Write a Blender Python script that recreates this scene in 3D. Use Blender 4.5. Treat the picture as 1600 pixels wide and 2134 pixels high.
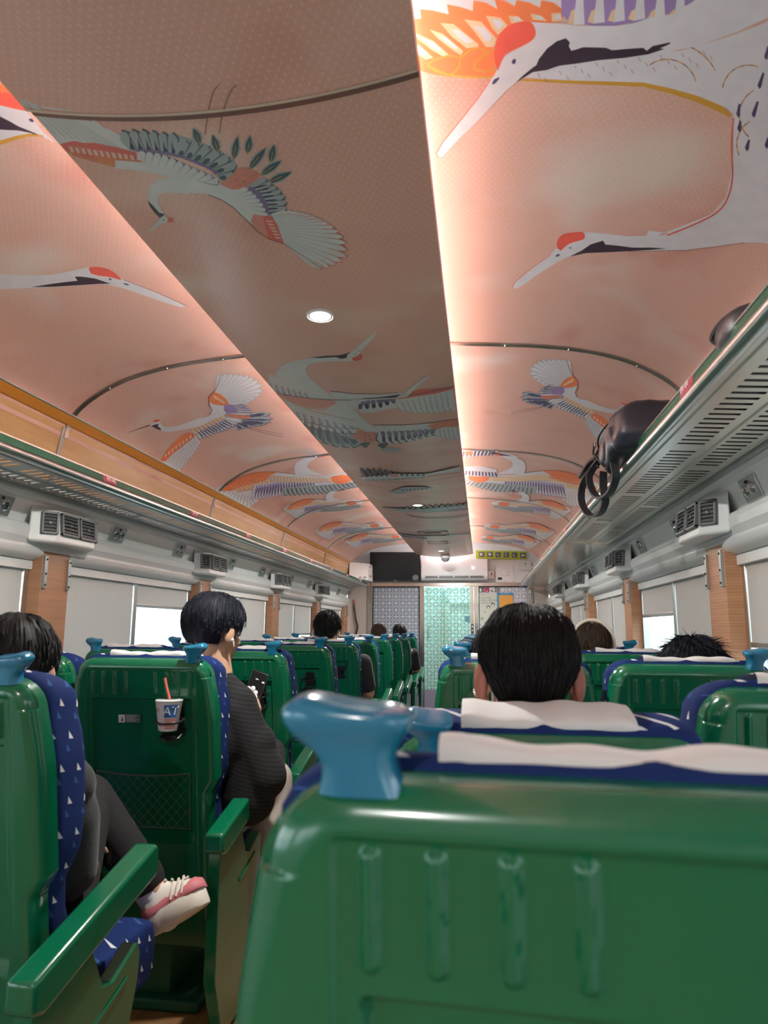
import bpy, bmesh, math, random
from mathutils import Vector, Matrix, Quaternion
from mathutils.geometry import tessellate_polygon
R = math.radians
PI = math.pi
random.seed(7)
S = bpy.context.scene
COL = S.collection
for o in list(bpy.data.objects):
    bpy.data.objects.remove(o)

# ------------------------------------------------------------------ camera
# All measurements are taken from the eye point: the origin is the lens, x to the right,
# y along the carriage, z up.  The whole place is lifted by H at the end so the floor is z = 0.
H = 1.22
FPX, CX, CY = 1460.0, 800.0, 1067.0
_f = Vector((1003 - CX, 1311 - CY, FPX))
Yc = _f.normalized()
_vy = -((850 - CX) * _f.x + FPX * FPX) / _f.y
Zc = Vector((850 - CX, _vy, FPX)).normalized()
if Zc.y > 0: Zc = -Zc
Xc = Yc.cross(Zc)
M3 = Matrix((Xc, Yc, Zc))            # world <- image axes
cam_d = bpy.data.cameras.new('camera')
cam_d.sensor_fit = 'HORIZONTAL'; cam_d.sensor_width = 36.0
cam_d.lens = 36.0 * FPX / 1600.0
cam_d.clip_start = 0.02; cam_d.clip_end = 500
cam_d.dof.use_dof = True; cam_d.dof.focus_distance = 6.0; cam_d.dof.aperture_fstop = 9.0
cam = bpy.data.objects.new('camera', cam_d); COL.objects.link(cam)
_r = Matrix((M3.col[0], -M3.col[1], -M3.col[2])).transposed()
cam.matrix_world = Matrix.Translation((0, 0, H)) @ _r.to_4x4()
S.camera = cam
S.view_settings.view_transform = 'Standard'; S.view_settings.look = 'None'
S.view_settings.gamma = 1.0; S.view_settings.use_curve_mapping = False
S.view_settings.exposure = 0.66

# ------------------------------------------------------------------ world and lights
W = bpy.data.worlds.new('world'); S.world = W; W.use_nodes = True
_n = W.node_tree.nodes; _l = W.node_tree.links
bg = _n['Background']; bg.inputs['Strength'].default_value = 3.0
_tc = _n.new('ShaderNodeTexCoord'); _sp = _n.new('ShaderNodeSeparateXYZ'); _rp = _n.new('ShaderNodeValToRGB')
_l.new(_tc.outputs['Generated'], _sp.inputs[0]); _l.new(_sp.outputs['Z'], _rp.inputs[0]); _l.new(_rp.outputs[0], bg.inputs['Color'])
_rp.color_ramp.elements[0].position = 0.0; _rp.color_ramp.elements[0].color = (.55, .62, .62, 1)
_rp.color_ramp.elements[1].position = 0.5; _rp.color_ramp.elements[1].color = (.62, .80, 1.0, 1)
_e = _rp.color_ramp.elements.new(0.02); _e.color = (.95, .98, 1, 1)

def area(name, loc, size, power, color=(1, 1, 1), rot=(0, 0, 0), shape='RECTANGLE', spread=180):
    d = bpy.data.lights.new(name, 'AREA'); d.shape = shape; d.size = size[0]
    if shape in ('RECTANGLE', 'ELLIPSE'): d.size_y = size[1]
    d.energy = power; d.color = color; d.spread = R(spread)
    o = bpy.data.objects.new(name, d); COL.objects.link(o); o.location = loc; o.rotation_euler = rot
    return o
YC0, YC1 = -2.6, 10.3                # carriage ends
DOWN = [-1.45, 2.085, 5.63, 9.05]    # downlights along the centre panel
COVE_P, DOWN_P = 62.0, 20.0
for sx in (-1, 1):                   # LED cove strips hidden on top of the centre panel, washing the arch
    area('cove_light', (-.5 + sx * .33, 3.8, 1.085), (.05, 12.6), COVE_P, (1, .97, .97), (0, R(180 - sx * 58), 0))
for y in DOWN:
    area('downlight_lamp', (-.5, y, .985), (.07, .07), DOWN_P, (1, .99, .95), shape='DISK')
area('vestibule_lamp', (-.49, 10.9, .9), (.6, .6), 16, (.85, 1, .93))
# ------------------------------------------------------------------ materials
MT = {}
def _nm(name):
    m = bpy.data.materials.new(name); m.use_nodes = True
    return m, m.node_tree, m.node_tree.nodes['Principled BSDF']
def mat(name, col, rough=.5, metal=0, spec=.5, bump=0, bscale=80, var=.06, vscale=6, coat=0, alpha=1, trans=0, emit=None, estr=0, sheen=0):
    m, t, b = _nm(name)
    b.inputs['Roughness'].default_value = rough; b.inputs['Metallic'].default_value = metal
    b.inputs['Specular IOR Level'].default_value = spec; b.inputs['Coat Weight'].default_value = coat
    b.inputs['Coat Roughness'].default_value = .08
    b.inputs['Transmission Weight'].default_value = trans; b.inputs['Alpha'].default_value = alpha
    b.inputs['Sheen Weight'].default_value = sheen
    tc = t.nodes.new('ShaderNodeTexCoord'); nz = t.nodes.new('ShaderNodeTexNoise'); nz.inputs['Scale'].default_value = vscale
    nz.inputs['Detail'].default_value = 4
    t.links.new(tc.outputs['Object'], nz.inputs['Vector'])
    mx = t.nodes.new('ShaderNodeMix'); mx.data_type = 'RGBA'
    mx.inputs[6].default_value = tuple(c * (1 - var) for c in col) + (1,); mx.inputs[7].default_value = tuple(min(1, c * (1 + var)) for c in col) + (1,)
    t.links.new(nz.outputs['Fac'], mx.inputs[0]); t.links.new(mx.outputs[2], b.inputs['Base Color'])
    if bump:
        n2 = t.nodes.new('ShaderNodeTexNoise'); n2.inputs['Scale'].default_value = bscale
        t.links.new(tc.outputs['Object'], n2.inputs['Vector'])
        bp = t.nodes.new('ShaderNodeBump'); bp.inputs['Strength'].default_value = bump; bp.inputs['Distance'].default_value = .003
        t.links.new(n2.outputs['Fac'], bp.inputs['Height']); t.links.new(bp.outputs[0], b.inputs['Normal'])
    if emit:
        b.inputs['Emission Color'].default_value = tuple(emit) + (1,); b.inputs['Emission Strength'].default_value = estr
    MT[name] = m
    return m
class NG:
    """tiny math-node helper"""
    def __init__(s, t): s.t = t
    def m(s, op, a, b=None, c=None, clamp=False):
        n = s.t.nodes.new('ShaderNodeMath'); n.operation = op; n.use_clamp = clamp
        for i, v in enumerate((a, b, c)):
            if v is None: continue
            if isinstance(v, (int, float)): n.inputs[i].default_value = v
            else: s.t.links.new(v, n.inputs[i])
        return n.outputs[0]
    def mix(s, f, a, b):
        n = s.t.nodes.new('ShaderNodeMix'); n.data_type = 'RGBA'
        for i, v in ((0, f), (6, a), (7, b)):
            if isinstance(v, (int, float)): n.inputs[i].default_value = v
            elif isinstance(v, tuple): n.inputs[i].default_value = v + (1,)
            else: s.t.links.new(v, n.inputs[i])
        return n.outputs[2]
    def noise(s, vec, sc, det=3, dist=0):
        n = s.t.nodes.new('ShaderNodeTexNoise'); n.inputs['Scale'].default_value = sc; n.inputs['Detail'].default_value = det
        n.inputs['Distortion'].default_value = dist
        s.t.links.new(vec, n.inputs['Vector']); return n.outputs['Fac']
    def ramp(s, f, a, b): # smooth 0..1 between a and b
        n = s.t.nodes.new('ShaderNodeMapRange'); n.interpolation_type = 'SMOOTHSTEP'
        s.t.links.new(f, n.inputs[0]); n.inputs[1].default_value = a; n.inputs[2].default_value = b
        return n.outputs[0]
    def tc(s, k='Object'):
        n = s.t.nodes.new('ShaderNodeTexCoord'); return n.outputs[k]
    def xyz(s, v):
        n = s.t.nodes.new('ShaderNodeSeparateXYZ'); s.t.links.new(v, n.inputs[0]); return n.outputs
    def mapping(s, v, sc):
        n = s.t.nodes.new('ShaderNodeMapping'); s.t.links.new(v, n.inputs[0]); n.inputs['Scale'].default_value = sc; return n.outputs[0]
def printed_cloth(name, base, pale, deep, rough=.45, dotp=.0165):
    """salmon print: brushed clouds of colour under a woven dot texture; uv = (across, along) in metres"""
    m, t, b = _nm(name); g = NG(t)
    uv = g.tc('UV'); x = g.xyz(uv)
    cl = g.ramp(g.noise(g.mapping(uv, (1, 1.1, 1)), 1.7, 2, .3), .52, .72)
    cd = g.ramp(g.noise(g.mapping(uv, (1.3, 1, 1)), 2.3, 2, .2), .55, .78)
    c = g.mix(cl, base, pale); c = g.mix(cd, c, deep)
    k = 2 * PI / dotp
    s1 = g.m('SINE', g.m('MULTIPLY', x[0], k)); s2 = g.m('SINE', g.m('MULTIPLY', x[1], k * .62))
    wob = g.noise(uv, 60, 2)
    d = g.ramp(g.m('MULTIPLY', g.m('MULTIPLY', s1, s2), g.m('ADD', wob, .5)), .35, .85)
    c = g.mix(g.m('MULTIPLY', d, .24), c, (.93, .80, .68))
    fine = g.noise(g.mapping(uv, (1, .4, 1)), 420, 2)
    c = g.mix(g.m('MULTIPLY', g.ramp(fine, .45, .62), .16), c, (.35, .17, .12))
    t.links.new(c, b.inputs['Base Color']); b.inputs['Roughness'].default_value = rough
    b.inputs['Specular IOR Level'].default_value = .35
    MT[name] = m; return m
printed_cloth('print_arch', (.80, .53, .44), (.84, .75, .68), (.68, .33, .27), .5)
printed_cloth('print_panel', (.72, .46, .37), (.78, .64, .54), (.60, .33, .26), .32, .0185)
# inks of the printed cranes
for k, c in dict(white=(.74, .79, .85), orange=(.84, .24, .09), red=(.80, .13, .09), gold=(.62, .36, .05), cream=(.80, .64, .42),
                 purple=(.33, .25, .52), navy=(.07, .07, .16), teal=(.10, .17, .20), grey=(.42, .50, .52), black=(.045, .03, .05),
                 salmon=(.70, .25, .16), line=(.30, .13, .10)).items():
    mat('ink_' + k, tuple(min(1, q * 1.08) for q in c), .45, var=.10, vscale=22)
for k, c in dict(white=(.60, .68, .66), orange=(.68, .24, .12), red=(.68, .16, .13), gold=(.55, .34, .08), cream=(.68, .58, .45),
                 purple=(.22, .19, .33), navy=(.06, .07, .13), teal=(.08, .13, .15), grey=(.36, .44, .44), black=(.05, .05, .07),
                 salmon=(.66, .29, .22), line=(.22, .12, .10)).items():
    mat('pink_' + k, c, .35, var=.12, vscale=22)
def wood(name, a, b_, sc=(2, 2, 18), rough=.4, lines=0):
    m, t, b = _nm(name); g = NG(t); v = g.tc('Object')
    f = g.noise(g.mapping(v, sc), 3, 5, .6)
    c = g.mix(g.ramp(f, .3, .7), a, b_)
    f2 = g.noise(g.mapping(v, tuple(q * 6 for q in sc)), 5, 2)
    c = g.mix(g.m('MULTIPLY', f2, .25), c, tuple(q * .6 for q in a))
    if lines:
        z = g.xyz(v)[2]
        s = g.m('SINE', g.m('MULTIPLY', z, 2 * PI / lines))
        c = g.mix(g.m('MULTIPLY', g.ramp(s, .3, .9), .35), c, (.30, .12, .05))
    t.links.new(c, b.inputs['Base Color']); b.inputs['Roughness'].default_value = rough
    MT[name] = m; return m
wood('wood_panel', (.62, .38, .15), (.70, .46, .20), (9, 1, 9), .35)
wood('wood_pillar', (.42, .22, .12), (.50, .27, .15), (1, 1, 16), .45)
wood('wood_pillar_lined_lit', (.52, .27, .14), (.62, .34, .18), (1, 1, 16), .45, lines=.012)  # brighter copy for the right pillars, window sunlight put into the colour
wood('floor_wood', (.26, .13, .05), (.36, .19, .08), (6, .5, 1), .38)
mat('orange_trim', (.72, .33, .05), .35, spec=.5)
mat('alu', (.62, .66, .66), .28, 1, var=.08, vscale=3)
mat('alu_dull', (.50, .53, .53), .42, 1, var=.08, vscale=3)
mat('steel', (.60, .55, .50), .22, 1, var=.18, vscale=2)
mat('chrome', (.75, .76, .76), .12, 1)
mat('mirror_strip', (.40, .37, .34), .34, 1, var=.5, vscale=9)
mat('rack_metal_lit', (.78, .78, .70), .30, .55, var=.08, vscale=4)  # right rack: reflected window light put into the lighter base colour
mat('rack_metal_grey', (.40, .44, .44), .42, .5, var=.08, vscale=4)
mat('rack_glass', (.55, .54, .50), .18, .6, var=.15, vscale=3)
mat('rack_green', (.015, .11, .055), .25, spec=.6)
mat('tag_red', (.50, .07, .12), .35)
mat('white_text', (.85, .80, .80), .5)
mat('offwhite', (.76, .79, .77), .38, var=.05)
mat('offwhite_dark', (.42, .46, .45), .45, var=.05)
mat('wall_white', (.86, .86, .88), .45, var=.04)
mat('beige_wall', (.52, .46, .40), .5, var=.05)
mat('louvre_grey', (.16, .17, .17), .45)
mat('louvre_dark', (.015, .015, .017), .5)
mat('green_plastic', (.002, .122, .053), .20, spec=.55, coat=.35, var=.05, vscale=3)
mat('green_dark', (.006, .10, .05), .4, var=.06)
mat('handle_blue', (.008, .17, .31), .20, spec=.6, coat=.5, var=.04)
mat('cover_white', (.66, .655, .65), .85, bump=.3, bscale=220, var=.05, sheen=.2)
mat('black_plastic', (.012, .012, .014), .3)
mat('screen_black', (.008, .010, .016), .12, spec=.6)
mat('paper_white', (.75, .78, .74), .6)
mat('net_grey', (.10, .10, .10), .7)
mat('skin', (.52, .30, .20), .5, var=.08, vscale=14)
mat('skin_red', (.36, .12, .08), .5, var=.08, vscale=14)
mat('shirt_black', (.02, .021, .024), .9, bump=.4, bscale=150, sheen=.15)
mat('shirt_grey', (.022, .022, .024), .9, bump=.3, bscale=150, sheen=.15)
mat('trouser_cream', (.50, .43, .38), .9, bump=.3, bscale=120)
mat('shoe_white', (.72, .66, .58), .6)
mat('shoe_pink', (.55, .16, .18), .6)
mat('bag_navy', (.018, .022, .035), .42, bump=.9, bscale=14, var=.15)
mat('bag_black', (.010, .010, .013), .5, bump=.2, bscale=40)
mat('strap_black', (.018, .02, .024), .6, bump=.3, bscale=200)
mat('cup_white', (.72, .70, .74), .4)
mat('cup_blue', (.03, .12, .38), .4)
mat('cup_red', (.65, .14, .10), .4)
mat('coffee', (.10, .06, .035), .4)
mat('cream_foam', (.72, .66, .56), .7)
mat('led', (1, 1, 1), .5, emit=(1, .98, .93), estr=14)
mat('earbud_white', (.85, .85, .85), .3)
mat('poster_cream', (.66, .70, .62), .5)
mat('poster_blue', (.05, .30, .55), .5)
mat('poster_orange', (.85, .42, .08), .5)
mat('sign_red', (.50, .02, .08), .4)
mat('sign_dark', (.05, .055, .06), .4)
mat('sign_yellow', (.52, .62, .03), .4)
mat('icon_grey', (.12, .13, .14), .35)
mat('label_grey', (.10, .14, .16), .5)
mat('headband_cream', (.75, .68, .58), .6)
mat('building_pale', (.75, .80, .85), .6)
mat('building_glass', (.15, .35, .42), .2)
mat('building_tan', (.62, .38, .20), .6)
def glassy(name, col, rough=.03, alpha=.25):
    m, t, b = _nm(name)
    tr = t.nodes.new('ShaderNodeBsdfTransparent'); tr.inputs[0].default_value = tuple(col) + (1,)
    gl = t.nodes.new('ShaderNodeBsdfGlossy'); gl.inputs['Roughness'].default_value = rough
    fr = t.nodes.new('ShaderNodeLayerWeight'); fr.inputs[0].default_value = .12
    pw = t.nodes.new('ShaderNodeMath'); pw.operation = 'POWER'; pw.inputs[1].default_value = 5; fr.inputs[0].default_value = .5
    t.links.new(fr.outputs['Facing'], pw.inputs[0])
    ad = t.nodes.new('ShaderNodeMath'); ad.operation = 'MULTIPLY_ADD'; ad.inputs[1].default_value = .85; ad.inputs[2].default_value = .04 + alpha * .04
    t.links.new(pw.outputs[0], ad.inputs[0])
    mx = t.nodes.new('ShaderNodeMixShader'); t.links.new(ad.outputs[0], mx.inputs[0]); t.links.new(tr.outputs[0], mx.inputs[1]); t.links.new(gl.outputs[0], mx.inputs[2])
    t.links.new(mx.outputs[0], t.nodes['Material Output'].inputs[0]); MT[name] = m
glassy('window_glass', (.93, .98, .97))
glassy('clear_plastic', (.90, .93, .90), .05, 1.2)
def blind_mat():
    m, t, b = _nm('blind_fabric'); g = NG(t); v = g.tc('Object')
    f = g.noise(g.mapping(v, (1, 60, 8)), 6, 3); f2 = g.noise(g.mapping(v, (1, 8, 70)), 6, 3)
    c = g.mix(g.m('MULTIPLY', g.m('ADD', f, f2), .5), (.42, .41, .37), (.56, .55, .50))
    t.links.new(c, b.inputs['Base Color']); b.inputs['Roughness'].default_value = .9
    tl = t.nodes.new('ShaderNodeBsdfTranslucent'); t.links.new(c, tl.inputs[0])
    mx = t.nodes.new('ShaderNodeMixShader'); mx.inputs[0].default_value = .10
    t.links.new(b.outputs[0], mx.inputs[1]); t.links.new(tl.outputs[0], mx.inputs[2]); t.links.new(mx.outputs[0], t.nodes['Material Output'].inputs[0])
    MT['blind_fabric'] = m
blind_mat()
def seat_fabric():
    m, t, b = _nm('seat_fabric'); g = NG(t); v = g.tc('Object')
    x = g.xyz(v)
    P = .058
    # staggered little triangles, white on even cells, light blue on odd ones, slanting with a shadow tail
    def tri(off, sx):
        a = g.m('ADD', g.m('ADD', x[0], x[1]), off); zz = g.m('ADD', g.m('ADD', x[2], g.m('MULTIPLY', x[1], .3)), off * 1.7)
        u = g.m('FRACT', g.m('DIVIDE', g.m('ADD', a, g.m('MULTIPLY', zz, .35)), P)); w = g.m('FRACT', g.m('DIVIDE', zz, P * sx))
        du = g.m('ABSOLUTE', g.m('SUBTRACT', u, .5)); hgt = g.m('SUBTRACT', w, .40)
        inside = g.m('LESS_THAN', g.m('ADD', du, g.m('MULTIPLY', hgt, .55)), .13)
        return g.m('MULTIPLY', inside, g.m('GREATER_THAN', hgt, 0))
    n = g.noise(v, 9, 3)
    c = g.mix(n, (.006, .016, .085), (.010, .030, .14))
    c = g.mix(g.m('MULTIPLY', tri(.013, 1.15), .55), c, (.05, .14, .38))
    c = g.mix(g.m('MULTIPLY', tri(.037, 1.15), .95), c, (.70, .70, .72))
    t.links.new(c, b.inputs['Base Color']); b.inputs['Roughness'].default_value = .85
    b.inputs['Specular IOR Level'].default_value = .2
    MT['seat_fabric'] = m
seat_fabric()
def lattice(name, bg_, dark, light, trans, cell=.098):
    m, t, b = _nm(name); g = NG(t); x = g.xyz(g.tc('Object'))
    def fr(q, off=0): return g.m('SUBTRACT', g.m('FRACT', g.m('ADD', g.m('DIVIDE', q, cell), off)), .5)
    u, w = fr(x[0]), fr(x[2]); au, aw = g.m('ABSOLUTE', u), g.m('ABSOLUTE', w)
    dia = g.m('ABSOLUTE', g.m('SUBTRACT', g.m('ADD', au, aw), .52))
    d1 = g.m('LESS_THAN', dia, .085)
    gap = g.m('GREATER_THAN', g.m('MINIMUM', au, aw), .10)
    d1 = g.m('MULTIPLY', d1, gap)
    rr = g.m('SQRT', g.m('ADD', g.m('MULTIPLY', u, u), g.m('MULTIPLY', w, w)))
    ring = g.m('LESS_THAN', g.m('ABSOLUTE', g.m('SUBTRACT', rr, .30)), .012)
    gl = g.m('LESS_THAN', g.m('SUBTRACT', .5, g.m('MAXIMUM', au, aw)), .035)
    c = g.mix(g.m('MAXIMUM', ring, gl), bg_, light); c = g.mix(d1, c, dark)
    n = g.noise(g.tc('Object'), 2.2, 2); c = g.mix(g.m('MULTIPLY', n, .35), c, tuple(min(1, q * 1.35) for q in bg_))
    t.links.new(c, b.inputs['Base Color']); b.inputs['Roughness'].default_value = .22
    tr = t.nodes.new('ShaderNodeBsdfTransparent'); tr.inputs[0].default_value = (min(1, bg_[0] * 1.9), min(1, bg_[1] * 1.9), min(1, bg_[2] * 1.9), 1)
    mx = t.nodes.new('ShaderNodeMixShader'); 
    t.links.new(g.m('MULTIPLY', g.m('SUBTRACT', 1, g.m('MAXIMUM', d1, gl)), trans), mx.inputs[0])
    t.links.new(b.outputs[0], mx.inputs[1]); t.links.new(tr.outputs[0], mx.inputs[2]); t.links.new(mx.outputs[0], t.nodes['Material Output'].inputs[0])
    MT[name] = m
lattice('lattice_green', (.42, .66, .58), (.07, .20, .17), (.62, .82, .76), .55)
lattice('lattice_grey', (.36, .40, .46), (.07, .09, .12), (.62, .66, .70), .10)
lattice('lattice_white', (.66, .67, .74), (.25, .26, .34), (.80, .80, .86), 0)
def spots_mat():
    m, t, b = _nm('lilac_spots'); g = NG(t); x = g.xyz(g.tc('Object')); cell = .045
    a = g.m('SUBTRACT', g.m('FRACT', g.m('DIVIDE', g.m('ADD', x[0], x[2]), cell)), .5); c_ = g.m('SUBTRACT', g.m('FRACT', g.m('DIVIDE', g.m('SUBTRACT', x[0], x[2]), cell)), .5)
    rr = g.m('ADD', g.m('MULTIPLY', a, a), g.m('MULTIPLY', c_, c_))
    t.links.new(g.mix(g.m('LESS_THAN', rr, .05), (.25, .24, .36), (.50, .50, .60)), b.inputs['Base Color']); MT['lilac_spots'] = m
spots_mat()
def jeans():
    m, t, b = _nm('jeans_black'); g = NG(t); v = g.tc('Object')
    f = g.noise(g.mapping(v, (30, 30, 9)), 1, 3, .4)
    c = g.mix(g.ramp(f, .66, .74), (.012, .011, .012), (.16, .11, .07))
    t.links.new(c, b.inputs['Base Color']); b.inputs['Roughness'].default_value = .9; MT['jeans_black'] = m
jeans()
def striped():
    m, t, b = _nm('shirt_ribbed'); g = NG(t); x = g.xyz(g.tc('Object'))
    s = g.m('SINE', g.m('MULTIPLY', g.m('ADD', x[2], g.m('MULTIPLY', x[0], .25)), 2 * PI / .0135))
    t.links.new(g.mix(g.ramp(s, .2, .9), (.005, .005, .006), (.015, .0145, .014)), b.inputs['Base Color']); b.inputs['Roughness'].default_value = .9
    MT['shirt_ribbed'] = m
striped()
def hairm(name, a, b_):
    m, t, b = _nm(name); g = NG(t); v = g.tc('Object')
    f = g.noise(g.mapping(v, (140, 140, 14)), 1, 3)
    t.links.new(g.mix(f, a, b_), b.inputs['Base Color']); b.inputs['Roughness'].default_value = .58
    b.inputs['Specular IOR Level'].default_value = .22; MT[name] = m
hairm('hair_black', (.004, .004, .005), (.016, .013, .012))
hairm('hair_navy', (.005, .006, .010), (.012, .014, .024))
hairm('hair_brown', (.020, .014, .010), (.07, .045, .03))
# ------------------------------------------------------------------ geometry helpers
def V(*a): return Vector(a)
class MB:
    def __init__(s): s.v = []; s.f = []; s.mi = []; s.uv = None
    def add(s, vs, fs, m=0):
        b = len(s.v); s.v += [Vector(q) for q in vs]
        for f in fs: s.f.append(tuple(b + i for i in f)); s.mi.append(m)
        return s
    def box(s, x0, x1, y0, y1, z0, z1, m=0):
        x0, x1 = min(x0, x1), max(x0, x1); y0, y1 = min(y0, y1), max(y0, y1); z0, z1 = min(z0, z1), max(z0, z1)
        return s.add([(x0, y0, z0), (x1, y0, z0), (x1, y1, z0), (x0, y1, z0), (x0, y0, z1), (x1, y0, z1), (x1, y1, z1), (x0, y1, z1)],
              [(3, 2, 1, 0), (4, 5, 6, 7), (0, 1, 5, 4), (1, 2, 6, 5), (2, 3, 7, 6), (3, 0, 4, 7)], m)
    def obox(s, c, ax, h, m=0):
        c = Vector(c); ax = [Vector(a).normalized() for a in ax]
        P = lambda i, j, k: c + ax[0] * h[0] * i + ax[1] * h[1] * j + ax[2] * h[2] * k
        return s.add([P(-1, -1, -1), P(1, -1, -1), P(1, 1, -1), P(-1, 1, -1), P(-1, -1, 1), P(1, -1, 1), P(1, 1, 1), P(-1, 1, 1)],
              [(3, 2, 1, 0), (4, 5, 6, 7), (0, 1, 5, 4), (1, 2, 6, 5), (2, 3, 7, 6), (3, 0, 4, 7)], m)
    def tube(s, pts, r, n=8, m=0, closed=False, flat=1.0, up=(0, 0, 1)):
        pts = [Vector(p) for p in pts]; N = len(pts); rs = r if isinstance(r, (list, tuple)) else [r] * N
        b = len(s.v); prev = None
        for i, p in enumerate(pts):
            if closed: t = pts[(i + 1) % N] - pts[i - 1]
            else: t = pts[min(i + 1, N - 1)] - pts[max(i - 1, 0)]
            t.normalize()
            if prev is None:
                a = Vector(up)
                if abs(a.dot(t)) > .95: a = Vector((1, 0, 0))
                u = (a - t * a.dot(t)).normalized()
            else: u = (prev - t * prev.dot(t)).normalized()
            prev = u; w = t.cross(u)
            for k in range(n):
                a = 2 * PI * k / n; s.v.append(p + (u * math.cos(a) * flat + w * math.sin(a)) * rs[i])
        segs = N if closed else N - 1
        for i in range(segs):
            for k in range(n):
                a0 = b + i * n + k; a1 = b + i * n + (k + 1) % n; c0 = b + ((i + 1) % N) * n + k; c1 = b + ((i + 1) % N) * n + (k + 1) % n
                s.f.append((a0, a1, c1, c0)); s.mi.append(m)
        if not closed:
            s.f.append(tuple(b + k for k in reversed(range(n)))); s.mi.append(m)
            s.f.append(tuple(b + (N - 1) * n + k for k in range(n))); s.mi.append(m)
        return s
    def prism(s, pts, off, m=0):
        pts = [Vector(p) for p in pts]; off = Vector(off); n = len(pts); b = len(s.v)
        s.v += pts + [p + off for p in pts]
        s.f.append(tuple(b + i for i in reversed(range(n)))); s.mi.append(m)
        s.f.append(tuple(b + n + i for i in range(n))); s.mi.append(m)
        for i in range(n): s.f.append((b + i, b + (i + 1) % n, b + n + (i + 1) % n, b + n + i)); s.mi.append(m)
        return s
    def lathe(s, prof, c, n=24, m=0, axis=None):
        c = Vector(c); q = Vector((0, 0, 1)).rotation_difference(Vector(axis)) if axis else Quaternion()
        b = len(s.v)
        for r, z in prof:
            for k in range(n):
                a = 2 * PI * k / n; s.v.append(c + q @ Vector((r * math.cos(a), r * math.sin(a), z)))
        for i in range(len(prof) - 1):
            for k in range(n):
                s.f.append((b + i * n + k, b + i * n + (k + 1) % n, b + (i + 1) * n + (k + 1) % n, b + (i + 1) * n + k)); s.mi.append(m)
        if prof[0][0] > 1e-6: s.f.append(tuple(b + k for k in reversed(range(n)))); s.mi.append(m)
        if prof[-1][0] > 1e-6: s.f.append(tuple(b + (len(prof) - 1) * n + k for k in range(n))); s.mi.append(m)
        return s
    def ell(s, c, r, q=None, n=20, k=12, m=0):
        c = Vector(c); b = len(s.v); q = q or Quaternion()
        if not isinstance(r, (tuple, list)): r = (r, r, r)
        for i in range(1, k):
            th = PI * i / k
            for j in range(n):
                ph = 2 * PI * j / n
                s.v.append(c + q @ Vector((r[0] * math.sin(th) * math.cos(ph), r[1] * math.sin(th) * math.sin(ph), r[2] * math.cos(th))))
        s.v.append(c + q @ Vector((0, 0, r[2]))); s.v.append(c + q @ Vector((0, 0, -r[2])))
        T = len(s.v) - 2
        for i in range(k - 2):
            for j in range(n):
                s.f.append((b + i * n + j, b + (i + 1) * n + j, b + (i + 1) * n + (j + 1) % n, b + i * n + (j + 1) % n)); s.mi.append(m)
        for j in range(n):
            s.f.append((T, b + j, b + (j + 1) % n)); s.mi.append(m)
            s.f.append((T + 1, b + (k - 2) * n + (j + 1) % n, b + (k - 2) * n + j)); s.mi.append(m)
        return s
    def cap(s, p1, r1, p2, r2, n=16, m=0):
        p1, p2 = Vector(p1), Vector(p2); d = (p2 - p1); L = d.length; d.normalize()
        prof = []
        for i in range(6): a = -PI / 2 + (PI / 2) * i / 5; prof.append((max(1e-5, r1 * math.cos(a)), r1 * math.sin(a)))
        for i in range(6): a = (PI / 2) * i / 5; prof.append((max(1e-5, r2 * math.cos(a)), L + r2 * math.sin(a)))
        return s.lathe(prof, p1, n, m, axis=d)
    def grid(s, fn, nu, nv, m=0, flip=False):
        b = len(s.v)
        for j in range(nv + 1):
            for i in range(nu + 1): s.v.append(Vector(fn(i / nu, j / nv)))
        for j in range(nv):
            for i in range(nu):
                q = (b + j * (nu + 1) + i, b + j * (nu + 1) + i + 1, b + (j + 1) * (nu + 1) + i + 1, b + (j + 1) * (nu + 1) + i)
                s.f.append(q[::-1] if flip else q); s.mi.append(m)
        return s
    def loft(s, rings, m=0, closed=True, caps=True):
        b = len(s.v); n = len(rings[0])
        for r in rings: s.v += [Vector(p) for p in r]
        for i in range(len(rings) - 1):
            for k in range(n if closed else n - 1):
                s.f.append((b + i * n + k, b + i * n + (k + 1) % n, b + (i + 1) * n + (k + 1) % n, b + (i + 1) * n + k)); s.mi.append(m)
        if caps:
            s.f.append(tuple(b + k for k in reversed(range(n)))); s.mi.append(m)
            s.f.append(tuple(b + (len(rings) - 1) * n + k for k in range(n))); s.mi.append(m)
        return s
def wloc(o):
    p = Vector((0, 0, 0))
    while o is not None:
        p += o.location; o = o.parent
    return p
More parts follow.
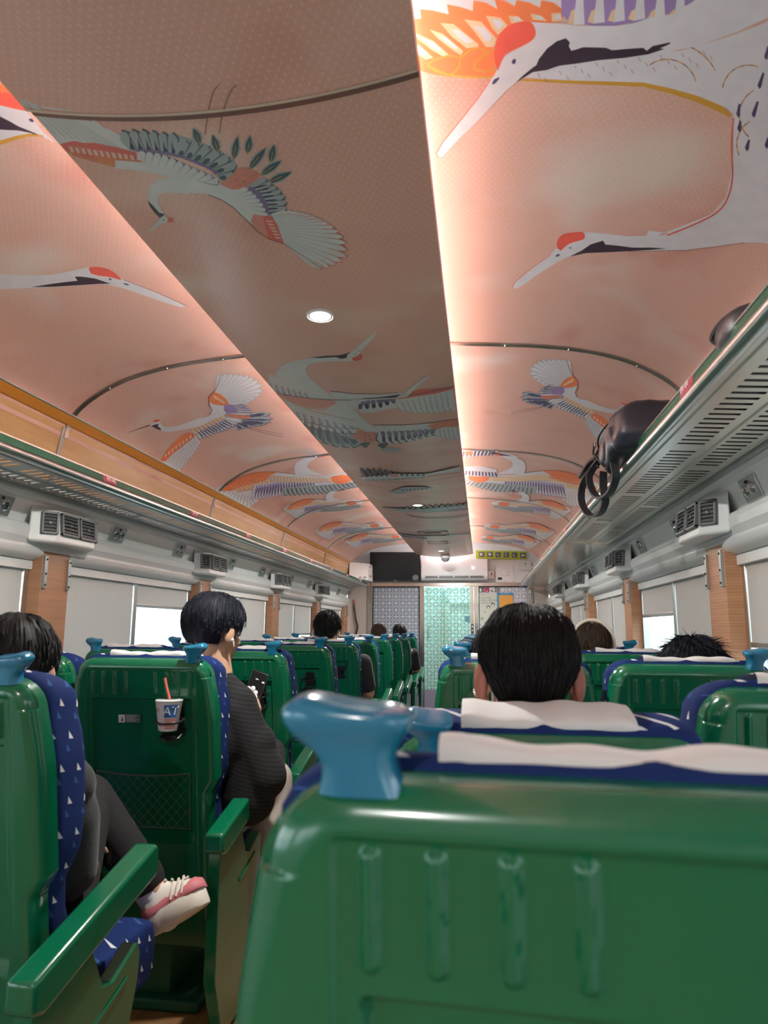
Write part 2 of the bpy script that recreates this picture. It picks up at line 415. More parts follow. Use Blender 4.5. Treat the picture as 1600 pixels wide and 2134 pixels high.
def build(mb, name, mats, parent=None, local=False, smooth=40, bevel=None, origin=None, recalc=True):
    """one mesh object; coordinates are world ones unless local"""
    if isinstance(mats, str): mats = [mats]
    me = bpy.data.meshes.new(name)
    o = bpy.data.objects.new(name, me); COL.objects.link(o)
    off = Vector((0, 0, 0))
    if parent is not None:
        o.parent = parent
        if not local: off = wloc(parent)
    elif not local:
        xs = [v.x for v in mb.v]; ys = [v.y for v in mb.v]; zs = [v.z for v in mb.v]
        off = Vector(origin) if origin else Vector(((min(xs) + max(xs)) / 2, (min(ys) + max(ys)) / 2, min(zs)))
        o.location = off
    me.from_pydata([tuple(v - off) for v in mb.v], [], mb.f)
    for m in mats: me.materials.append(MT[m])
    for p, i in zip(me.polygons, mb.mi): p.material_index = i
    if mb.uv is not None:
        ul = me.uv_layers.new(name='UVMap')
        for lp in me.loops: ul.data[lp.index].uv = mb.uv[lp.vertex_index]
    if recalc and name not in ('body', 'shirt', 'trousers', 'jeans', 'shoes'):
        bm = bmesh.new(); bm.from_mesh(me); bmesh.ops.recalc_face_normals(bm, faces=bm.faces); bm.to_mesh(me); bm.free()
    if smooth:
        for p in me.polygons: p.use_smooth = True
        me.set_sharp_from_angle(angle=R(smooth))
    me.update()
    if bevel:
        bv = o.modifiers.new('bevel', 'BEVEL'); bv.width = bevel[0]; bv.segments = bevel[1]; bv.limit_method = 'ANGLE'; bv.angle_limit = R(35)
        bv.harden_normals = False
    return o
def empty(name, loc, rz=0):
    o = bpy.data.objects.new(name, None); COL.objects.link(o); o.location = loc; o.rotation_euler = (0, 0, rz); o.empty_display_size = .05
    return o
def tag(o, label=None, cat=None, group=None, kind=None):
    if label: o['label'] = label
    if cat: o['category'] = cat
    if group: o['group'] = group
    if kind: o['kind'] = kind
    return o
def struct(mb, name, mats, **k): return tag(build(mb, name, mats, **k), kind='structure')
def thing(name, label, cat, loc, group=None, rz=0): return tag(empty(name, loc, rz), label, cat, group)
def copy_tree(o, parent=None):
    c = o.copy(); COL.objects.link(c); c.parent = parent
    for k in o.children: copy_tree(k, c)
    return c
def text(parent, s, size, loc, rot, m, name='lettering', ext=.0006, align='CENTER', local=False):
    cu = bpy.data.curves.new('t', 'FONT'); cu.body = s; cu.size = size; cu.extrude = ext; cu.align_x = align; cu.align_y = 'CENTER'
    cu.resolution_u = 2
    t = bpy.data.objects.new('t', cu); COL.objects.link(t)
    dg = bpy.context.evaluated_depsgraph_get(); dg.update()
    me = bpy.data.meshes.new_from_object(t.evaluated_get(dg)); me.name = name
    bpy.data.objects.remove(t); bpy.data.curves.remove(cu)
    me.materials.clear(); me.materials.append(MT[m])
    o = bpy.data.objects.new(name, me); COL.objects.link(o); o.parent = parent
    off = Vector((0, 0, 0)) if local else wloc(parent)
    o.location = Vector(loc) - off; o.rotation_euler = rot
    return o
def lerp(a, b, t): return a + (b - a) * t
def sstep(a, b, x):
    t = max(0, min(1, (x - a) / (b - a))); return t * t * (3 - 2 * t)
def cr(pts, n=8):
    """Catmull-Rom through points"""
    P = [Vector(p) for p in pts]; out = []
    for i in range(len(P) - 1):
        p0, p1, p2, p3 = P[max(i - 1, 0)], P[i], P[i + 1], P[min(i + 2, len(P) - 1)]
        for k in range(n):
            t = k / n; out.append(.5 * ((2 * p1) + (p2 - p0) * t + (2 * p0 - 5 * p1 + 4 * p2 - p3) * t * t + (3 * p1 - p0 - 3 * p2 + p3) * t ** 3))
    out.append(P[-1]); return out
def ray(px, py): return M3 @ Vector((px - CX, py - CY, FPX))
# ------------------------------------------------------------------ carriage shell
XM = -.5                                  # centre line of the carriage
ARCH = [(0, 1.212), (.25, 1.208), (.5, 1.193), (.76, 1.171), (.94, 1.141), (1.1, 1.093), (1.23, 1.022), (1.305, .955), (1.335, .90), (1.345, .84)]
_arc = cr([(a, 0, b) for a, b in ARCH], 10)
ARX = [p.x for p in _arc]; ARZ = [p.z for p in _arc]
ARS = [0]
for i in range(1, len(_arc)): ARS.append(ARS[-1] + (_arc[i] - _arc[i - 1]).length)
def arch_z(dx):
    dx = min(abs(dx), ARX[-1] - 1e-5)
    for i in range(1, len(ARX)):
        if dx <= ARX[i]:
            t = (dx - ARX[i - 1]) / (ARX[i] - ARX[i - 1]); return lerp(ARZ[i - 1], ARZ[i], t), lerp(ARS[i - 1], ARS[i], t)
    return ARZ[-1], ARS[-1]
PB = [YC0, 1.15, 2.94, 4.73, 6.52, 8.31, 9.9]        # centre panel joints
def panel_z(dx, y=9):
    return 1.0 + .045 * (dx / .4) ** 2 - (.010 if y < PB[1] else 0)
JOINTS = [-2.53, -.74, 1.05, 2.836, 4.63, 6.41, 8.2]    # arch joint strips

mb = MB(); mb.uv = []
Y1A = 9.86
ny = 26
def addcol(mb, xs, zs, us, y0, y1, ny, m, flip=False):
    b = len(mb.v); n = len(xs)
    for j in range(ny + 1):
        y = lerp(y0, y1, j / ny)
        for i in range(n): mb.v.append(V(xs[i], y, zs[i])); mb.uv.append((us[i], y))
    for j in range(ny):
        for i in range(n - 1):
            q = (b + j * n + i, b + j * n + i + 1, b + (j + 1) * n + i + 1, b + (j + 1) * n + i)
            mb.f.append(q[::-1] if flip else q); mb.mi.append(m)
xs = [XM - x for x in reversed(ARX)] + [XM + x for x in ARX[1:]]
zs = list(reversed(ARZ)) + ARZ[1:]
us = [-s for s in reversed(ARS)] + ARS[1:]
addcol(mb, xs, zs, us, YC0, Y1A, 1, 0, True)
INK = ['white', 'orange', 'red', 'gold', 'cream', 'purple', 'navy', 'teal', 'grey', 'black', 'salmon', 'line']

# ---- the printed cranes: flat colour areas lying on the printed surface itself
def hit_arch(px, py):
    r = ray(px, py); lo, hi = .3, 14.0
    def g(t): return r.z * t - arch_z(r.x * t - XM)[0]
    r = r / r.y
    if g(lo) > 0: return V(0, 1, 1)
    for _ in range(40):
        mid = (lo + hi) / 2
        if g(mid) > 0 or abs(r.x * mid - XM) > 1.34: hi = mid
        else: lo = mid
    p = r * lo; d = p.x - XM
    z, s = arch_z(d); p.z = z
    return p
def nrm_arch(p):
    d = p.x - XM; e = .004
    za = arch_z(d - e)[0]; zb = arch_z(d + e)[0]
    return V((zb - za), 0, -2 * e).normalized()
def hit_panel(px, py):
    r = ray(px, py); r = r / r.y; t = 1.0 / r.z
    for _ in range(12):
        d = max(-.398, min(.398, r.x * t - XM)); t = panel_z(d, r.y * t) / r.z
    p = r * t; d = max(-.398, min(.398, p.x - XM)); p.x = XM + d; p.z = panel_z(d, p.y)
    return p
ART = {'A': [], 'P': []}
LAY = [0]
PXB = [-.4 + .8 * k / 20 for k in range(21)]
SXB = [-x for x in reversed(ARX)] + ARX[1:]
def clip(pg, x, keep_right):
    out = []
    for i in range(len(pg)):
        a, b = pg[i - 1], pg[i]
        ia = (a[0] >= x) if keep_right else (a[0] <= x); ib = (b[0] >= x) if keep_right else (b[0] <= x)
        if ia != ib:
            t = (x - a[0]) / (b[0] - a[0]); out.append((x, a[1] + (b[1] - a[1]) * t))
        if ib: out.append(b)
    return out
def poly(surf, ink, pts):
    """fill a drawn outline; every piece lies exactly on one flat facet of the printed sheet"""
    P = [Vector((p[0], p[1], 0)) for p in pts]
    if len(P) < 3: return
    LAY[0] += 1
    hit = hit_arch if surf == 'A' else hit_panel
    D = []
    for i in range(len(P)):
        a, b = P[i - 1], P[i]; n = max(1, min(12, int((b - a).length / 14)))
        for k in range(n): q = a.lerp(b, k / n); D.append(q)
    h3 = [hit(q.x, q.y) for q in D]; q2 = [Vector((h.x - XM, h.y, 0)) for h in h3]
    w = []
    for q in q2:
        if not w or (q - w[-1]).length > 1e-4: w.append(q)
    if len(w) < 3: return
    br = SXB if surf == 'A' else PXB; out = []
    for ia, ib, ic in tessellate_polygon([w]):
        tri = [(w[ia].x, w[ia].y), (w[ib].x, w[ib].y), (w[ic].x, w[ic].y)]
        lo = min(t[0] for t in tri); hi = max(t[0] for t in tri)
        for k in range(len(br) - 1):
            if br[k + 1] < lo or br[k] > hi: continue
            pg = clip(tri, br[k], True)
            if len(pg) > 2: pg = clip(pg, br[k + 1], False)
            if len(pg) > 2: out.append((k, pg))
    ART[surf].append((INK.index(ink), LAY[0], out))
def T(x0, y0, s): return lambda pts: [(x0 + x * s, y0 + y * s) for x, y in pts]
def along(pl, n):
    P = [Vector(p) for p in pl]; L = [0]
    for i in range(1, len(P)): L.append(L[-1] + (P[i] - P[i - 1]).length)
    out = []
    for k in range(n + 1):
        s = L[-1] * k / n; i = 1
        while i < len(P) - 1 and L[i] < s: i += 1
        t = (s - L[i - 1]) / max(1e-6, L[i] - L[i - 1]); out.append(P[i - 1].lerp(P[i], t))
    return out
def fan(s, ink, base, tips, n=None, edge=None, grow=1.0, blunt=.72, ew=.12, overlap=1.25, vein=True):
    """feathers between a root line and a tip line"""
    n = n or len(tips); B = along(base, n)
    tp = along(tips, n - 1) if n > 1 else [Vector(tips[0])]
    for i in range(n):
        a, b, t = B[i], B[i + 1], tp[i]; mid = (a + b) / 2
        a = mid + (a - mid) * overlap; b = mid + (b - mid) * overlap
        t = mid + (t - mid) * grow
        w = (b - a) * .5; 
        tn = tp[i + 1] if i + 1 < n else tp[i]; tq = tp[i - 1] if i else tp[i]
        ws = (tn - tq).length / (2 if 0 < i < n - 1 else 1) if n > 1 else (b - a).length
        dr = (t - mid).normalized(); sd = Vector((-dr.y, dr.x))
        if sd.dot(b - a) < 0: sd = -sd
        wt = sd * ws * .5 * min(1.15, overlap); bl = mid.lerp(t, blunt); b9 = mid.lerp(t, lerp(blunt, 1, .6))
        f = [a, bl - wt, b9 - wt * .52, t, b9 + wt * .52, bl + wt, b]
        if edge:
            c = sum(f, Vector((0, 0))) / len(f); d = (t - mid).normalized() * (t - mid).length * ew * .3
            side = Vector((-(t - mid).y, (t - mid).x)).normalized() * (b - a).length * ew
            poly(s, edge, [p + side + d for p in f])
            poly(s, ink, f)
        else: poly(s, ink, f)
    if vein and n > 4 and ink in ('white', 'grey', 'cream'):
        v_ = {'white': 'grey', 'grey': 'teal', 'cream': 'gold'}[ink] if edge != 'red' else 'grey'
        wv = max(.45, min(2.2, (B[1] - B[0]).length * .07 + (tp[1] - tp[0]).length * .035))
        for i in range(1, n):
            e = (tp[i - 1] + tp[i]) / 2; e = B[i].lerp(e, .90); stroke(s, v_, [B[i], e], [wv * .6, wv * 1.5])
            stroke(s, edge or 'line', [B[i].lerp(e, .82), B[i].lerp(e, 1.10)], wv * 1.3)
def stroke(s, ink, pts, w):
    P = [Vector(p) for p in pts]; n = len(P); ws = w if isinstance(w, (list, tuple)) else [w] * n
    l, r = [], []
    for i in range(n):
        t = (P[min(i + 1, n - 1)] - P[max(i - 1, 0)]).normalized(); q = Vector((-t.y, t.x)) * ws[i] / 2
        l.append(P[i] + q); r.append(P[i] - q)
    for i in range(n - 1): poly(s, ink, [l[i], l[i + 1], r[i + 1], r[i]])
def leaf(s, base, tip, w, dark='teal', pale='grey'):
    b, t = Vector(base), Vector(tip); d = t - b; q = Vector((-d.y, d.x)).normalized() * w / 2
    def sh(k, e=0): return [b, b + d * .25 + q * .8 * k, b + d * .55 + q * k, b + d * .82 + q * .55 * k, t + d * e, b + d * .82 - q * .55 * k, b + d * .55 - q * k, b + d * .25 - q * .8 * k]
    poly(s, pale, sh(1.0, .06)); poly(s, dark, sh(.62)); stroke(s, 'gold', [b, b + d * .6], w * .07)
def sm(pts, n=5): return [(p.x, p.y) for p in cr([(a, b, 0) for a, b in pts], n)]
def smc(pts, n=4):
    P = [(a, b) for a, b in pts]; Q = [P[-1]] + P + [P[0], P[1]]
    c = cr([(a, b, 0) for a, b in Q], n); return [(p.x, p.y) for p in c[n:-n - 0][: len(P) * n]]
def st_(T_, pts, k=1): return T_(pts)

def crane_one():                          # on the centre panel, diving to the lower left
    a = T(0, 160, .275); b = T(240, 230, .3125); s = 'P'
    poly(s, 'white', a([(140, 168), (230, 195), (330, 225), (450, 240), (560, 262), (640, 292), (740, 345), (830, 400), (920, 450), (1040, 575), (900, 535), (700, 505), (430, 515), (250, 320)]))
    for i in range(9): stroke(s, 'grey', a([(170 + i * 34, 190 + i * 8), (430 + i * 62, 440 + i * 14)]), 1.4)
    for q in [(200, 190), (290, 215), (400, 235), (560, 265), (630, 285), (740, 335)]: stroke(s, 'red', a([q, (q[0] + 60, q[1] + 55)]), 1.6)
    poly(s, 'red', a([(425, 512), (560, 485), (640, 500), (720, 500), (880, 532), (1030, 572), (1070, 640), (1100, 665), (980, 700), (850, 680), (700, 640), (560, 600), (470, 560)]))
    for i in range(11):
        x = 520 + i * 46; y = 540 + i * 6.5; poly(s, 'cream', a([(x, y - 14), (x + 26, y - 10), (x + 44, y + 32), (x + 18, y + 30)]))
    poly(s, 'orange', a([(700, 600), (1000, 625), (1090, 665), (960, 700), (800, 665)]))
    stroke(s, 'gold', a([(470, 560), (640, 610), (800, 655), (960, 700), (1200, 720)]), [1.5, 2.5, 3, 2.5, 1.5])
    # scapulars, dark at the root
    poly(s, 'grey', b([(20, 150), (410, 160), (560, 205), (700, 265), (800, 330), (815, 420), (720, 470), (640, 400), (520, 345), (400, 300), (130, 265)]))
    fan(s, 'grey', b([(110, 275), (250, 285), (400, 305)]), b([(40, 140), (120, 130), (200, 130), (290, 145), (380, 150)]), 6, 'teal', ew=.16)
    for i in range(6):
        x = 95 + i * 56; poly(s, 'navy', b([(x, 170 + i * 6), (x + 14, 215 + i * 7), (x + 45, 262 + i * 8), (x + 5, 258 + i * 8)]))
    fan(s, 'grey', b([(400, 300), (520, 345), (640, 395), (720, 470)]), b([(470, 200), (600, 225), (700, 270), (800, 330), (815, 385), (790, 430)]), 7, 'teal', ew=.12)
    fan(s, 'teal', b([(400, 302), (520, 348), (640, 400), (715, 470)]), b([(470, 240), (600, 260), (700, 300), (770, 350), (780, 400), (770, 440)]), 7, None, .62, overlap=.5)
    stroke(s, 'purple', b([(120, 262), (300, 275), (450, 310), (600, 370), (690, 420)]), [4, 6, 6, 6, 5])
    # body and leading edge
    poly(s, 'white', b([(0, 385), (0, 330), (190, 345), (330, 320), (480, 380), (600, 420), (690, 480), (800, 520), (870, 560), (960, 640), (920, 700), (920, 765), (860, 715), (780, 640), (700, 590), (620, 560), (500, 548), (380, 550), (480, 480), (300, 425), (150, 400)]))
    fan(s, 'white', b([(150, 330), (300, 365), (450, 420), (560, 470), (640, 490)]), b([(180, 268), (300, 285), (400, 320), (500, 370), (600, 410), (690, 455)]), 11, 'navy', ew=.10)
    stroke(s, 'white', b(sm([(500, 505), (400, 490), (310, 505), (262, 545), (258, 610), (290, 665), (325, 715)])), [36, 36, 35, 34, 33, 33, 32, 32, 31, 31, 30, 29, 28, 27, 26, 24, 22, 21, 20, 18, 17, 16, 15, 14, 13, 12, 11, 11, 10, 10, 9][:31])
    poly(s, 'black', b([(215, 600), (255, 635), (295, 680), (330, 690), (305, 722), (262, 680), (232, 640)]))
    poly(s, 'white', b([(310, 705), (350, 712), (350, 740), (318, 750), (228, 808), (222, 800), (290, 735)]))
    poly(s, 'red', b([(348, 716), (385, 712), (390, 740), (352, 748)])); poly(s, 'black', b([(316, 728), (324, 724), (328, 732), (320, 735)]))
    for q in [((570, 225), (520, 118)), ((690, 280), (648, 160)), ((790, 330), (815, 172)), ((880, 290), (900, 168)), ((890, 395), (1005, 248)), ((1035, 350), (1060, 225)), ((965, 432), (1110, 332)), ((1015, 480), (1175, 410))]:
        leaf(s, b([q[0]])[0], b([q[1]])[0], 22)
    poly(s, 'salmon', b([(700, 492), (780, 425), (825, 380), (890, 382), (960, 420), (965, 468), (900, 502), (820, 522), (780, 527)]))
    for q in [(800, 470), (850, 475), (900, 440), (925, 430), (860, 430), (820, 500)]: stroke(s, 'line', b([q, (q[0] + 18, q[1] - 8)]), 1)
    fan(s, 'grey', b([(880, 508), (960, 560), (1010, 640), (1025, 702)]), b([(1010, 452), (1060, 490), (1115, 540), (1145, 590), (1145, 650), (1130, 695)]), 8, 'teal', ew=.12)
    fan(s, 'navy', b([(890, 512), (965, 562), (1012, 640), (1025, 700)]), b([(1030, 490), (1060, 530), (1090, 580), (1100, 630), (1090, 680)]), 8, None, .9, overlap=.35)
    stroke(s, 'purple', b([(890, 515), (950, 555), (995, 620), (1015, 695)]), [9, 12, 12, 9])
    fan(s, 'white', b([(800, 540), (860, 580), (910, 640), (930, 690)]), b([(885, 520), (935, 560), (985, 620), (1020, 695)]), 7, 'line', ew=.07)
    poly(s, 'salmon', b([(920, 690), (985, 700), (1010, 780), (1040, 860), (940, 790), (905, 735)])); poly(s, 'red', b([(985, 700), (1035, 705), (1085, 765), (1120, 840), (1125, 888), (1020, 850), (1000, 770)]))
    for i in range(6): poly(s, 'cream', b([(1005 + i * 12, 728 + i * 22), (1045 + i * 12, 735 + i * 22), (1055 + i * 10, 744 + i * 22), (1010 + i * 12, 740 + i * 22)]))
    fan(s, 'white', b([(1040, 690), (1080, 760), (1125, 885)]), b([(1150, 685), (1230, 687), (1310, 700), (1370, 722), (1430, 755), (1490, 800), (1530, 850), (1555, 905), (1545, 975), (1505, 1012), (1450, 1040), (1380, 1055)]), 17, 'red', ew=.06, blunt=.8, overlap=1.6)
    stroke(s, 'line', b([(620, 560), (700, 590), (780, 640), (860, 715), (940, 800), (1020, 852), (1130, 890), (1240, 960), (1380, 1055)]), 1.3)
    for d in (0, 95): stroke(s, 'line', b([(598 + d, 160 - d * .1), (612 + d, 60), (625 + d * 1.05, -40), (660 + d * 1.2, -140), (690 + d * 1.3, -175)]), 1.6)
def crane_two():                          # huge head and wing at the upper right of the arch
    c = T(840, 0, .25); d = T(1200, 0, .25); s = 'A'
    # wing: white tips, orange band, cream stripes
    poly(s, 'white', [(815, -60), (1280, -60), (1250, 20), (1160, 25), (1100, 22), (1000, 30), (930, 40), (840, 60)])
    poly(s, 'orange', c([(-60, 150), (60, 155), (150, 155), (140, 75), (240, 85), (380, 120), (365, 35), (470, 55), (580, 90), (585, 0), (690, 20), (785, 75), (760, -10), (850, 5), (930, 50), (945, 0), (1050, 20), (1140, 62), (1150, 0), (1250, 20), (1330, 75), (1330, 180), (1240, 190), (1000, 190), (880, 215), (760, 340), (760, 620), (380, 640), (250, 620), (80, 575), (-60, 560)]))
    for q in [((70, 260), (250, 340), (380, 455), (330, 470), (230, 410), (130, 330)), ((220, 245), (330, 280), (500, 425), (480, 460), (390, 400), (290, 320)), ((310, 190), (420, 200), (630, 370), (620, 390), (530, 400), (400, 300)),
              ((510, 160), (650, 180), (775, 320), (755, 390), (690, 390), (600, 270)), ((690, 130), (810, 145), (870, 210), (790, 290), (740, 230)), ((880, 130), (960, 135), (1005, 178), (900, 195)), ((1060, 110), (1150, 130), (1200, 175), (1080, 165)), ((1235, 110), (1310, 105), (1330, 175), (1240, 180)),
              ((40, 330), (140, 380), (250, 480), (190, 495), (90, 430), (20, 410))]:
        poly(s, 'cream', c(q)); k = len(q); cx_ = sum(p[0] for p in q) / k; cy_ = sum(p[1] for p in q) / k
        poly(s, 'white', c([(lerp(p[0], cx_ + 25, .45), lerp(p[1], cy_ - 5, .45)) for p in q]))
    poly(s, 'orange', c([(200, 530), (250, 490), (400, 455), (480, 470), (560, 410), (690, 430), (760, 400), (770, 640), (420, 625), (300, 620)]))
    for q in [((200, 535), (260, 495), (400, 460), (475, 485), (470, 550), (420, 610), (360, 625), (260, 590), (200, 535)), ((475, 480), (560, 415), (640, 395), (700, 440), (760, 400)), ((590, 580), (600, 520), (640, 490), (700, 440)), ((600, 580), (690, 600), (770, 570))]:
        stroke(s, 'gold', c(q), 3.0)
    stroke(s, 'gold', c([(200, 545), (360, 622), (520, 640), (800, 645)]), 4)
    # purple coverts
    poly(s, 'purple', [(1168, -60), (1600, -60), (1450, 0), (1395, 28), (1330, 45), (1280, 53), (1240, 53), (1190, 48), (1170, 30)])
    for i in range(6):
        x = 1180 + i * 42; poly(s, 'white', [(x + 14, 52 - i * 3), (x + 24, -30 + i * 1), (x + 34, -28), (x + 38, 50 - i * 4)]); poly(s, 'cream', [(x + 2, 48 - i * 3), (x + 10, 22), (x + 18, 18), (x + 15, 52 - i * 3)])
    # white shoulder below the neck, gold hem
    poly(s, 'white', [(1080, 160), (1180, 128), (1300, 108), (1420, 105), (1520, 75), (1640, 30), (1660, 300), (1640, 520), (1590, 505), (1500, 500), (1350, 480), (1345, 500), (1500, 440), (1526, 380), (1530, 240), (1515, 225), (1460, 205), (1400, 188), (1330, 175), (1200, 168)])
    stroke(s, 'gold', [(1080, 166), (1200, 171), (1340, 176), (1400, 190), (1450, 205), (1500, 226), (1522, 242)], [4, 7, 9, 11, 13, 14, 7])
    for cx_, cy_, r0, a0, a1 in ((1390, 185, 62, -2.2, -.25), (1400, 190, 100, -1.35, -.45), (1560, 190, 55, -3.0, -1.2), (1600, 240, 60, 2.3, 4.2), (1590, 300, 55, 2.7, 4.2)):
        pts = [(cx_ + r0 * math.cos(lerp(a0, a1, k / 10)), cy_ + r0 * math.sin(lerp(a0, a1, k / 10))) for k in range(11)]
        for k in range(0, 10, 1): stroke(s, 'gold' if k % 2 else 'line', [pts[k], pts[k + 1]], 2.2)
    for q in ((1590, 150, 1582, 185), (1578, 210, 1570, 245), (1540, 215, 1538, 245), (1542, 250, 1540, 275), (1560, 290, 1556, 315), (1600, 95, 1596, 125), (1600, 285, 1597, 310)):
        poly(s, 'navy', [(q[0] - 1, q[1]), (q[0] + 3, q[1] + 2), (q[2] + 4, q[3] - 4), (q[2], q[3]), (q[2] - 4, q[3] - 8)])
    stroke(s, 'red', sm([(1528, 245), (1524, 300), (1526, 370), (1515, 415), (1490, 445), (1440, 470), (1390, 490)]), 3)
    for i in range(26): 
        x = 1110 + i * 15; y = 150 - (i * 1.5) + (i % 3) * 12; stroke(s, 'line', [(x, y), (x - 5, y - 9)], 1)
    # neck and head
    poly(s, 'white', c([(760, 620), (790, 560), (850, 460), (920, 420), (1050, 350), (1100, 300), (1100, 240), (1060, 180)]) + d([(-100, 195), (0, 210), (160, 213), (330, 212), (480, 190), (620, 140), (800, 120), (990, 0), (1250, -250), (1800, -250), (1800, 60), (1600, 145), (1500, 190), (1350, 260), (1180, 320), (1000, 385), (800, 420), (560, 470), (0, 540)]) + c([(1350, 560), (1090, 600), (930, 690), (850, 760), (620, 1010), (480, 1140), (330, 1300), (295, 1305), (280, 1280), (330, 1190), (500, 980), (640, 800), (730, 660)]))
    stroke(s, 'red', c([(730, 660), (640, 795), (500, 975), (330, 1185), (275, 1280), (295, 1310)]), 1.6)
    poly(s, 'red', c(sm([(790, 590), (762, 500), (765, 390), (800, 290), (880, 210), (970, 180), (1060, 180), (1100, 240), (1100, 300), (1050, 350), (960, 395), (880, 430), (840, 470), (800, 560)], 4)))
    poly(s, 'black', c([(930, 692), (1000, 625), (1080, 560), (1110, 540), (1130, 490), (1200, 400), (1280, 340), (1355, 315), (1390, 350), (1380, 380), (1400, 420)]) + d([(0, 410), (60, 390), (250, 395), (300, 415), (480, 400), (560, 395), (590, 420), (640, 380), (780, 350), (790, 360), (700, 400), (740, 405), (600, 450), (400, 480), (180, 500), (0, 528)]) + c([(1300, 545), (1200, 580), (1080, 598)]))
    poly(s, 'navy', c([(905, 505), (920, 488), (940, 490), (938, 520), (920, 535), (905, 520)])); poly(s, 'navy', c([(740, 695), (755, 660), (800, 638), (800, 655), (770, 690), (748, 702)]))
def crane_three():                        # second large head below, same wall of the arch
    t = T(820, 0, .4875); s = 'A'
    poly(s, 'white', t([(1450, 480), (1640, 470), (1640, 1040), (1500, 1035), (1400, 1050), (1250, 1068), (1000, 1075), (800, 1080), (740, 1100), (700, 1120), (620, 1170), (560, 1215), (520, 1235), (508, 1230), (520, 1205), (600, 1140), (670, 1090), (700, 1055), (760, 1020), (815, 992), (870, 995), (1000, 1010), (1150, 1005), (1280, 965), (1370, 905), (1420, 840), (1440, 750), (1452, 640)]))
    poly(s, 'red', t(sm([(700, 1062), (698, 1035), (712, 1010), (740, 997), (808, 992), (815, 1020), (780, 1032), (745, 1045), (715, 1072)], 3)))
    poly(s, 'black', t([(752, 1097), (780, 1082), (805, 1070), (840, 1045), (895, 1028), (905, 1045), (960, 1050), (1020, 1058), (1100, 1058), (1165, 1062), (1100, 1068), (960, 1076), (820, 1082)]))
    poly(s, 'navy', t([(748, 1058), (760, 1056), (757, 1064)])); poly(s, 'navy', t([(690, 1095), (700, 1085), (714, 1088), (700, 1098)]))
    stroke(s, 'line', t([(1000, 1075), (1250, 1070), (1400, 1052), (1500, 1038)]), 1.2)
    stroke(s, 'red', t([(508, 1230), (520, 1204), (600, 1139), (670, 1089)]), 1.2)
    stroke(s, 'grey', t(sm([(1480, 700), (1500, 780), (1485, 880), (1450, 950), (1370, 990)])), 1.4)
def crane_left_head():                    # two heads at the left edge of the frame
    a = T(0, 160, .275); s = 'A'
    poly(s, 'orange', [(-60, 150), (0, 172), (14, 182), (30, 205), (0, 200), (-60, 190)])
    poly(s, 'white', a([(-60, 150), (20, 110), (140, 210), (200, 262), (330, 420), (420, 500), (380, 480), (250, 420), (130, 390), (-80, 400)]))
    poly(s, 'red', a([(-80, 100), (0, 112), (60, 120), (140, 165), (210, 262), (100, 240), (0, 215), (-80, 190)]))
    poly(s, 'black', a([(-80, 290), (0, 300), (70, 335), (140, 375), (250, 420), (330, 455), (180, 420), (130, 405), (-80, 400)])); poly(s, 'navy', a([(215, 318), (240, 315), (258, 335), (245, 345), (225, 335)]))
    poly(s, 'white', a([(-80, 395), (150, 408), (250, 430), (200, 440), (0, 480), (-80, 500)])); stroke(s, 'gold', a([(-80, 515), (0, 500), (120, 462), (220, 440), (330, 448)]), [9, 9, 8, 6, 2])
    t = T(0, 0, .5375)
    poly(s, 'white', t([(-80, 1055), (0, 1062), (100, 1068), (200, 1065), (280, 1050), (340, 1036), (440, 1060), (480, 1085), (540, 1105), (620, 1140), (725, 1188), (700, 1192), (600, 1160), (480, 1118), (400, 1100), (330, 1105), (160, 1116), (0, 1120), (-80, 1118)]))
    poly(s, 'red', t(sm([(345, 1045), (348, 1036), (380, 1035), (420, 1043), (450, 1062), (470, 1085), (430, 1075), (380, 1068), (352, 1060)], 3)))
    poly(s, 'black', t([(120, 1113), (200, 1100), (240, 1095), (300, 1088), (290, 1072), (315, 1072), (370, 1080), (400, 1090), (430, 1100), (390, 1100), (300, 1106), (200, 1112)]))
    poly(s, 'navy', t([(420, 1080), (428, 1078), (434, 1084), (426, 1086)])); poly(s, 'navy', t([(475, 1098), (490, 1098), (503, 1104), (490, 1106)]))
    stroke(s, 'line', t([(480, 1085), (600, 1130), (725, 1186)]), 1.2)
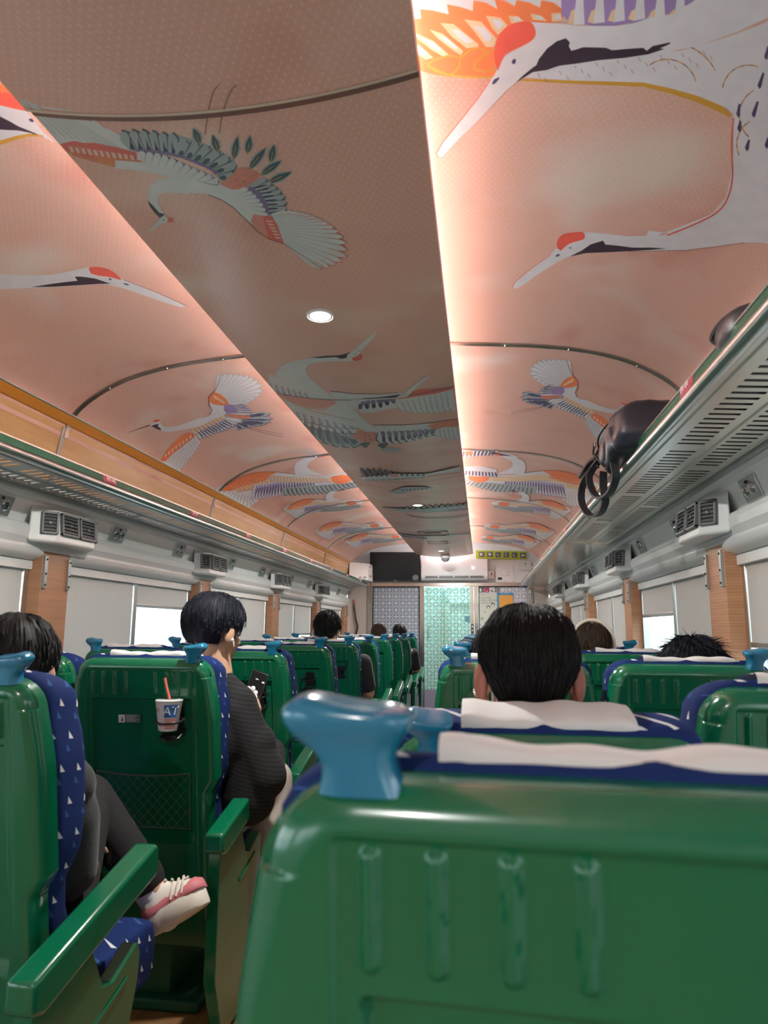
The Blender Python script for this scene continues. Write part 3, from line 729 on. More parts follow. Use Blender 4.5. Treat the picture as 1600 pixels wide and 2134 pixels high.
def flying(t, s, flip=False, k=1.0):      # the crane with one wing up, seen on both sides
    m = (lambda pts: t([(1600 - x, y) for x, y in pts])) if flip else t
    poly(s, 'grey', m([(660, 610), (740, 540), (840, 465), (960, 440), (1090, 440), (1220, 460), (1160, 500), (1180, 520), (1060, 570), (930, 620), (820, 650), (740, 690), (700, 650)]))
    fan(s, 'grey', m([(1120, 470), (1130, 520), (1060, 560)]), m([(1390, 455), (1410, 490), (1412, 522), (1350, 545), (1340, 555), (1270, 555), (1180, 575), (1120, 600)]), 9, 'navy', ew=.14)
    fan(s, 'navy', m([(1130, 480), (1130, 520), (1070, 560)]), m([(1350, 455), (1400, 515), (1330, 545), (1270, 550), (1120, 595)]), 6, None, overlap=.4)
    fan(s, 'white', m([(700, 600), (800, 560), (900, 520), (980, 490)]), m([(750, 690), (820, 668), (900, 630), (980, 610), (1060, 570), (1130, 530)]), 12, 'navy', ew=.12)
    fan(s, 'navy', m([(700, 625), (800, 580), (900, 545), (980, 510)]), m([(775, 665), (860, 640), (940, 605), (1040, 560)]), 11, None, overlap=.42)
    fan(s, 'cream', m([(660, 600), (740, 540), (830, 490), (920, 460)]), m([(710, 640), (800, 590), (900, 545), (980, 500)]), 9, 'purple', ew=.1)
    poly(s, 'white', m([(840, 465), (830, 400), (830, 350), (880, 370), (960, 380), (1010, 420), (960, 470), (880, 500), (760, 560), (680, 590), (720, 520)]))
    poly(s, 'salmon', m([(960, 462), (1080, 458), (1200, 470), (1210, 490), (1150, 505), (1040, 490)]))
    # raised wing
    fan(s, 'white', m([(880, 250), (920, 275), (980, 320), (1010, 365)]), m([(935, 85), (1030, 85), (1120, 95), (1200, 105), (1265, 135), (1310, 175), (1322, 215), (1310, 260), (1270, 290), (1230, 320), (1160, 350)]), 14, 'grey', ew=.12, blunt=.82, overlap=1.7)
    poly(s, 'orange', m([(815, 300), (870, 252), (930, 270), (975, 310), (1010, 358), (945, 375), (870, 365), (830, 345)]))
    for i in range(5): poly(s, 'cream', m([(862 + i * 22, 285 + i * 13), (880 + i * 22, 280 + i * 14), (900 + i * 18, 312 + i * 12), (880 + i * 18, 318 + i * 10)]))
    fan(s, 'white', m([(960, 375), (990, 410), (990, 450)]), m([(1130, 360), (1190, 390), (1225, 430), (1220, 455)]), 7, 'navy', ew=.14)
    poly(s, 'purple', m([(965, 370), (1040, 365), (1090, 420), (1080, 450), (990, 450), (960, 420)]))
    fan(s, 'navy', m([(1040, 370), (1085, 420), (1080, 450)]), m([(1150, 365), (1200, 410), (1215, 445)]), 6, None, overlap=.4)
    stroke(s, 'line', m([(935, 90), (915, 160), (880, 240), (820, 300), (825, 370), (850, 420), (830, 465)]), [1, 1.4, 1.5, 2, 2.2, 2, 1.2])
    # lowered wing
    fan(s, 'white', m([(690, 650), (600, 720), (500, 800), (420, 890)]), m([(735, 740), (705, 785), (655, 865), (620, 890), (590, 950), (550, 985), (500, 960), (430, 930), (400, 900)]), 15, 'grey', ew=.15, blunt=.85, overlap=1.6)
    poly(s, 'orange', m([(690, 650), (640, 625), (560, 660), (480, 740), (420, 810), (380, 885), (420, 895), (470, 840), (560, 770), (640, 700), (690, 665)]))
    for i in range(8):
        x = 655 - i * 33; y = 650 + i * 24; poly(s, 'cream', m([(x, y), (x + 18, y + 14), (x - 4, y + 42), (x - 22, y + 22)]))
    for i in range(9):
        x = 672 - i * 33; y = 645 + i * 24; stroke(s, 'red', m([(x, y), (x - 12, y + 45), (x - 40, y + 62)]), 1.4)
    # neck, head
    poly(s, 'white', m(sm([(800, 490), (740, 490), (660, 520), (560, 555), (470, 572), (410, 572), (378, 545), (362, 515), (340, 530), (300, 545), (270, 555), (300, 575), (350, 600), (400, 618), (480, 618), (580, 602), (680, 580), (760, 540)], 3)))
    poly(s, 'red', m([(300, 525), (325, 508), (365, 505), (370, 518), (330, 530)])); poly(s, 'black', m([(285, 565), (325, 552), (355, 545), (350, 568), (375, 590), (380, 608), (345, 595), (315, 578)]))
    poly(s, 'line', m([(280, 548), (270, 568), (70, 630), (70, 626)])); 
    for d in (0, 22): stroke(s, 'line', m([(1180, 580 + d * .3), (1340, 610 + d), (1510, 645 + d)]), .9)
def crane_double():                       # two long-necked cranes crossing the centre panel
    f = T(560, 690, .25); s = 'P'
    def one(dx, dy, k, body=True):
        g = lambda pts: f([(x * k + dx, y * k + dy) for x, y in pts])
        poly(s, 'grey', g([(180, 800), (250, 700), (460, 690), (720, 800), (740, 870), (680, 900), (780, 940), (560, 960), (420, 900), (300, 850)]))
        fan(s, 'grey', g([(250, 740), (450, 800), (700, 890)]), g([(270, 830), (400, 890), (440, 920), (570, 960), (650, 965), (760, 940)]), 7, 'teal', ew=.14)
        fan(s, 'teal', g([(250, 760), (450, 820), (700, 900)]), g([(300, 830), (420, 900), (560, 950), (740, 935)]), 7, None, overlap=.45)
        fan(s, 'white', g([(200, 690), (330, 720), (500, 755), (700, 780)]), g([(230, 740), (350, 800), (480, 830), (600, 850), (720, 850)]), 9, 'navy', ew=.12)
        fan(s, 'white', g([(180, 640), (330, 680), (500, 710), (720, 745)]), g([(230, 710), (350, 760), (500, 795), (620, 810), (740, 805)]), 9, 'purple', ew=.12)
        poly(s, 'white', g([(460, 680), (180, 620), (330, 640), (450, 665), (480, 650), (570, 600), (700, 575), (720, 660), (800, 740), (880, 800), (910, 850), (840, 850), (740, 800), (720, 740), (560, 710)]))
        poly(s, 'white', g([(120, 560), (200, 600), (330, 660), (500, 700), (720, 745), (720, 800), (500, 740), (330, 700), (200, 660)]))
        poly(s, 'salmon', g([(680, 885), (760, 825), (830, 840), (910, 838), (918, 880), (890, 920), (800, 930), (730, 905)]))
        for q in [(800, 850), (830, 870), (880, 855), (840, 895), (800, 910), (890, 880)]: poly(s, 'black', g([(q[0], q[1]), (q[0] + 10, q[1] + 2), (q[0] + 6, q[1] + 16)]))
        # right wing
        poly(s, 'white', g([(880, 785), (1100, 785), (1310, 770), (1400, 770), (1560, 730), (1640, 720), (1640, 900), (1530, 900), (1400, 850), (1370, 870), (1180, 920), (1000, 940), (910, 900)]))
        fan(s, 'white', g([(920, 840), (1100, 830), (1400, 810)]), g([(930, 930), (1100, 935), (1250, 900), (1400, 860)]), 9, 'navy', ew=.14)
        fan(s, 'navy', g([(930, 880), (1100, 870), (1390, 820)]), g([(960, 925), (1100, 915), (1240, 890), (1370, 855)]), 9, None, overlap=.5)
        fan(s, 'purple', g([(920, 835), (1100, 830), (1380, 810)]), g([(960, 885), (1100, 880), (1240, 870), (1390, 835)]), 9, None, overlap=.6)
        fan(s, 'white', g([(1390, 830), (1500, 800), (1640, 760)]), g([(1420, 880), (1530, 905), (1640, 900)]), 7, 'grey', ew=.12)
        poly(s, 'orange', g([(1310, 790), (1420, 755), (1640, 715), (1640, 790), (1450, 800), (1400, 820)]))
        stroke(s, 'line', g([(880, 782), (1100, 783), (1310, 768), (1560, 730)]), 1.2)
    # upper pair member: long neck curving right, head with upturned beak
    poly(s, 'white', f([(0, 360), (60, 380), (180, 410), (350, 470), (430, 470), (540, 570), (300, 560), (60, 510), (-20, 440)]))
    fan(s, 'white', f([(20, 430), (150, 460), (350, 520)]), f([(60, 500), (200, 540), (380, 590)]), 7, 'purple', ew=.15)
    poly(s, 'salmon', f([(90, 525), (330, 560), (560, 570), (560, 600), (480, 640), (390, 640), (240, 610), (130, 560)]))
    poly(s, 'white', f(sm([(50, 370), (90, 310), (170, 262), (300, 232), (420, 215), (580, 210), (650, 190), (700, 165), (740, 190), (720, 235), (690, 250), (560, 248), (460, 255), (360, 268), (315, 300), (310, 340), (360, 410), (460, 490), (540, 570), (350, 470), (180, 410)], 3)))
    poly(s, 'black', f([(350, 220), (480, 205), (580, 202), (650, 185), (690, 170), (655, 195), (650, 222), (600, 232), (560, 215), (430, 225)]))
    poly(s, 'white', f([(690, 180), (760, 110), (885, 12), (895, 22), (840, 90), (770, 165), (740, 230), (660, 235)]))
    poly(s, 'red', f([(690, 225), (740, 205), (765, 182), (780, 205), (775, 235), (740, 248), (705, 246)])); poly(s, 'black', f([(715, 192), (728, 190), (722, 200)])); poly(s, 'black', f([(750, 165), (765, 158), (760, 168)]))
    # its right wing
    poly(s, 'white', f([(510, 500), (700, 520), (900, 525), (1080, 510), (1180, 520), (1530, 470), (1560, 660), (1230, 680), (1080, 640), (1000, 650), (880, 680), (770, 680), (735, 640), (560, 600)]))
    fan(s, 'navy', f([(740, 610), (900, 575), (1050, 560)]), f([(760, 655), (850, 650), (940, 640), (1050, 600)]), 6, None, overlap=.6)
    fan(s, 'purple', f([(760, 590), (900, 565), (1050, 550)]), f([(800, 620), (900, 605), (1050, 585)]), 7, None, overlap=.8)
    fan(s, 'white', f([(1060, 590), (1250, 550), (1530, 500)]), f([(1130, 665), (1230, 683), (1380, 685), (1530, 665)]), 10, 'grey', ew=.1)
    poly(s, 'red', f([(1060, 570), (1180, 500), (1300, 480), (1530, 472), (1530, 485), (1400, 520), (1200, 550)])); stroke(s, 'line', f([(510, 500), (700, 520), (900, 525), (1080, 512)]), 1.4)
    one(0, 0, 1)
    # lower bird's head laid along the joint
    poly(s, 'white', f([(560, 600), (700, 570), (850, 560), (1050, 555), (1110, 540), (1150, 490), (1320, 368), (1335, 380), (1210, 490), (1150, 545), (1060, 560), (800, 575), (720, 600), (700, 650)]))
    poly(s, 'black', f([(760, 562), (950, 548), (1100, 525), (1060, 552), (900, 560), (800, 565)])); poly(s, 'black', f([(1135, 525), (1148, 522), (1142, 532)]))
    for q in [(790, 945), (940, 950)]: poly(s, 'teal', f([(q[0] - 40, q[1]), (q[0], q[1] - 18), (q[0] + 60, q[1] - 15), (q[0] + 20, q[1] + 30)]))
    poly(s, 'grey', f([(920, 985), (1000, 968), (1080, 975), (1105, 995), (1060, 1010), (960, 1005)]))
def rib_bird(s, t, flip=False, head=True):   # far birds: long wing seen edge-on with a dark feather hem
    m = t
    fan(s, 'white', m([(70, 190), (120, 215), (190, 235)]), m([(20, 232), (60, 262), (105, 290), (150, 300), (185, 275)]), 12, 'grey', ew=.12, blunt=.85)
    poly(s, 'white', m(sm([(60, 205), (120, 172), (190, 152), (260, 148), (350, 158), (430, 166), (500, 160), (560, 150), (610, 158), (640, 170), (600, 188), (520, 200), (440, 214), (350, 226), (260, 236), (180, 246), (110, 240)], 3)))
    poly(s, 'orange', m(sm([(40, 228), (75, 195), (120, 168), (190, 147), (270, 148), (245, 162), (236, 178), (190, 196), (130, 212), (80, 226)], 3)))
    for i in range(11): stroke(s, 'cream', m([(78 + i * 15, 204 - i * 3.6), (98 + i * 14, 216 - i * 3.2)]), 1.0)
    fan(s, 'cream', m([(100, 215), (180, 196), (240, 178)]), m([(125, 226), (190, 214), (262, 196)]), 9, 'red', ew=.12, vein=False)
    fan(s, 'white', m([(180, 200), (300, 186), (420, 186)]), m([(176, 262), (260, 250), (340, 236), (440, 222)]), 20, 'purple', ew=.16, vein=False, blunt=.85)
    fan(s, 'purple', m([(185, 205), (300, 190), (430, 188)]), m([(182, 244), (300, 232), (430, 212)]), 22, None, overlap=.55, vein=False)
    fan(s, 'navy', m([(190, 214), (300, 198), (430, 194)]), m([(178, 256), (270, 246), (440, 218)]), 22, None, overlap=.34, vein=False)
    fan(s, 'grey', m([(300, 214), (420, 204), (500, 196), (600, 186)]), m([(318, 246), (400, 240), (470, 236), (540, 222), (618, 204)]), 17, 'teal', ew=.2, vein=False, blunt=.6)
    fan(s, 'teal', m([(310, 218), (420, 208), (600, 190)]), m([(326, 242), (470, 232), (612, 203)]), 17, None, overlap=.35, vein=False)
    fan(s, 'cream', m([(250, 160), (380, 170), (490, 172)]), m([(258, 190), (380, 194), (500, 188)]), 18, 'purple', ew=.12, vein=False)
    poly(s, 'orange', m(sm([(498, 168), (530, 160), (565, 160), (585, 172), (578, 186), (540, 196), (506, 190)], 3)))
    for q in ((520, 175), (545, 170), (560, 182), (535, 186)): poly(s, 'line', m([(q[0], q[1]), (q[0] + 4, q[1] + 1), (q[0] + 2, q[1] + 5)]))
    stroke(s, 'line', m(sm([(60, 205), (120, 170), (190, 150), (260, 146), (350, 156)])), .9)
    if head:
        poly(s, 'white', m(sm([(352, 160), (346, 130), (356, 106), (385, 94), (432, 90), (424, 98), (404, 108), (400, 124), (416, 140), (470, 160)], 4)))
        poly(s, 'white', m(sm([(372, 90), (410, 78), (450, 72), (484, 76), (440, 88), (400, 98)], 3))); poly(s, 'black', m([(400, 86), (450, 75), (488, 69), (489, 76), (450, 84)]))
        poly(s, 'red', m([(452, 80), (470, 76), (472, 82), (456, 85)]))
def far_art():
    h = T(440, 910, .5)
    rib_bird('A', h)
    for i in range(7): stroke('A', 'grey', h([(320 + i * 14, 60 - i * 3), (430 + i * 6, 78)]), 1)
    MR = lambda x0, y0, k: (lambda pts: [(x0 - x * k, y0 + y * k) for x, y in pts])
    rib_bird('A', MR(1268, 907, .5))                                   # mirrored on the right
    poly('A', 'white', h([(1045, 50), (1180, 50), (1160, 75), (1045, 85)])); fan('A', 'navy', h([(1045, 60), (1190, 58)]), h([(1050, 85), (1170, 78)]), 9, None, overlap=.5)
    poly('A', 'orange', h([(1060, 60), (1090, 60), (1090, 75), (1060, 75)]))
    poly('A', 'white', h([(1045, 125), (1120, 120), (1190, 135), (1190, 165), (1100, 165), (1045, 155)])); fan('A', 'navy', h([(1045, 140), (1190, 148)]), h([(1045, 160), (1190, 168)]), 11, None, overlap=.5)
    # next bay
    for k_, y_, l_, r_ in ((.27, 1000, 585, 1196), (.24, 1052, 650, 1161), (.20, 1082, 715, 1129)):
        rib_bird('A', T(l_, y_, k_), False, k_ > .25); rib_bird('A', MR(r_, y_ + 2, k_), False, k_ > .25)
    # centre panel, far
    g = h
    poly('P', 'white', g([(610, 165), (760, 150), (900, 150), (1035, 120), (1035, 140), (900, 160), (760, 170), (640, 180)]))
    fan('P', 'navy', g([(640, 165), (760, 160), (890, 158)]), g([(620, 130), (700, 128), (800, 150), (890, 150)]), 12, None, overlap=.5)
    fan('P', 'grey', g([(640, 170), (760, 168), (890, 160)]), g([(650, 182), (760, 178), (890, 162)]), 10, None, overlap=.7)
    poly('P', 'salmon', g([(740, 150), (770, 148), (785, 160), (760, 165)])); poly('P', 'salmon', g([(900, 155), (1035, 142), (1035, 148), (900, 162)]))
    poly('P', 'grey', g([(740, 230), (800, 205), (880, 205), (930, 212), (860, 218), (790, 235)])); fan('P', 'navy', g([(790, 215), (900, 208)]), g([(800, 222), (900, 215)]), 7, None, overlap=.5)
    poly('P', 'grey', g([(700, 290), (850, 300), (960, 290), (1068, 278), (1072, 300), (960, 312), (800, 310)]))
    fan('P', 'teal', g([(780, 298), (900, 300), (1065, 285)]), g([(790, 292), (900, 285), (1000, 278), (1065, 272)]), 12, None, overlap=.6)
    poly('P', 'purple', g([(980, 300), (1072, 290), (1072, 302), (990, 308)])); stroke('P', 'line', g([(760, 300), (900, 312), (1075, 295)]), 1)
    stroke('P', 'line', g([(810, 318), (835, 330), (900, 338), (1000, 336), (1078, 322)]), 1.2); poly('P', 'black', g([(818, 322), (845, 332), (830, 330)]))
    fan('P', 'navy', g([(790, 408), (900, 418)]), g([(800, 415), (900, 426)]), 9, None, overlap=.6); stroke('P', 'grey', g([(770, 402), (850, 412), (960, 412), (1080, 402)]), 2)
    for y in (0, 1): stroke('P', 'line', g([(878, 392 + y * 14 - 4), (985, 392 + y * 14 - 4)]), .8)
for fn_ in (crane_one, crane_double, crane_two, crane_left_head): LAY[0] = 0; fn_()
LAY[0] = 0; crane_three(); LAY[0] = 0
flying(T(250, 760, .225), 'A'); LAY[0] = 0
def Gt(pts):  # the right-hand twin, traced a little flatter
    return [(1040 + 1600 * .20625 - (1600 - x) * .20625 * .98 - 0, 730 + (y - 20) * .20625 * .98 + (x * .009)) for x, y in pts]
flying(Gt, 'A', True); LAY[0] = 0
far_art()

def lay_art(mb, which, ylo=-99, yhi=99, base_m=1):
    br = SXB if which == 'A' else PXB
    for ink, lay, pcs in ART[which]:
        off = .0003 + .0000035 * lay
        for k, pg in pcs:
            cy = sum(p[1] for p in pg) / len(pg)
            if not (ylo <= cy < yhi): continue
            if which == 'A': za, zb = arch_z(br[k])[0], arch_z(br[k + 1])[0]
            else: za, zb = panel_z(br[k], cy), panel_z(br[k + 1], cy)
            n = V(zb - za, 0, -(br[k + 1] - br[k])).normalized(); b = len(mb.v)
            for x, y in pg:
                t = (x - br[k]) / (br[k + 1] - br[k]); q = V(XM + x, y, lerp(za, zb, t)) + n * off; mb.v.append(q); mb.uv.append((x, y))
            ar = sum(pg[i - 1][0] * pg[i][1] - pg[i][0] * pg[i - 1][1] for i in range(len(pg)))
            f = tuple(range(b, b + len(pg))); mb.f.append(f[::-1] if ar > 0 else f); mb.mi.append(base_m + ink)
print('ART LAYERS', LAY[0])
lay_art(mb, 'A')
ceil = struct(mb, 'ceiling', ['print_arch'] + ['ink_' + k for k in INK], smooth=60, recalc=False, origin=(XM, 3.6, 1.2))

# ---- centre panels
pl = ['near segment of the curved salmon ceiling panel, plain, overlapping its neighbour', 'salmon centre ceiling panel printed with a diving crane and nearest round downlight',
      'centre ceiling panel printed with two long-necked cranes crossing it', 'centre ceiling panel with small far cranes and the second downlight', 'centre ceiling panel with a grey feathered wing, between second and third downlight',
      'last centre ceiling panel, at the end wall above the air conditioner']
for i in range(len(PB) - 1):
    mb = MB(); mb.uv = []
    y0, y1 = PB[i], PB[i + 1]
    if i == 0: y1 += .01
    n = 20; px_ = [XM - .4 + .8 * k / n for k in range(n + 1)]
    addcol(mb, px_, [panel_z(x - XM, (y0 + y1) / 2 if i else 0) for x in px_], [x * 1 for x in px_], y0, y1, 1, 0, True)
    zt = panel_z(.4, 0 if i == 0 else 5)
    for sx in (-1, 1):                     # folded edge
        b = len(mb.v); X0 = XM + sx * .4; X1 = XM + sx * .4
        for q in [(X0, y0, zt), (X0, y1, zt), (X1 + sx * .002, y1, zt + .016), (X1 + sx * .002, y0, zt + .016), (X1 - sx * .02, y1, zt + .018), (X1 - sx * .02, y0, zt + .018)]:
            mb.v.append(V(*q)); mb.uv.append((q[0], q[1]))
        mb.f += [(b, b + 1, b + 2, b + 3), (b + 3, b + 2, b + 4, b + 5)]; mb.mi += [0, 0]
    b = len(mb.v)                          # flat back so the strip light stays above
    for q in [(XM - .38, y0, 1.064), (XM + .38, y0, 1.064), (XM + .38, y1, 1.064), (XM - .38, y1, 1.064)]: mb.v.append(V(*q)); mb.uv.append((q[0], q[1]))
    mb.f.append((b, b + 1, b + 2, b + 3)); mb.mi.append(0)
    if i in (0, 5):
        pass
    lay_art(mb, 'P', y0 if i else -9, PB[i + 1])
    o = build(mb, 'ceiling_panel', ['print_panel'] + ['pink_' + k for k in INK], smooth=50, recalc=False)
    tag(o, pl[i], 'ceiling panel', 'centre ceiling panels')
# dark seals in the joints between the centre panels; the first strip paints in the lip's shadow
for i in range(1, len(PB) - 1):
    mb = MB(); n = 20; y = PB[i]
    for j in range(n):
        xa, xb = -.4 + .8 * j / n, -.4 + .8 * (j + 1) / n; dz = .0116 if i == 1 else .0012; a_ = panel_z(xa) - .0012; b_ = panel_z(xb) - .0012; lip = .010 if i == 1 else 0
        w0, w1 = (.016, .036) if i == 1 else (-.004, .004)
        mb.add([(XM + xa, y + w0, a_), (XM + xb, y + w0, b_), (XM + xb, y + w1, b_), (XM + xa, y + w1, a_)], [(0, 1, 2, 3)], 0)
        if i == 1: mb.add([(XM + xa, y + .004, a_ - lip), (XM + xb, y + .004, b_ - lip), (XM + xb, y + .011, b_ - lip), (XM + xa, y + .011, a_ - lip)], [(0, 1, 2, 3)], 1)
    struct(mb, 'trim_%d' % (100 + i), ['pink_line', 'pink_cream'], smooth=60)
# hangers and the LED battens on the panel backs
mb = MB(); mb.box(XM - .03, XM + .03, YC0, 9.9, 1.066, 1.10); 
for i in range(12): mb.box(XM - .2, XM + .2, -2.2 + i * 1.05, -2.16 + i * 1.05, 1.10, 1.205)
struct(mb, 'trim_1', 'alu_dull', smooth=0)
for sx in (-1, 1):
    mb = MB(); mb.box(XM + sx * .30 - .012, XM + sx * .30 + .012, YC0 + .05, 9.85, 1.066, 1.078)
    o = build(mb, 'led_batten', 'wall_white'); tag(o, ('left' if sx < 0 else 'right') + ' strip light batten hidden on top of the centre ceiling panel', 'strip light', 'cove strip lights')
# joint strips over the arch
k = 2
for i, y in enumerate(JOINTS):
    if y < -1: continue
    for sx in (-1, 1):
        mb = MB(); b = 0; pts = [(x, z) for x, z in zip(ARX, ARZ) if x > .30]
        ring = []
        for x, z in pts:
            n = nrm_arch(V(XM + sx * x, 0, 0)); ring.append([V(XM + sx * x, y - .014, z) + n * .006, V(XM + sx * x, y + .014, z) + n * .006, V(XM + sx * x, y + .014, z), V(XM + sx * x, y - .014, z)])
        mb.loft(ring)
        for x in (.62, .88, 1.15):
            z, _ = arch_z(x); n = nrm_arch(V(XM + sx * x, 0, 0)); mb.ell(V(XM + sx * x, y, z) + n * .007, .0045, n=8, k=6, m=1)
        struct(mb, 'trim_%d' % k, ['mirror_strip', 'chrome'], smooth=30); k += 1

# ---- end of the arch, white reveal in front of the bulkhead
mb = MB(); ring = []
for dx, z in [(-1.46, .60), (-1.42, .93), (-1.33, 1.06), (-1.15, 1.17), (-.9, 1.235), (-.5, 1.27), (0, 1.28), (.5, 1.27), (.9, 1.235), (1.15, 1.17), (1.33, 1.06), (1.42, .93), (1.46, .60)]:
    ring.append([V(XM + dx, Y1A - .01, z), V(XM + dx, 10.32, z)])
for i in range(len(ring) - 1): mb.add([ring[i][0], ring[i][1], ring[i + 1][1], ring[i + 1][0]], [(0, 1, 2, 3)])
struct(mb, 'trim_%d' % k, 'wall_white', smooth=60); k += 1
# roof skin above everything (keeps the daylight out)
mb = MB(); mb.box(XM - 1.62, XM + 1.62, YC0 - .1, 11.6, 1.34, 1.38); mb.box(XM - 1.62, XM - 1.56, YC0 - .1, 11.6, .33, 1.34); mb.box(XM + 1.56, XM + 1.62, YC0 - .1, 11.6, .33, 1.34)
struct(mb, 'roof', 'offwhite', smooth=0)

# ---- floor
mb = MB(); mb.box(XM - 1.56, XM + 1.56, YC0, 11.5, -1.27, -1.22); struct(mb, 'floor', 'floor_wood', smooth=0)

# ---- side walls
PF = [3.12 + 1.785 * i for i in range(-3, 4)]   # far edge of every pillar
PWD = .215
for side, sx in (('left', -1), ('right', 1)):
    X = lambda d: XM + sx * d
    # upper bulkhead with sloped lamp recess and cornice
    prof = [(1.345, .90), (1.37, .88), (1.40, .62), (1.40, .60), (1.425, .585), (1.425, .555), (1.445, .545), (1.478, .455), (1.445, .44), (1.432, .415), (1.435, .385), (1.45, .357)]
    mb = MB()
    for i in range(len(prof) - 1):
        (a, b_), (c, d) = prof[i], prof[i + 1]
        mb.add([(X(a), YC0, b_), (X(a), 10.3, b_), (X(c), 10.3, d), (X(c), YC0, d)], [(0, 1, 2, 3)], 0)
    mb.add([(X(1.45), YC0, .357), (X(1.45), 10.3, .357), (X(1.56), 10.3, .357), (X(1.56), YC0, .357)], [(0, 1, 2, 3)], 0)
    # wall below the sills
    mb.box(X(1.45), X(1.56), YC0, 10.3, -1.22, -.42)
    mb.box(X(1.445), X(1.47), YC0, 10.3, -.425, -.405, 1)
    struct(mb, 'wall_' + side, ['offwhite', 'alu'], smooth=35)
    # wooden cladding between rack and arch, with mirror joint strips, and the orange rail
    mb = MB(); mb.add([(X(1.338), YC0, .885), (X(1.338), 9.9, .885), (X(1.385), 9.9, .625), (X(1.385), YC0, .625)], [(0, 1, 2, 3)])
    mb.add([(X(1.40), YC0, .885), (X(1.40), 9.9, .885), (X(1.338), 9.9, .885), (X(1.338), YC0, .885)], [(0, 1, 2, 3)])
    for y in JOINTS + [9.9]:
        mb.obox((X(1.361), y - .02, .755), (V(0, 1, 0), V(sx * .047, 0, -.26), V(.26, 0, sx * .047)), (.014, .128, .0035), 1)
    struct(mb, 'trim_%d' % k, ['wood_panel', 'mirror_strip'], smooth=0); k += 1
    mb = MB(); mb.prism([(X(1.30), YC0, .93), (X(1.322), YC0, .94), (X(1.345), YC0, .905), (X(1.342), YC0, .893), (X(1.328), YC0, .898)], (0, 9.9 - YC0, 0), 0)
    mb.prism([(X(1.296), YC0, .935), (X(1.31), YC0, .945), (X(1.322), YC0, .94), (X(1.30), YC0, .928)], (0, 9.9 - YC0, 0), 1)
    struct(mb, 'trim_%d' % k, ['orange_trim', 'alu'], smooth=25, bevel=(.002, 2)); k += 1
    # pillars
    for i, pf in enumerate(PF + [PF[-1] + 1.785]):
        y0, y1 = pf - PWD, min(pf, 10.3)
        if y0 > 10.2: continue
        mb = MB(); mb.box(X(1.45), X(1.56), y0, y1, -.42, .335)
        mb.prism([(X(1.44), y0 - .01, .335), (X(1.44), y1 + .01, .335), (X(1.452), y1 + .01, .36), (X(1.452), y0 - .01, .36)], (sx * .1, 0, 0), 1)
        for yy in (y0 + .016, y1 - .016):
            mb.box(X(1.437), X(1.452), yy - .010, yy + .010, .17, .315, 2)
            for zz in (.185, .30, .235): mb.ell((X(1.436), yy, zz), (.004, .005, .005), n=8, k=6, m=3)
        struct(mb, 'trim_%d' % k, ['wood_pillar_lined_lit' if sx > 0 else 'wood_pillar', 'offwhite', 'alu_dull', 'black_plastic'], smooth=30, bevel=(.003, 2)); k += 1
# ---- windows
side_names = {-1: 'left', 1: 'right'}
wn = 1
BL = {  # (side, bay): blind bottoms of near and far half, rel z
    (-1, 1): (-.42, .125), (1, 1): (-.42, .085), (1, 0): (-.42, -.055), (-1, 3): (-.42, -.07), (-1, 0): (-.42, -.42)}
for sx in (-1, 1):
    X = lambda d: XM + sx * d
    for bi in range(-2, 5):
        y0 = 3.12 + 1.785 * (bi - 1); y1 = y0 + 1.785 - PWD
        if y0 > 10: continue
        y1 = min(y1, 10.3)
        mb = MB()
        # curved soffit of the window head
        pts = [(1.45, .357), (1.443, .345), (1.447, .325), (1.462, .308), (1.49, .297), (1.52, .29), (1.52, .357)]
        mb.prism([(X(a), y0 - .004, b_) for a, b_ in pts], (0, y1 - y0 + .008, 0), 0)
        mb.box(X(1.496), X(1.52), y0, y1, .252, .292, 0)       # blind head box
        mb.box(X(1.52), X(1.56), y0, y1, .24, .30, 1)
        mb.box(X(1.52), X(1.56), y0, y1, -.42, -.38, 1)
        for yy in (y0, y1 - .035): mb.box(X(1.51), X(1.56), yy, yy + .035, -.38, .26, 1)
        ym = (y0 + y1) / 2
        mb.box(X(1.508), X(1.56), ym - .02, ym + .02, -.38, .252, 1)
        fr = struct(mb, 'window_%d' % wn, ['offwhite', 'alu'], smooth=35, bevel=(.002, 2)); wn += 1
        mb = MB(); mb.add([(X(1.547), y0 + .02, -.39), (X(1.547), y1 - .02, -.39), (X(1.547), y1 - .02, .25), (X(1.547), y0 + .02, .25)], [(0, 1, 2, 3)]); g = build(mb, 'pane', 'window_glass', parent=fr, smooth=0)
        # blinds
        zb = BL.get((sx, bi), (-.40, -.40) if bi >= 0 else (.20, .20))  # unseen bays behind the camera stay raised to let in extra daylight
        for h, (ya, yb) in enumerate(((y0 + .04, ym - .025), (ym + .025, y1 - .04))):
            z = zb[h]; r = thing('roller_blind', '', 'blind', (X(1.515), (ya + yb) / 2, z), 'grey roller blinds')
            cnt = bi + 2
            desc = 'raised, leaving the lower window open' if z > -.2 else 'drawn down'
            place = {0: 'near', 1: 'far'}[h] + ' half of the %s' % (['first', 'second', 'third', 'fourth', 'fifth', 'sixth', 'seventh'][cnt]) + ' window along the %s wall' % side_names[sx]
            r['label'] = 'grey roller blind %s, %s' % ('raised' if z > -.2 else 'drawn', place)
            mb = MB(); nn = 12
            mb.grid(lambda u, v: (X(1.515 + .002 * math.sin(u * 19)), lerp(ya, yb, u), lerp(z + .01, .255, v)), nn, 4); build(mb, 'fabric', 'blind_fabric', parent=r, smooth=60)
            mb = MB(); mb.box(X(1.508), X(1.522), ya, yb, z - .008, z + .012); build(mb, 'bottom_bar', 'alu_dull', parent=r, bevel=(.003, 2))
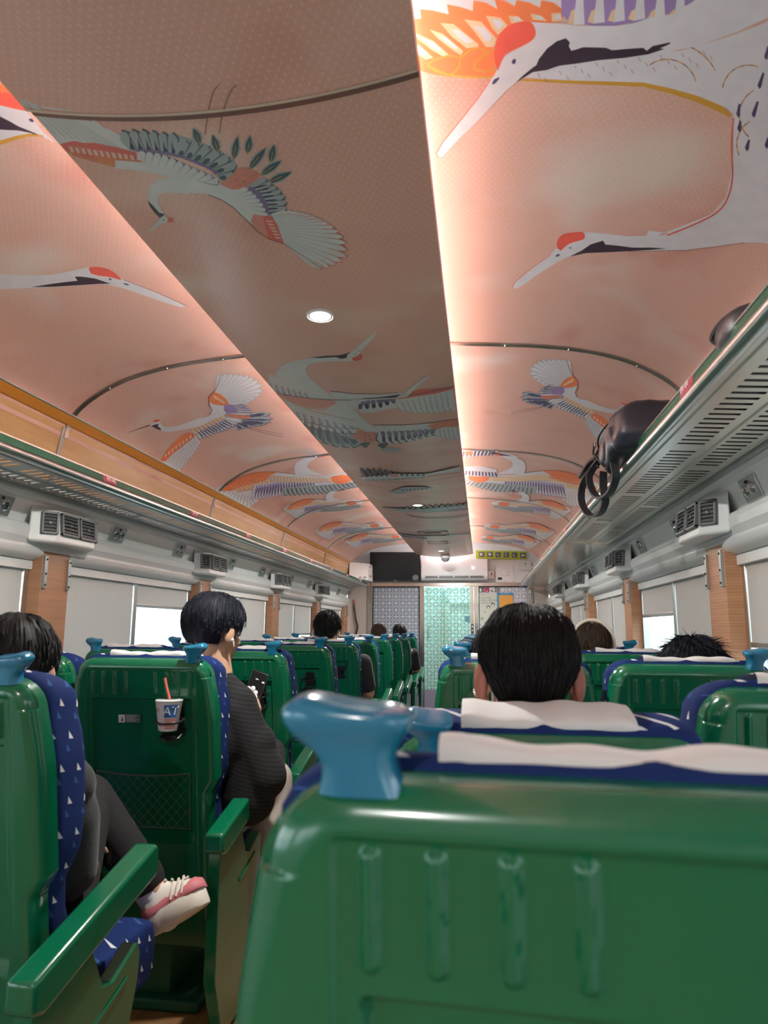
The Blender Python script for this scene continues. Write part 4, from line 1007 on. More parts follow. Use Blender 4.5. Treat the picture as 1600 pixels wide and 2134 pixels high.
# ------------------------------------------------------------------ racks, lamps, vents
RK = {-1: dict(rx=1.14, z=(.598, .633, .662), wall=1.40, zw=.586), 1: dict(rx=1.07, z=(.605, .640, .672), wall=1.40, zw=.592)}
TAGS = [1.93 + .9475 * i for i in range(-2, 9)]
def rack(sx, y0, y1, slotted, label, group, tag_tint):
    k = RK[sx]; X = lambda d: XM + sx * d; rx, wl = k['rx'], k['wall']; z0, z1, z2 = k['z']; zw = k['zw']
    r = thing('luggage_rack', label, 'luggage rack', (X((rx + wl) / 2), (y0 + y1) / 2, z0), group)
    def zz(d): return lerp(z0 + .006, zw, (d - rx) / (wl - rx))
    mb = MB(); th = .0012
    def plate(d0, d1, a, b):
        mb.prism([(X(d0), a, zz(d0)), (X(d1), a, zz(d1)), (X(d1), a, zz(d1) + th), (X(d0), a, zz(d0) + th)], (0, b - a, 0))
    if slotted:
        w = wl - rx; r1 = (rx + .24 * w, rx + .50 * w); r2 = (rx + .66 * w, rx + .90 * w)
        plate(rx + .02, r1[0], y0, y1); plate(r1[1], r2[0], y0, y1); plate(r2[1], wl, y0, y1)
        for rr, ph in ((r1, 0), (r2, .35)):
            y = y0; n = 0
            while y < y1:
                n += 1; per = .046; gap = .019
                if (n % 17) == int(ph * 17): seg = .085
                else: seg = per - gap
                e = min(y + seg, y1); plate(rr[0], rr[1], y, e); y = e + gap
        mb2 = MB()
        for f in (.12, .60, .96):            # pressed ribs along the shelf
            d = rx + f * w; mb2.tube([(X(d), y0, zz(d) - .001), (X(d), y1, zz(d) - .001)], .0035, 6)
        build(mb, 'shelf', 'rack_metal_lit' if sx > 0 else 'rack_metal_grey', parent=r, smooth=0); build(mb2, 'stiffener', 'rack_metal_lit' if sx > 0 else 'rack_metal_grey', parent=r)
    else:
        mb = MB(); plate(rx + .02, wl, y0, y1); build(mb, 'shelf', 'rack_glass' if sx > 0 else 'rack_metal_grey', parent=r, smooth=0)
    # rim: rolled metal foot, green band, thin bright lip
    mb = MB()
    prof = [(rx + .03, z0 + .012), (rx + .012, z0 - .002), (rx - .006, z0 + .001), (rx - .014, z0 + .010), (rx - .016, z0 + .02), (rx - .010, z1 - .003), (rx + .0, z1), (rx + .02, z1)]
    mb.prism([(X(a), y0, b) for a, b in prof], (0, y1 - y0, 0)); build(mb, 'rim', 'alu', parent=r, smooth=50)
    mb = MB(); mb.prism([(X(rx - .006), y0, z1), (X(rx + .002), y0, z2), (X(rx + .010), y0, z2), (X(rx + .006), y0, z1)], (0, y1 - y0, 0)); g = build(mb, 'green_band', 'rack_green', parent=r, smooth=0)
    mb = MB(); mb.prism([(X(rx + .000), y0, z2), (X(rx + .001), y0, z2 + .006), (X(rx + .012), y0, z2 + .006), (X(rx + .012), y0, z2)], (0, y1 - y0, 0)); build(mb, 'lip', 'alu', parent=r, smooth=0)
    ang = math.atan2(z2 - z1, .008)
    for ty in TAGS:
        if y0 < ty < y1:
            mb = MB(); mb.prism([(X(rx - .0075), ty - .055, z1 + .001), (X(rx + .0005), ty - .055, z2 - .001), (X(rx + .003), ty - .055, z2 - .001), (X(rx - .004), ty - .055, z1 + .001)], (0, .11, 0))
            t = build(mb, 'seat_number_tag', 'tag_red', parent=r, smooth=0)
            rot = (PI / 2 - (0), 0, -sx * PI / 2)
            text(t, '창측 내측', .020, (X(rx - .0085) - sx * .001, ty, (z1 + z2) / 2), rot, 'white_text')
    if slotted and sx > 0:
        mb = MB(); mb.prism([(X(rx + .04), y0, zz(rx + .04) + .012), (X(wl - .01), y0, zz(wl) + .012), (X(wl - .01), y0, zz(wl) + .016), (X(rx + .04), y0, zz(rx + .04) + .016)], (0, y1 - y0, 0)); build(mb, 'slot_darkener', 'black_plastic', parent=r, smooth=0)  # black sheet added above the slots so they look dark from below
    # wall bracket strip
    mb = MB(); mb.box(X(wl), X(wl + .03), y0, y1, zw - .012, zw + .02); build(mb, 'wall_rail', 'alu_dull', parent=r, smooth=0)
    return r
rack(-1, YC0 + .02, 5.095, True, 'slotted metal luggage rack with green edge along the left wall, nearer section', 'luggage racks', 0)
rack(-1, 5.105, 10.05, True, 'far section of the slotted luggage rack along the left wall, ending beside the white cabinet', 'luggage racks', 0)
rack(1, YC0 + .02, 5.095, True, 'slotted bright metal luggage rack with green edge on the right, carrying the black bags', 'luggage racks', 0)
rack(1, 5.105, 10.2, False, 'far section of the right luggage rack with smooth glossy unslotted underside', 'luggage racks', 0)

# ---- air vents over the pillars
def vent(sx, yc, label):
    X = lambda d: XM + sx * d
    v = thing('air_vent', label, 'air vent', (X(1.42), yc, .37), 'air vents above the pillars')
    L0, L1 = .25, .15; d0 = 1.345
    zt, zb = .515, .385
    mb = MB()
    bot = [(X(1.44), yc - L0), (X(d0 + .005), yc - L1), (X(d0 + .005), yc + L1), (X(1.44), yc + L0)]
    rings = [[V(a, b, zb - .02) for a, b in bot], [V(lerp(X(1.44), a, .98), b, zb) for a, b in bot], [V(lerp(X(1.46), a, .86), lerp(yc, b, .95), zt - .01) for a, b in bot], [V(lerp(X(1.47), a, .55), lerp(yc, b, .85), zt + .02) for a, b in bot]]
    mb.loft(rings); build(mb, 'housing', 'offwhite', parent=v, bevel=(.012, 3), smooth=30)
    # grilles: two on the inner face, one on each slanted end
    def grille(a, b, t0, t1):
        A = V(a[0], a[1], 0); B = V(b[0], b[1], 0); d = (B - A); e = d.normalized(); P0 = A + d * t0; P1 = A + d * t1; Lg = (P1 - P0).length
        nrm = V(-e.y, e.x, 0); c = (P0 + P1) / 2
        if (c + nrm * .1 - V(X(1.44), yc, 0)).length < (c - V(X(1.44), yc, 0)).length: nrm = -nrm
        slope = V(0, 0, 1) - nrm * .10; slope.normalize(); c.z = (zb + zt) / 2 + .002; c += nrm * .001 - nrm * .004
        hz = .050; n2 = e.cross(slope).normalized()
        if n2.dot(nrm) < 0: n2 = -n2
        mb = MB(); fw = .010
        mb.obox(c + slope * (hz - fw / 2) + n2 * .003, (e, slope, n2), (Lg / 2, fw / 2, .007)); mb.obox(c - slope * (hz - fw / 2) + n2 * .003, (e, slope, n2), (Lg / 2, fw / 2, .007))
        mb.obox(c + e * (Lg / 2 - fw / 2) + n2 * .003, (e, slope, n2), (fw / 2, hz, .007)); mb.obox(c - e * (Lg / 2 - fw / 2) + n2 * .003, (e, slope, n2), (fw / 2, hz, .007))
        g = build(mb, 'grille', 'louvre_grey', parent=v, bevel=(.0015, 1), smooth=0)
        mb = MB(); mb.obox(c - n2 * .001, (e, slope, n2), (Lg / 2 - fw / 2, hz - fw / 2, .001)); 
        mb2 = MB()
        for i in range(5):
            o_ = -hz + fw + (i + .5) * (2 * hz - 2 * fw) / 5
            mb2.obox(c + slope * o_ + n2 * .004, (e, (slope - n2 * .6).normalized(), (n2 + slope * .6).normalized()), (Lg / 2 - fw, .0052, .0012))
        mb2.obox(c + n2 * .008, (e, slope, n2), (.006, .006, .002))
        build(mb, 'backing', 'louvre_dark', parent=g, smooth=0)
        build(mb2, 'louvre', 'louvre_grey', parent=g, smooth=0)
    grille(bot[1], bot[2], .04, .48); grille(bot[1], bot[2], .52, .96); grille(bot[0], bot[1], .42, .95); grille(bot[2], bot[3], .05, .58)
ORD = ['nearest', 'second', 'third', 'fourth', 'fifth', 'sixth']
pfs = [3.12 + 1.785 * i for i in range(0, 5)]
for sx in (-1, 1):
    for i, pf in enumerate(pfs):
        yc = pf - PWD / 2
        if yc > 10.1: continue
        vent(sx, min(yc, 9.95), '%s white air vent with dark louvres above the %s wall pillars, counted from the camera' % (ORD[i], side_names[sx]))
# ---- reading lamps in the sloped recess, two per seat pair bay
def lamp(sx, y, label):
    X = lambda d: XM + sx * d
    a = V(X(1.445), y, .545); b = V(X(1.478), y, .455); up = (a - b).normalized(); c = (a + b) / 2; e = V(0, 1, 0); n = e.cross(up).normalized()
    if n.x * sx > 0: n = -n
    l = thing('reading_light', label, 'reading light', tuple(c - up * .04), 'reading light panels under the racks')
    mb = MB(); mb.obox(c + n * .004, (e, up, n), (.075, .044, .004)); build(mb, 'plate', 'alu_dull', parent=l, bevel=(.004, 2), smooth=30)
    for s_ in (-.028, .028):
        mb = MB(); q = c + e * s_ + n * .008
        mb.lathe([(.024, 0), (.024, .006), (.019, .009), (.016, .005), (.0, .005)], q, 16, axis=n); 
        for kk in range(4): 
            an = kk * PI / 4; mb.obox(q + n * .009, (e * math.cos(an) + up * math.sin(an), up * math.cos(an) - e * math.sin(an), n), (.017, .002, .0015))
        build(mb, 'lens', 'chrome', parent=l, smooth=30)
    mb = MB(); mb.ell(c + n * .010 + up * .028, (.007, .007, .007), n=8, k=6); build(mb, 'button', 'black_plastic', parent=l)
PLAMP = [2.60, 3.56, 4.36, 5.34, 6.14, 7.12, 7.92, 8.90, 9.60]
for sx in (-1, 1):
    for i in range(0, 9):
        y = PLAMP[i]
        if y > 10: continue
        lamp(sx, y, '%s reading light panel from the camera, in the recess under the %s luggage rack' % (['first', 'second', 'third', 'fourth', 'fifth', 'sixth', 'seventh', 'eighth', 'ninth'][i], side_names[sx]))
# ---- downlights, speaker, hatches, camera dome on the centre panel
for i, y in enumerate(DOWN):
    lab = ['round downlight over the seats behind the camera', 'nearest bright round downlight in the centre ceiling panel', 'second bright round downlight further down the centre ceiling panel', 'small far round downlight just before the dome camera'][i]
    d = thing('downlight', lab, 'ceiling light', (-.5, y, .99), 'round downlights')
    mb = MB(); mb.lathe([(.040, .012), (.046, .010), (.046, .006), (.042, .003), (.039, .006)], (-.5, y, .99), 32); build(mb, 'trim_ring', 'wall_white', parent=d)
    mb = MB(); mb.lathe([(0, .0052), (.030, .005), (.040, .008)], (-.5, y, .99), 32); build(mb, 'diffuser', 'led', parent=d)
sp = thing('ceiling_speaker', 'round brown ceiling speaker between the far downlights', 'speaker', (-.49, 7.35, .994))
mb = MB(); mb.lathe([(0, .0), (.08, .0), (.085, .006), (.085, .009)], (-.49, 7.35, .994), 28); build(mb, 'grille', 'ink_line', parent=sp)
for i, (y, w, h) in enumerate(((7.42, .16, .17), (8.2, .12, .10))):
    hp = thing('ceiling_hatch', ['hatch outline around the round brown ceiling speaker', 'small hatch in the centre ceiling panel just before the last downlight'][i], 'hatch', (-.49, y, .995))
    mb = MB()
    for a, b, c, d in ((-w, w, -h, -h + .008), (-w, w, h - .008, h), (-w, -w + .008, -h, h), (w - .008, w, -h, h)): mb.box(-.49 + a, -.49 + b, y + c, y + d, .998, 1.004)
    build(mb, 'frame', 'pink_line', parent=hp, smooth=0)
dc = thing('dome_camera', 'small dome security camera hanging under the end of the centre ceiling panel', 'security camera', (-.47, 9.55, .91))
mb = MB(); mb.lathe([(0, .095), (.062, .095), (.066, .085), (.066, .055), (.060, .045)], (-.47, 9.55, .905), 28); build(mb, 'housing', 'offwhite', parent=dc)
mb = MB(); mb.lathe([(.056, .050), (.055, .030), (.043, .010), (.022, -.002), (0, -.005)], (-.47, 9.55, .905), 28); build(mb, 'dome', 'louvre_grey', parent=dc)

# ------------------------------------------------------------------ front bulkhead (y = 10.3)
YB = 10.3
mb = MB()
mb.box(XM - 1.46, XM + 1.46, YB, YB + .05, .66, 1.30, 0)            # white upper part
mb.box(XM - 1.46, -1.64, YB, YB + .05, -1.22, .66, 1); mb.box(.70, XM + 1.46, YB, YB + .05, -1.22, .66, 1)
struct(mb, 'wall_front', ['wall_white', 'beige_wall'], smooth=0)
mb = MB(); mb.box(-1.66, .74, YB - .03, YB + .04, .612, .665, 0)      # lintel
mb.box(-1.66, -1.585, YB - .02, YB + .04, -1.22, .612); mb.box(-.885, -.822, YB - .03, YB + .04, -1.22, .612)
mb.box(-.155, -.105, YB - .03, YB + .04, -1.22, .612); mb.box(-.098, -.04, YB - .03, YB + .04, -1.22, .612); mb.box(.672, .74, YB - .02, YB + .04, -1.22, .612)
struct(mb, 'door_1', ['steel'], smooth=0, bevel=(.003, 2))
ds = bpy.data.objects['door_1']
mb = MB(); mb.box(-.82, -.157, YB + .012, YB + .018, -.86, .602, 0); build(mb, 'glass', 'lattice_green', parent=ds, smooth=0)
mb = MB(); mb.box(-.82, -.157, YB + .010, YB + .020, -1.12, -.86, 0); build(mb, 'lower_panel', 'lilac_spots', parent=ds, smooth=0)
mb = MB(); mb.box(-.82, -.157, YB + .008, YB + .022, -1.18, -1.12, 0); build(mb, 'kick_rail', 'offwhite', parent=ds, smooth=0)
mb = MB(); mb.box(-.235, -.165, YB + .005, YB + .011, .10, .185); build(mb, 'door_sticker', 'building_glass', parent=ds, smooth=0)
mb = MB(); mb.tube([(-.76, YB - .01, -.12), (-.76, YB - .03, -.11), (-.76, YB - .03, .04), (-.76, YB - .01, .05)], .012, 8); build(mb, 'handle', 'chrome', parent=ds)
mb = MB(); mb.box(-1.583, -.888, YB + .008, YB + .018, -1.2, .604, 0)
for b_ in (-1.583, -.900): mb.box(b_, b_ + .012, YB - .01, YB + .02, -1.2, .61, 1)
mb.box(-1.583, -.888, YB - .01, YB + .02, .600, .612, 1); struct(mb, 'window_%d' % wn, ['lattice_grey', 'black_plastic'], smooth=0); wn += 1
mb = MB(); mb.box(-.036, .668, YB + .008, YB + .018, -1.2, .604, 0)
for b_ in (-.036, .658): mb.box(b_, b_ + .008, YB - .01, YB + .02, -1.2, .61, 1)
mb.box(-.036, .668, YB - .01, YB + .02, .600, .612, 1); struct(mb, 'window_%d' % wn, ['lattice_white', 'black_plastic'], smooth=0); wn += 1
# black button labels on the door posts
for i, (x, a, b, lab) in enumerate(((-.128, -.16, .07, 'black strip with white symbols on the post right of the glass door'), (-.068, -.14, .08, 'grey strip of small stickers on the steel post beside the poster panel'))):
    t = thing('door_button_strip', lab, 'door buttons', (x, YB - .03, a)); mb = MB(); mb.box(x - .016, x + .016, YB - .036, YB - .030, a, b); build(mb, 'strip', 'sign_dark' if i == 0 else 'louvre_grey', parent=t, smooth=0)
    mb = MB()
    for kk in range(4): mb.ell((x, YB - .037, a + .03 + kk * .055), (.010, .002, .016 if kk == 3 else .011), n=10, k=6)
    build(mb, 'symbol', 'paper_white' if i == 0 else 'offwhite_dark', parent=t)
# vestibule behind the glass
mb = MB(); mb.box(-1.70, .74, 11.5, 11.55, -1.22, 1.3); mb.box(-1.75, -1.70, YB + .05, 11.55, -1.22, 1.3); mb.box(.74, .79, YB + .05, 11.55, -1.22, 1.3); mb.box(-1.7, .75, YB + .05, 11.55, 1.02, 1.06)
struct(mb, 'wall_vestibule', ['wall_white'], smooth=0)
mb = MB(); mb.box(-.56, -.50, 11.40, 11.5, -1.22, .45, 0); mb.box(-.56, .1, 11.40, 11.5, .40, .45, 0); mb.box(-.62, -.56, 11.30, 11.5, -1.2, .62, 1); struct(mb, 'door_2', ['offwhite', 'alu'], smooth=0, bevel=(.004, 2))
mb = MB(); mb.tube([(-.60, 11.25, .35), (-.58, 11.22, .2), (-.61, 11.25, .05), (-.58, 11.22, -.1), (-.6, 11.25, -.3)], .016, 8); tag(build(mb, 'grab_rail', 'orange_trim'), 'yellow grab rail glimpsed through the green glass door', 'grab rail')

# ---- television
tv = thing('television', 'black flat television hung on the end wall left of the air conditioner', 'television', (-1.24, YB - .16, .68))
q = .06
mb = MB(); mb.prism([(-1.60, YB - .155, .680), (-.865, YB - .115, .680), (-.865, YB - .115 - q * .6, 1.105), (-1.60, YB - .155 - q * .6, 1.105)], (0, .045, 0)); build(mb, 'frame', 'black_plastic', parent=tv, bevel=(.006, 2), smooth=30)
mb = MB(); mb.prism([(-1.582, YB - .1575, .705), (-.883, YB - .1195, .705), (-.883, YB - .1195 - q * .55, 1.09), (-1.582, YB - .1575 - q * .55, 1.09)], (0, .002, 0)); build(mb, 'screen', 'screen_black', parent=tv, smooth=0)
mb = MB(); mb.ell((-.94, YB - .128, .735), (.045, .002, .045), n=20, k=6); build(mb, 'sticker', 'louvre_grey', parent=tv)
mb = MB(); mb.box(-1.25, -1.21, YB - .142, YB - .138, .687, .692); build(mb, 'maker_mark', 'paper_white', parent=tv, smooth=0)
mb = MB(); mb.box(-1.3, -1.15, YB - .12, YB + .0, .8, 1.0); build(mb, 'wall_bracket', 'alu_dull', parent=tv, smooth=0)
# ---- air conditioner
ac = thing('air_conditioner', 'white split air conditioner on the end wall above the glass door', 'air conditioner', (-.37, YB - .1, .70))
mb = MB(); prof = [(YB, .692), (YB - .16, .692), (YB - .19, .712), (YB - .215, .76), (YB - .205, .96), (YB - .18, .995), (YB, 1.0)]
mb.prism([(-.85, a, b) for a, b in prof], (.955, 0, 0)); build(mb, 'body', 'wall_white', parent=ac, bevel=(.012, 3), smooth=40)
mb = MB(); mb.box(-.80, .055, YB - .212, YB - .19, .722, .748); build(mb, 'air_outlet', 'louvre_dark', parent=ac, smooth=0)
mb = MB()
for x in (-.80, -.60, -.38, -.16, .05): mb.box(x - .006, x + .006, YB - .216, YB - .2, .722, .748)
mb.box(-.80, .055, YB - .217, YB - .213, .731, .735); build(mb, 'flap', 'offwhite', parent=ac, smooth=0)
text(ac, '25', .030, (-.105, YB - .2165, .865), (PI / 2, 0, 0), 'led', name='temperature_display')
mb = MB(); mb.box(-.40, -.34, YB - .214, YB - .211, .788, .792); build(mb, 'maker_mark', 'louvre_grey', parent=ac, smooth=0)
# ---- six-symbol sign bar
sb = thing('pictogram_sign', 'long yellow sign bar with six dark pictogram squares, upper right of the end wall', 'sign', (.30, YB - .07, 1.0))
mb = MB(); mb.prism([(-.06, YB - .07, 1.012), (.665, YB - .03, .998), (.665, YB - .03, 1.112), (-.06, YB - .07, 1.128)], (0, .03, 0)); build(mb, 'board', 'sign_yellow', parent=sb, bevel=(.004, 2), smooth=30)
for i in range(6):
    x = .02 + i * .118; y = YB - .0735 + (x + .06) * .055; z = 1.070 - i * .003
    mb = MB(); mb.box(x - .040, x + .040, y - .003, y + .002, z - .038, z + .038); pc = build(mb, 'pictogram', 'icon_grey', parent=sb, bevel=(.004, 2), smooth=30)
    mb = MB()
    if i == 0: mb.box(x - .025, x + .005, y - .005, y - .0035, z - .02, z + .02); mb.box(x + .010, x + .016, y - .005, y - .0035, z - .02, z + .02)
    elif i == 1: mb.ell((x - .005, y - .004, z + .005), (.016, .001, .022), n=12, k=6); mb.box(x + .014, x + .020, y - .005, y - .0035, z - .02, z + .02)
    elif i == 2: mb.prism([(x - .028, y - .0035, z + .015), (x, y - .0035, z + .008), (x + .008, y - .0035, z - .02), (x - .006, y - .0035, z - .02), (x - .008, y - .0035, z)], (0, -.0015, 0))
    elif i == 3: mb.box(x - .012, x, y - .005, y - .0035, z - .022, z + .018); mb.ell((x - .006, y - .004, z + .025), (.006, .001, .006), n=10, k=6)
    elif i == 4: mb.box(x - .022, x - .014, y - .005, y - .0035, z - .022, z + .02); mb.prism([(x - .014, y - .0035, z - .005), (x + .010, y - .0035, z - .02), (x + .002, y - .0035, z - .022), (x - .014, y - .0035, z - .016)], (0, -.0015, 0))
    else: mb.ell((x, y - .004, z), (.024, .001, .016), n=14, k=6); mb.box(x - .024, x + .024, y - .005, y - .0035, z - .016, z - .008)
    build(mb, 'symbol', 'paper_white', parent=pc, smooth=0)
# ---- router, hatch, thermostat, mirror
rt = thing('wifi_router', 'white square network box with a short aerial under the yellow sign bar', 'router', (.62, YB - .03, .84))
mb = MB(); mb.box(.56, .73, YB - .045, YB, .845, .965); build(mb, 'case', 'paper_white', parent=rt, bevel=(.008, 3), smooth=30)
mb = MB(); mb.box(.635, .648, YB - .03, YB - .018, .965, .995); build(mb, 'aerial', 'paper_white', parent=rt, smooth=0)
mb = MB(); mb.tube([(.73, YB - .01, .95), (.75, YB - .008, .90), (.765, YB - .006, .80), (.768, YB - .005, .70)], .005, 6); build(mb, 'cable', 'louvre_grey', parent=rt)
mb = MB(); mb.prism([(.625, YB - .0455, .938), (.665, YB - .0455, .938), (.645, YB - .0455, .918)], (0, -.001, 0)); mb.box(.628, .662, YB - .0465, YB - .0455, .895, .899); build(mb, 'printed_mark', 'louvre_grey', parent=rt, smooth=0)
hp = thing('access_hatch', 'pinkish square access plate with a small raised box, right of the air conditioner', 'access panel', (.345, YB - .01, .675))
mb = MB(); mb.box(.215, .475, YB - .008, YB, .672, .905); build(mb, 'plate', 'wall_white', parent=hp, bevel=(.002, 1), smooth=0)
mb = MB(); mb.box(.305, .395, YB - .03, YB - .008, .765, .835); build(mb, 'raised_box', 'wall_white', parent=hp, bevel=(.004, 2), smooth=30)
mb = MB(); 
for x in (.225, .345, .465):
    for z in (.682, .895): mb.ell((x, YB - .009, z), (.005, .003, .005), n=8, k=4)
build(mb, 'screw', 'louvre_grey', parent=hp)
ts = thing('thermostat_switch', 'oval dark rocker switch in the lower left corner of the access plate', 'switch', (.275, YB - .012, .70))
mb = MB(); mb.ell((.275, YB - .012, .722), (.042, .006, .022), n=20, k=8); build(mb, 'bezel', 'steel', parent=ts)
mb = MB(); mb.box(.25, .272, YB - .022, YB - .014, .712, .732); mb.box(.278, .300, YB - .022, YB - .014, .712, .732); build(mb, 'rocker', 'black_plastic', parent=ts, smooth=0)
mr = thing('shiny_wall_plate', 'small shiny square plate with a black slot right of the air conditioner', 'wall plate', (.155, YB - .01, .70))
mb = MB(); mb.box(.11, .20, YB - .02, YB, .715, .835); build(mb, 'plate', 'chrome', parent=mr, bevel=(.004, 2), smooth=30)
mb = MB(); mb.box(.150, .165, YB - .023, YB - .019, .77, .81); build(mb, 'slot', 'black_plastic', parent=mr, smooth=0)
# ---- white cabinet box beside the television
cb = thing('wall_cabinet', 'white steel cabinet box with small latches, left of the television', 'cabinet', (-1.73, 9.95, .68))
mb = MB(); mb.prism([(-1.83, 9.70, .70), (-1.585, 9.86, .675), (-1.585, 9.86, .915), (-1.83, 9.70, .925)], (.03, .40, 0)); build(mb, 'case', 'wall_white', parent=cb, bevel=(.005, 2), smooth=30)
for z in (.74, .88):
    mb = MB(); mb.box(-1.575, -1.548, 9.93, 9.97, z - .014, z + .014); build(mb, 'latch', 'alu', parent=cb, bevel=(.003, 1), smooth=0)
for x in (-1.68, -1.62):
    mb = MB(); mb.box(x - .012, x + .012, 9.80 + (x + 1.68) * .6 - .02, 9.83, .705, .725); build(mb, 'hinge', 'alu', parent=cb, smooth=0)
mb = MB(); mb.tube(cr([(-1.835, 9.72, .90), (-1.86, 9.70, .83), (-1.862, 9.71, .74), (-1.84, 9.74, .66)], 6), .006, 6); build(mb, 'cable', 'black_plastic', parent=cb)
# ---- posters and stickers on the right panel
def sheet(name, lab, cat, x0, x1, z0, z1, m, group=None):
    t = thing(name, lab, cat, ((x0 + x1) / 2, YB + .006, z0), group); mb = MB(); mb.box(x0, x1, YB + .0045, YB + .0075, z0, z1); build(mb, 'sheet', m, parent=t, smooth=0); return t
FR = (PI / 2, 0, 0); YT = YB + .0035
g_ = 'square stickers above the posters'
t = sheet('notice_sticker', 'black and white square sticker, leftmost above the cream poster', 'sticker', -.022, .045, .525, .592, 'sign_dark', g_)
mb = MB(); mb.box(-.016, .008, YT, YT + .0008, .535, .583); mb.box(.014, .038, YT, YT + .0008, .562, .568); mb.box(.014, .038, YT, YT + .0008, .540, .546); build(mb, 'print', 'paper_white', parent=t, smooth=0)
t = sheet('notice_sticker', 'crimson square sticker with a bell shape above the cream poster', 'sticker', .052, .122, .525, .592, 'sign_red', g_)
mb = MB(); mb.ell((.087, YT, .562), (.022, .0006, .018), n=16, k=6); build(mb, 'print', 'tag_red', parent=t); mb = MB(); mb.box(.070, .104, YT, YT + .0008, .538, .546); build(mb, 'print', 'paper_white', parent=t, smooth=0)
t = sheet('notice_sticker', 'white square sticker with a dark surveillance camera shape', 'sticker', .129, .196, .525, .592, 'paper_white', g_)
mb = MB(); mb.prism([(.138, YT, .560), (.18, YT, .542), (.186, YT, .532), (.176, YT, .528), (.136, YT, .548)], (0, .0008, 0)); mb.box(.158, .162, YT, YT + .0008, .555, .582); build(mb, 'print', 'sign_dark', parent=t, smooth=0)
t = sheet('notice_sticker', 'dark grey notice sticker with rows of white lines, fourth in the row', 'sticker', .202, .272, .525, .592, 'icon_grey', g_)
mb = MB()
for i in range(4): mb.box(.210, .264, YT, YT + .0008, .575 - i * .013, .579 - i * .013)
build(mb, 'print', 'paper_white', parent=t, smooth=0)
t = sheet('poster', 'cream poster with grey writing and two small dark-haired heads', 'poster', -.026, .225, .08, .515, 'poster_cream')
for i, s_ in enumerate(('마스크 착용', '대화는 조용히 부탁', '드립니다 감사')): text(t, s_, .030, (-.005, YT, .445 - i * .036), FR, 'louvre_grey', align='LEFT')
text(t, '한국철도공사', .016, (-.012, YT, .495), FR, 'louvre_grey', align='LEFT')
for x, z, r_ in ((.105, .31, .026), (.17, .35, .027), (.05, .24, .012), (.01, .14, .02)):
    mb = MB(); mb.ell((x, YT, z), (r_, .0008, r_ * 1.05), n=18, k=6); build(mb, 'printed_hair', 'sign_dark', parent=t)
    mb = MB(); mb.ell((x, YT - .0008, z - r_ * .25), (r_ * .72, .0008, r_ * .8), n=18, k=6); build(mb, 'printed_face', 'poster_cream', parent=t)
t = sheet('poster', 'blue bordered poster with an orange middle, right of the cream poster', 'poster', .232, .465, .18, .520, 'poster_blue')
mb = MB(); mb.box(.258, .455, YT, YT + .0008, .20, .485); build(mb, 'orange_print', 'poster_orange', parent=t, smooth=0)
text(t, '열차 이용 안내', .022, (.35, YT - .0005, .503), FR, 'paper_white')
# things on the beige side panels of the bulkhead
fx = thing('wall_fitting', 'slim grey fitting with round knob on the beige panel, right end of the bulkhead', 'wall fitting', (.705, YB - .03, .4))
mb = MB(); mb.box(.69, .72, YB - .035, YB - .02, .36, .56); build(mb, 'plate', 'alu', parent=fx, bevel=(.006, 2)); mb = MB(); mb.ell((.705, YB - .04, .50), (.014, .012, .022), n=14, k=8); build(mb, 'knob', 'chrome', parent=fx)
ch = thing('cable_bundle', 'black hanging cable and red tag on the beige panel by the left end wall', 'cable', (-1.78, YB - .02, -.1))
mb = MB(); mb.tube(cr([(-1.86, YB - .02, .35), (-1.83, YB - .03, .15), (-1.80, YB - .03, .02), (-1.82, YB - .03, -.08), (-1.79, YB - .02, -.16)], 6), .012, 8); build(mb, 'cable', 'black_plastic', parent=ch)
mb = MB(); mb.box(-1.87, -1.85, YB - .02, YB - .01, .25, .42); build(mb, 'red_tag', 'tag_red', parent=ch, smooth=0)
# ---- rear wall (behind the camera)
mb = MB(); mb.box(XM - 1.56, XM + 1.56, YC0 - .05, YC0, -1.22, 1.30); struct(mb, 'wall_back', 'beige_wall', smooth=0)
# ------------------------------------------------------------------ outside
mb = MB(); mb.box(-60, 60, -60, 90, -2.6, -2.5); o = struct(mb, 'ground', 'offwhite', smooth=0)
b = thing('apartment_building', 'pale far building with a blue window, seen through the open left window', 'building', (-26, 50, -2.5))
mb = MB(); mb.box(-38, -23.2, 34, 60, -2.5, 4.2); build(mb, 'walls', 'building_pale', parent=b, smooth=0)
mb = MB()
for i in range(3): mb.box(-30 + i * 3.2, -28.6 + i * 3.2, 33.9, 34.02, -1.3, 0)
build(mb, 'windows', 'building_glass', parent=b, smooth=0)
st = thing('platform_shelter', 'sunlit tan slatted shelter outside the right windows', 'shelter', (2.6, 4.2, -2.5))
mb = MB()
for i in range(7):
    y = -1 + i * 1.5; mb.box(2.45, 2.55, y, y + .10, -2.5, 1.2)
build(mb, 'post', 'building_glass', parent=st, smooth=0)
mb = MB()
for i in range(34): mb.box(2.60, 2.63, -2, 3.9, -1.6 + i * .055, -1.565 + i * .055)
build(mb, 'slats', 'building_tan', parent=st, smooth=0)
mb = MB(); mb.box(3.4, 3.5, -2, 12, -2.5, .2); build(mb, 'back_panel', 'building_pale', parent=st, smooth=0)
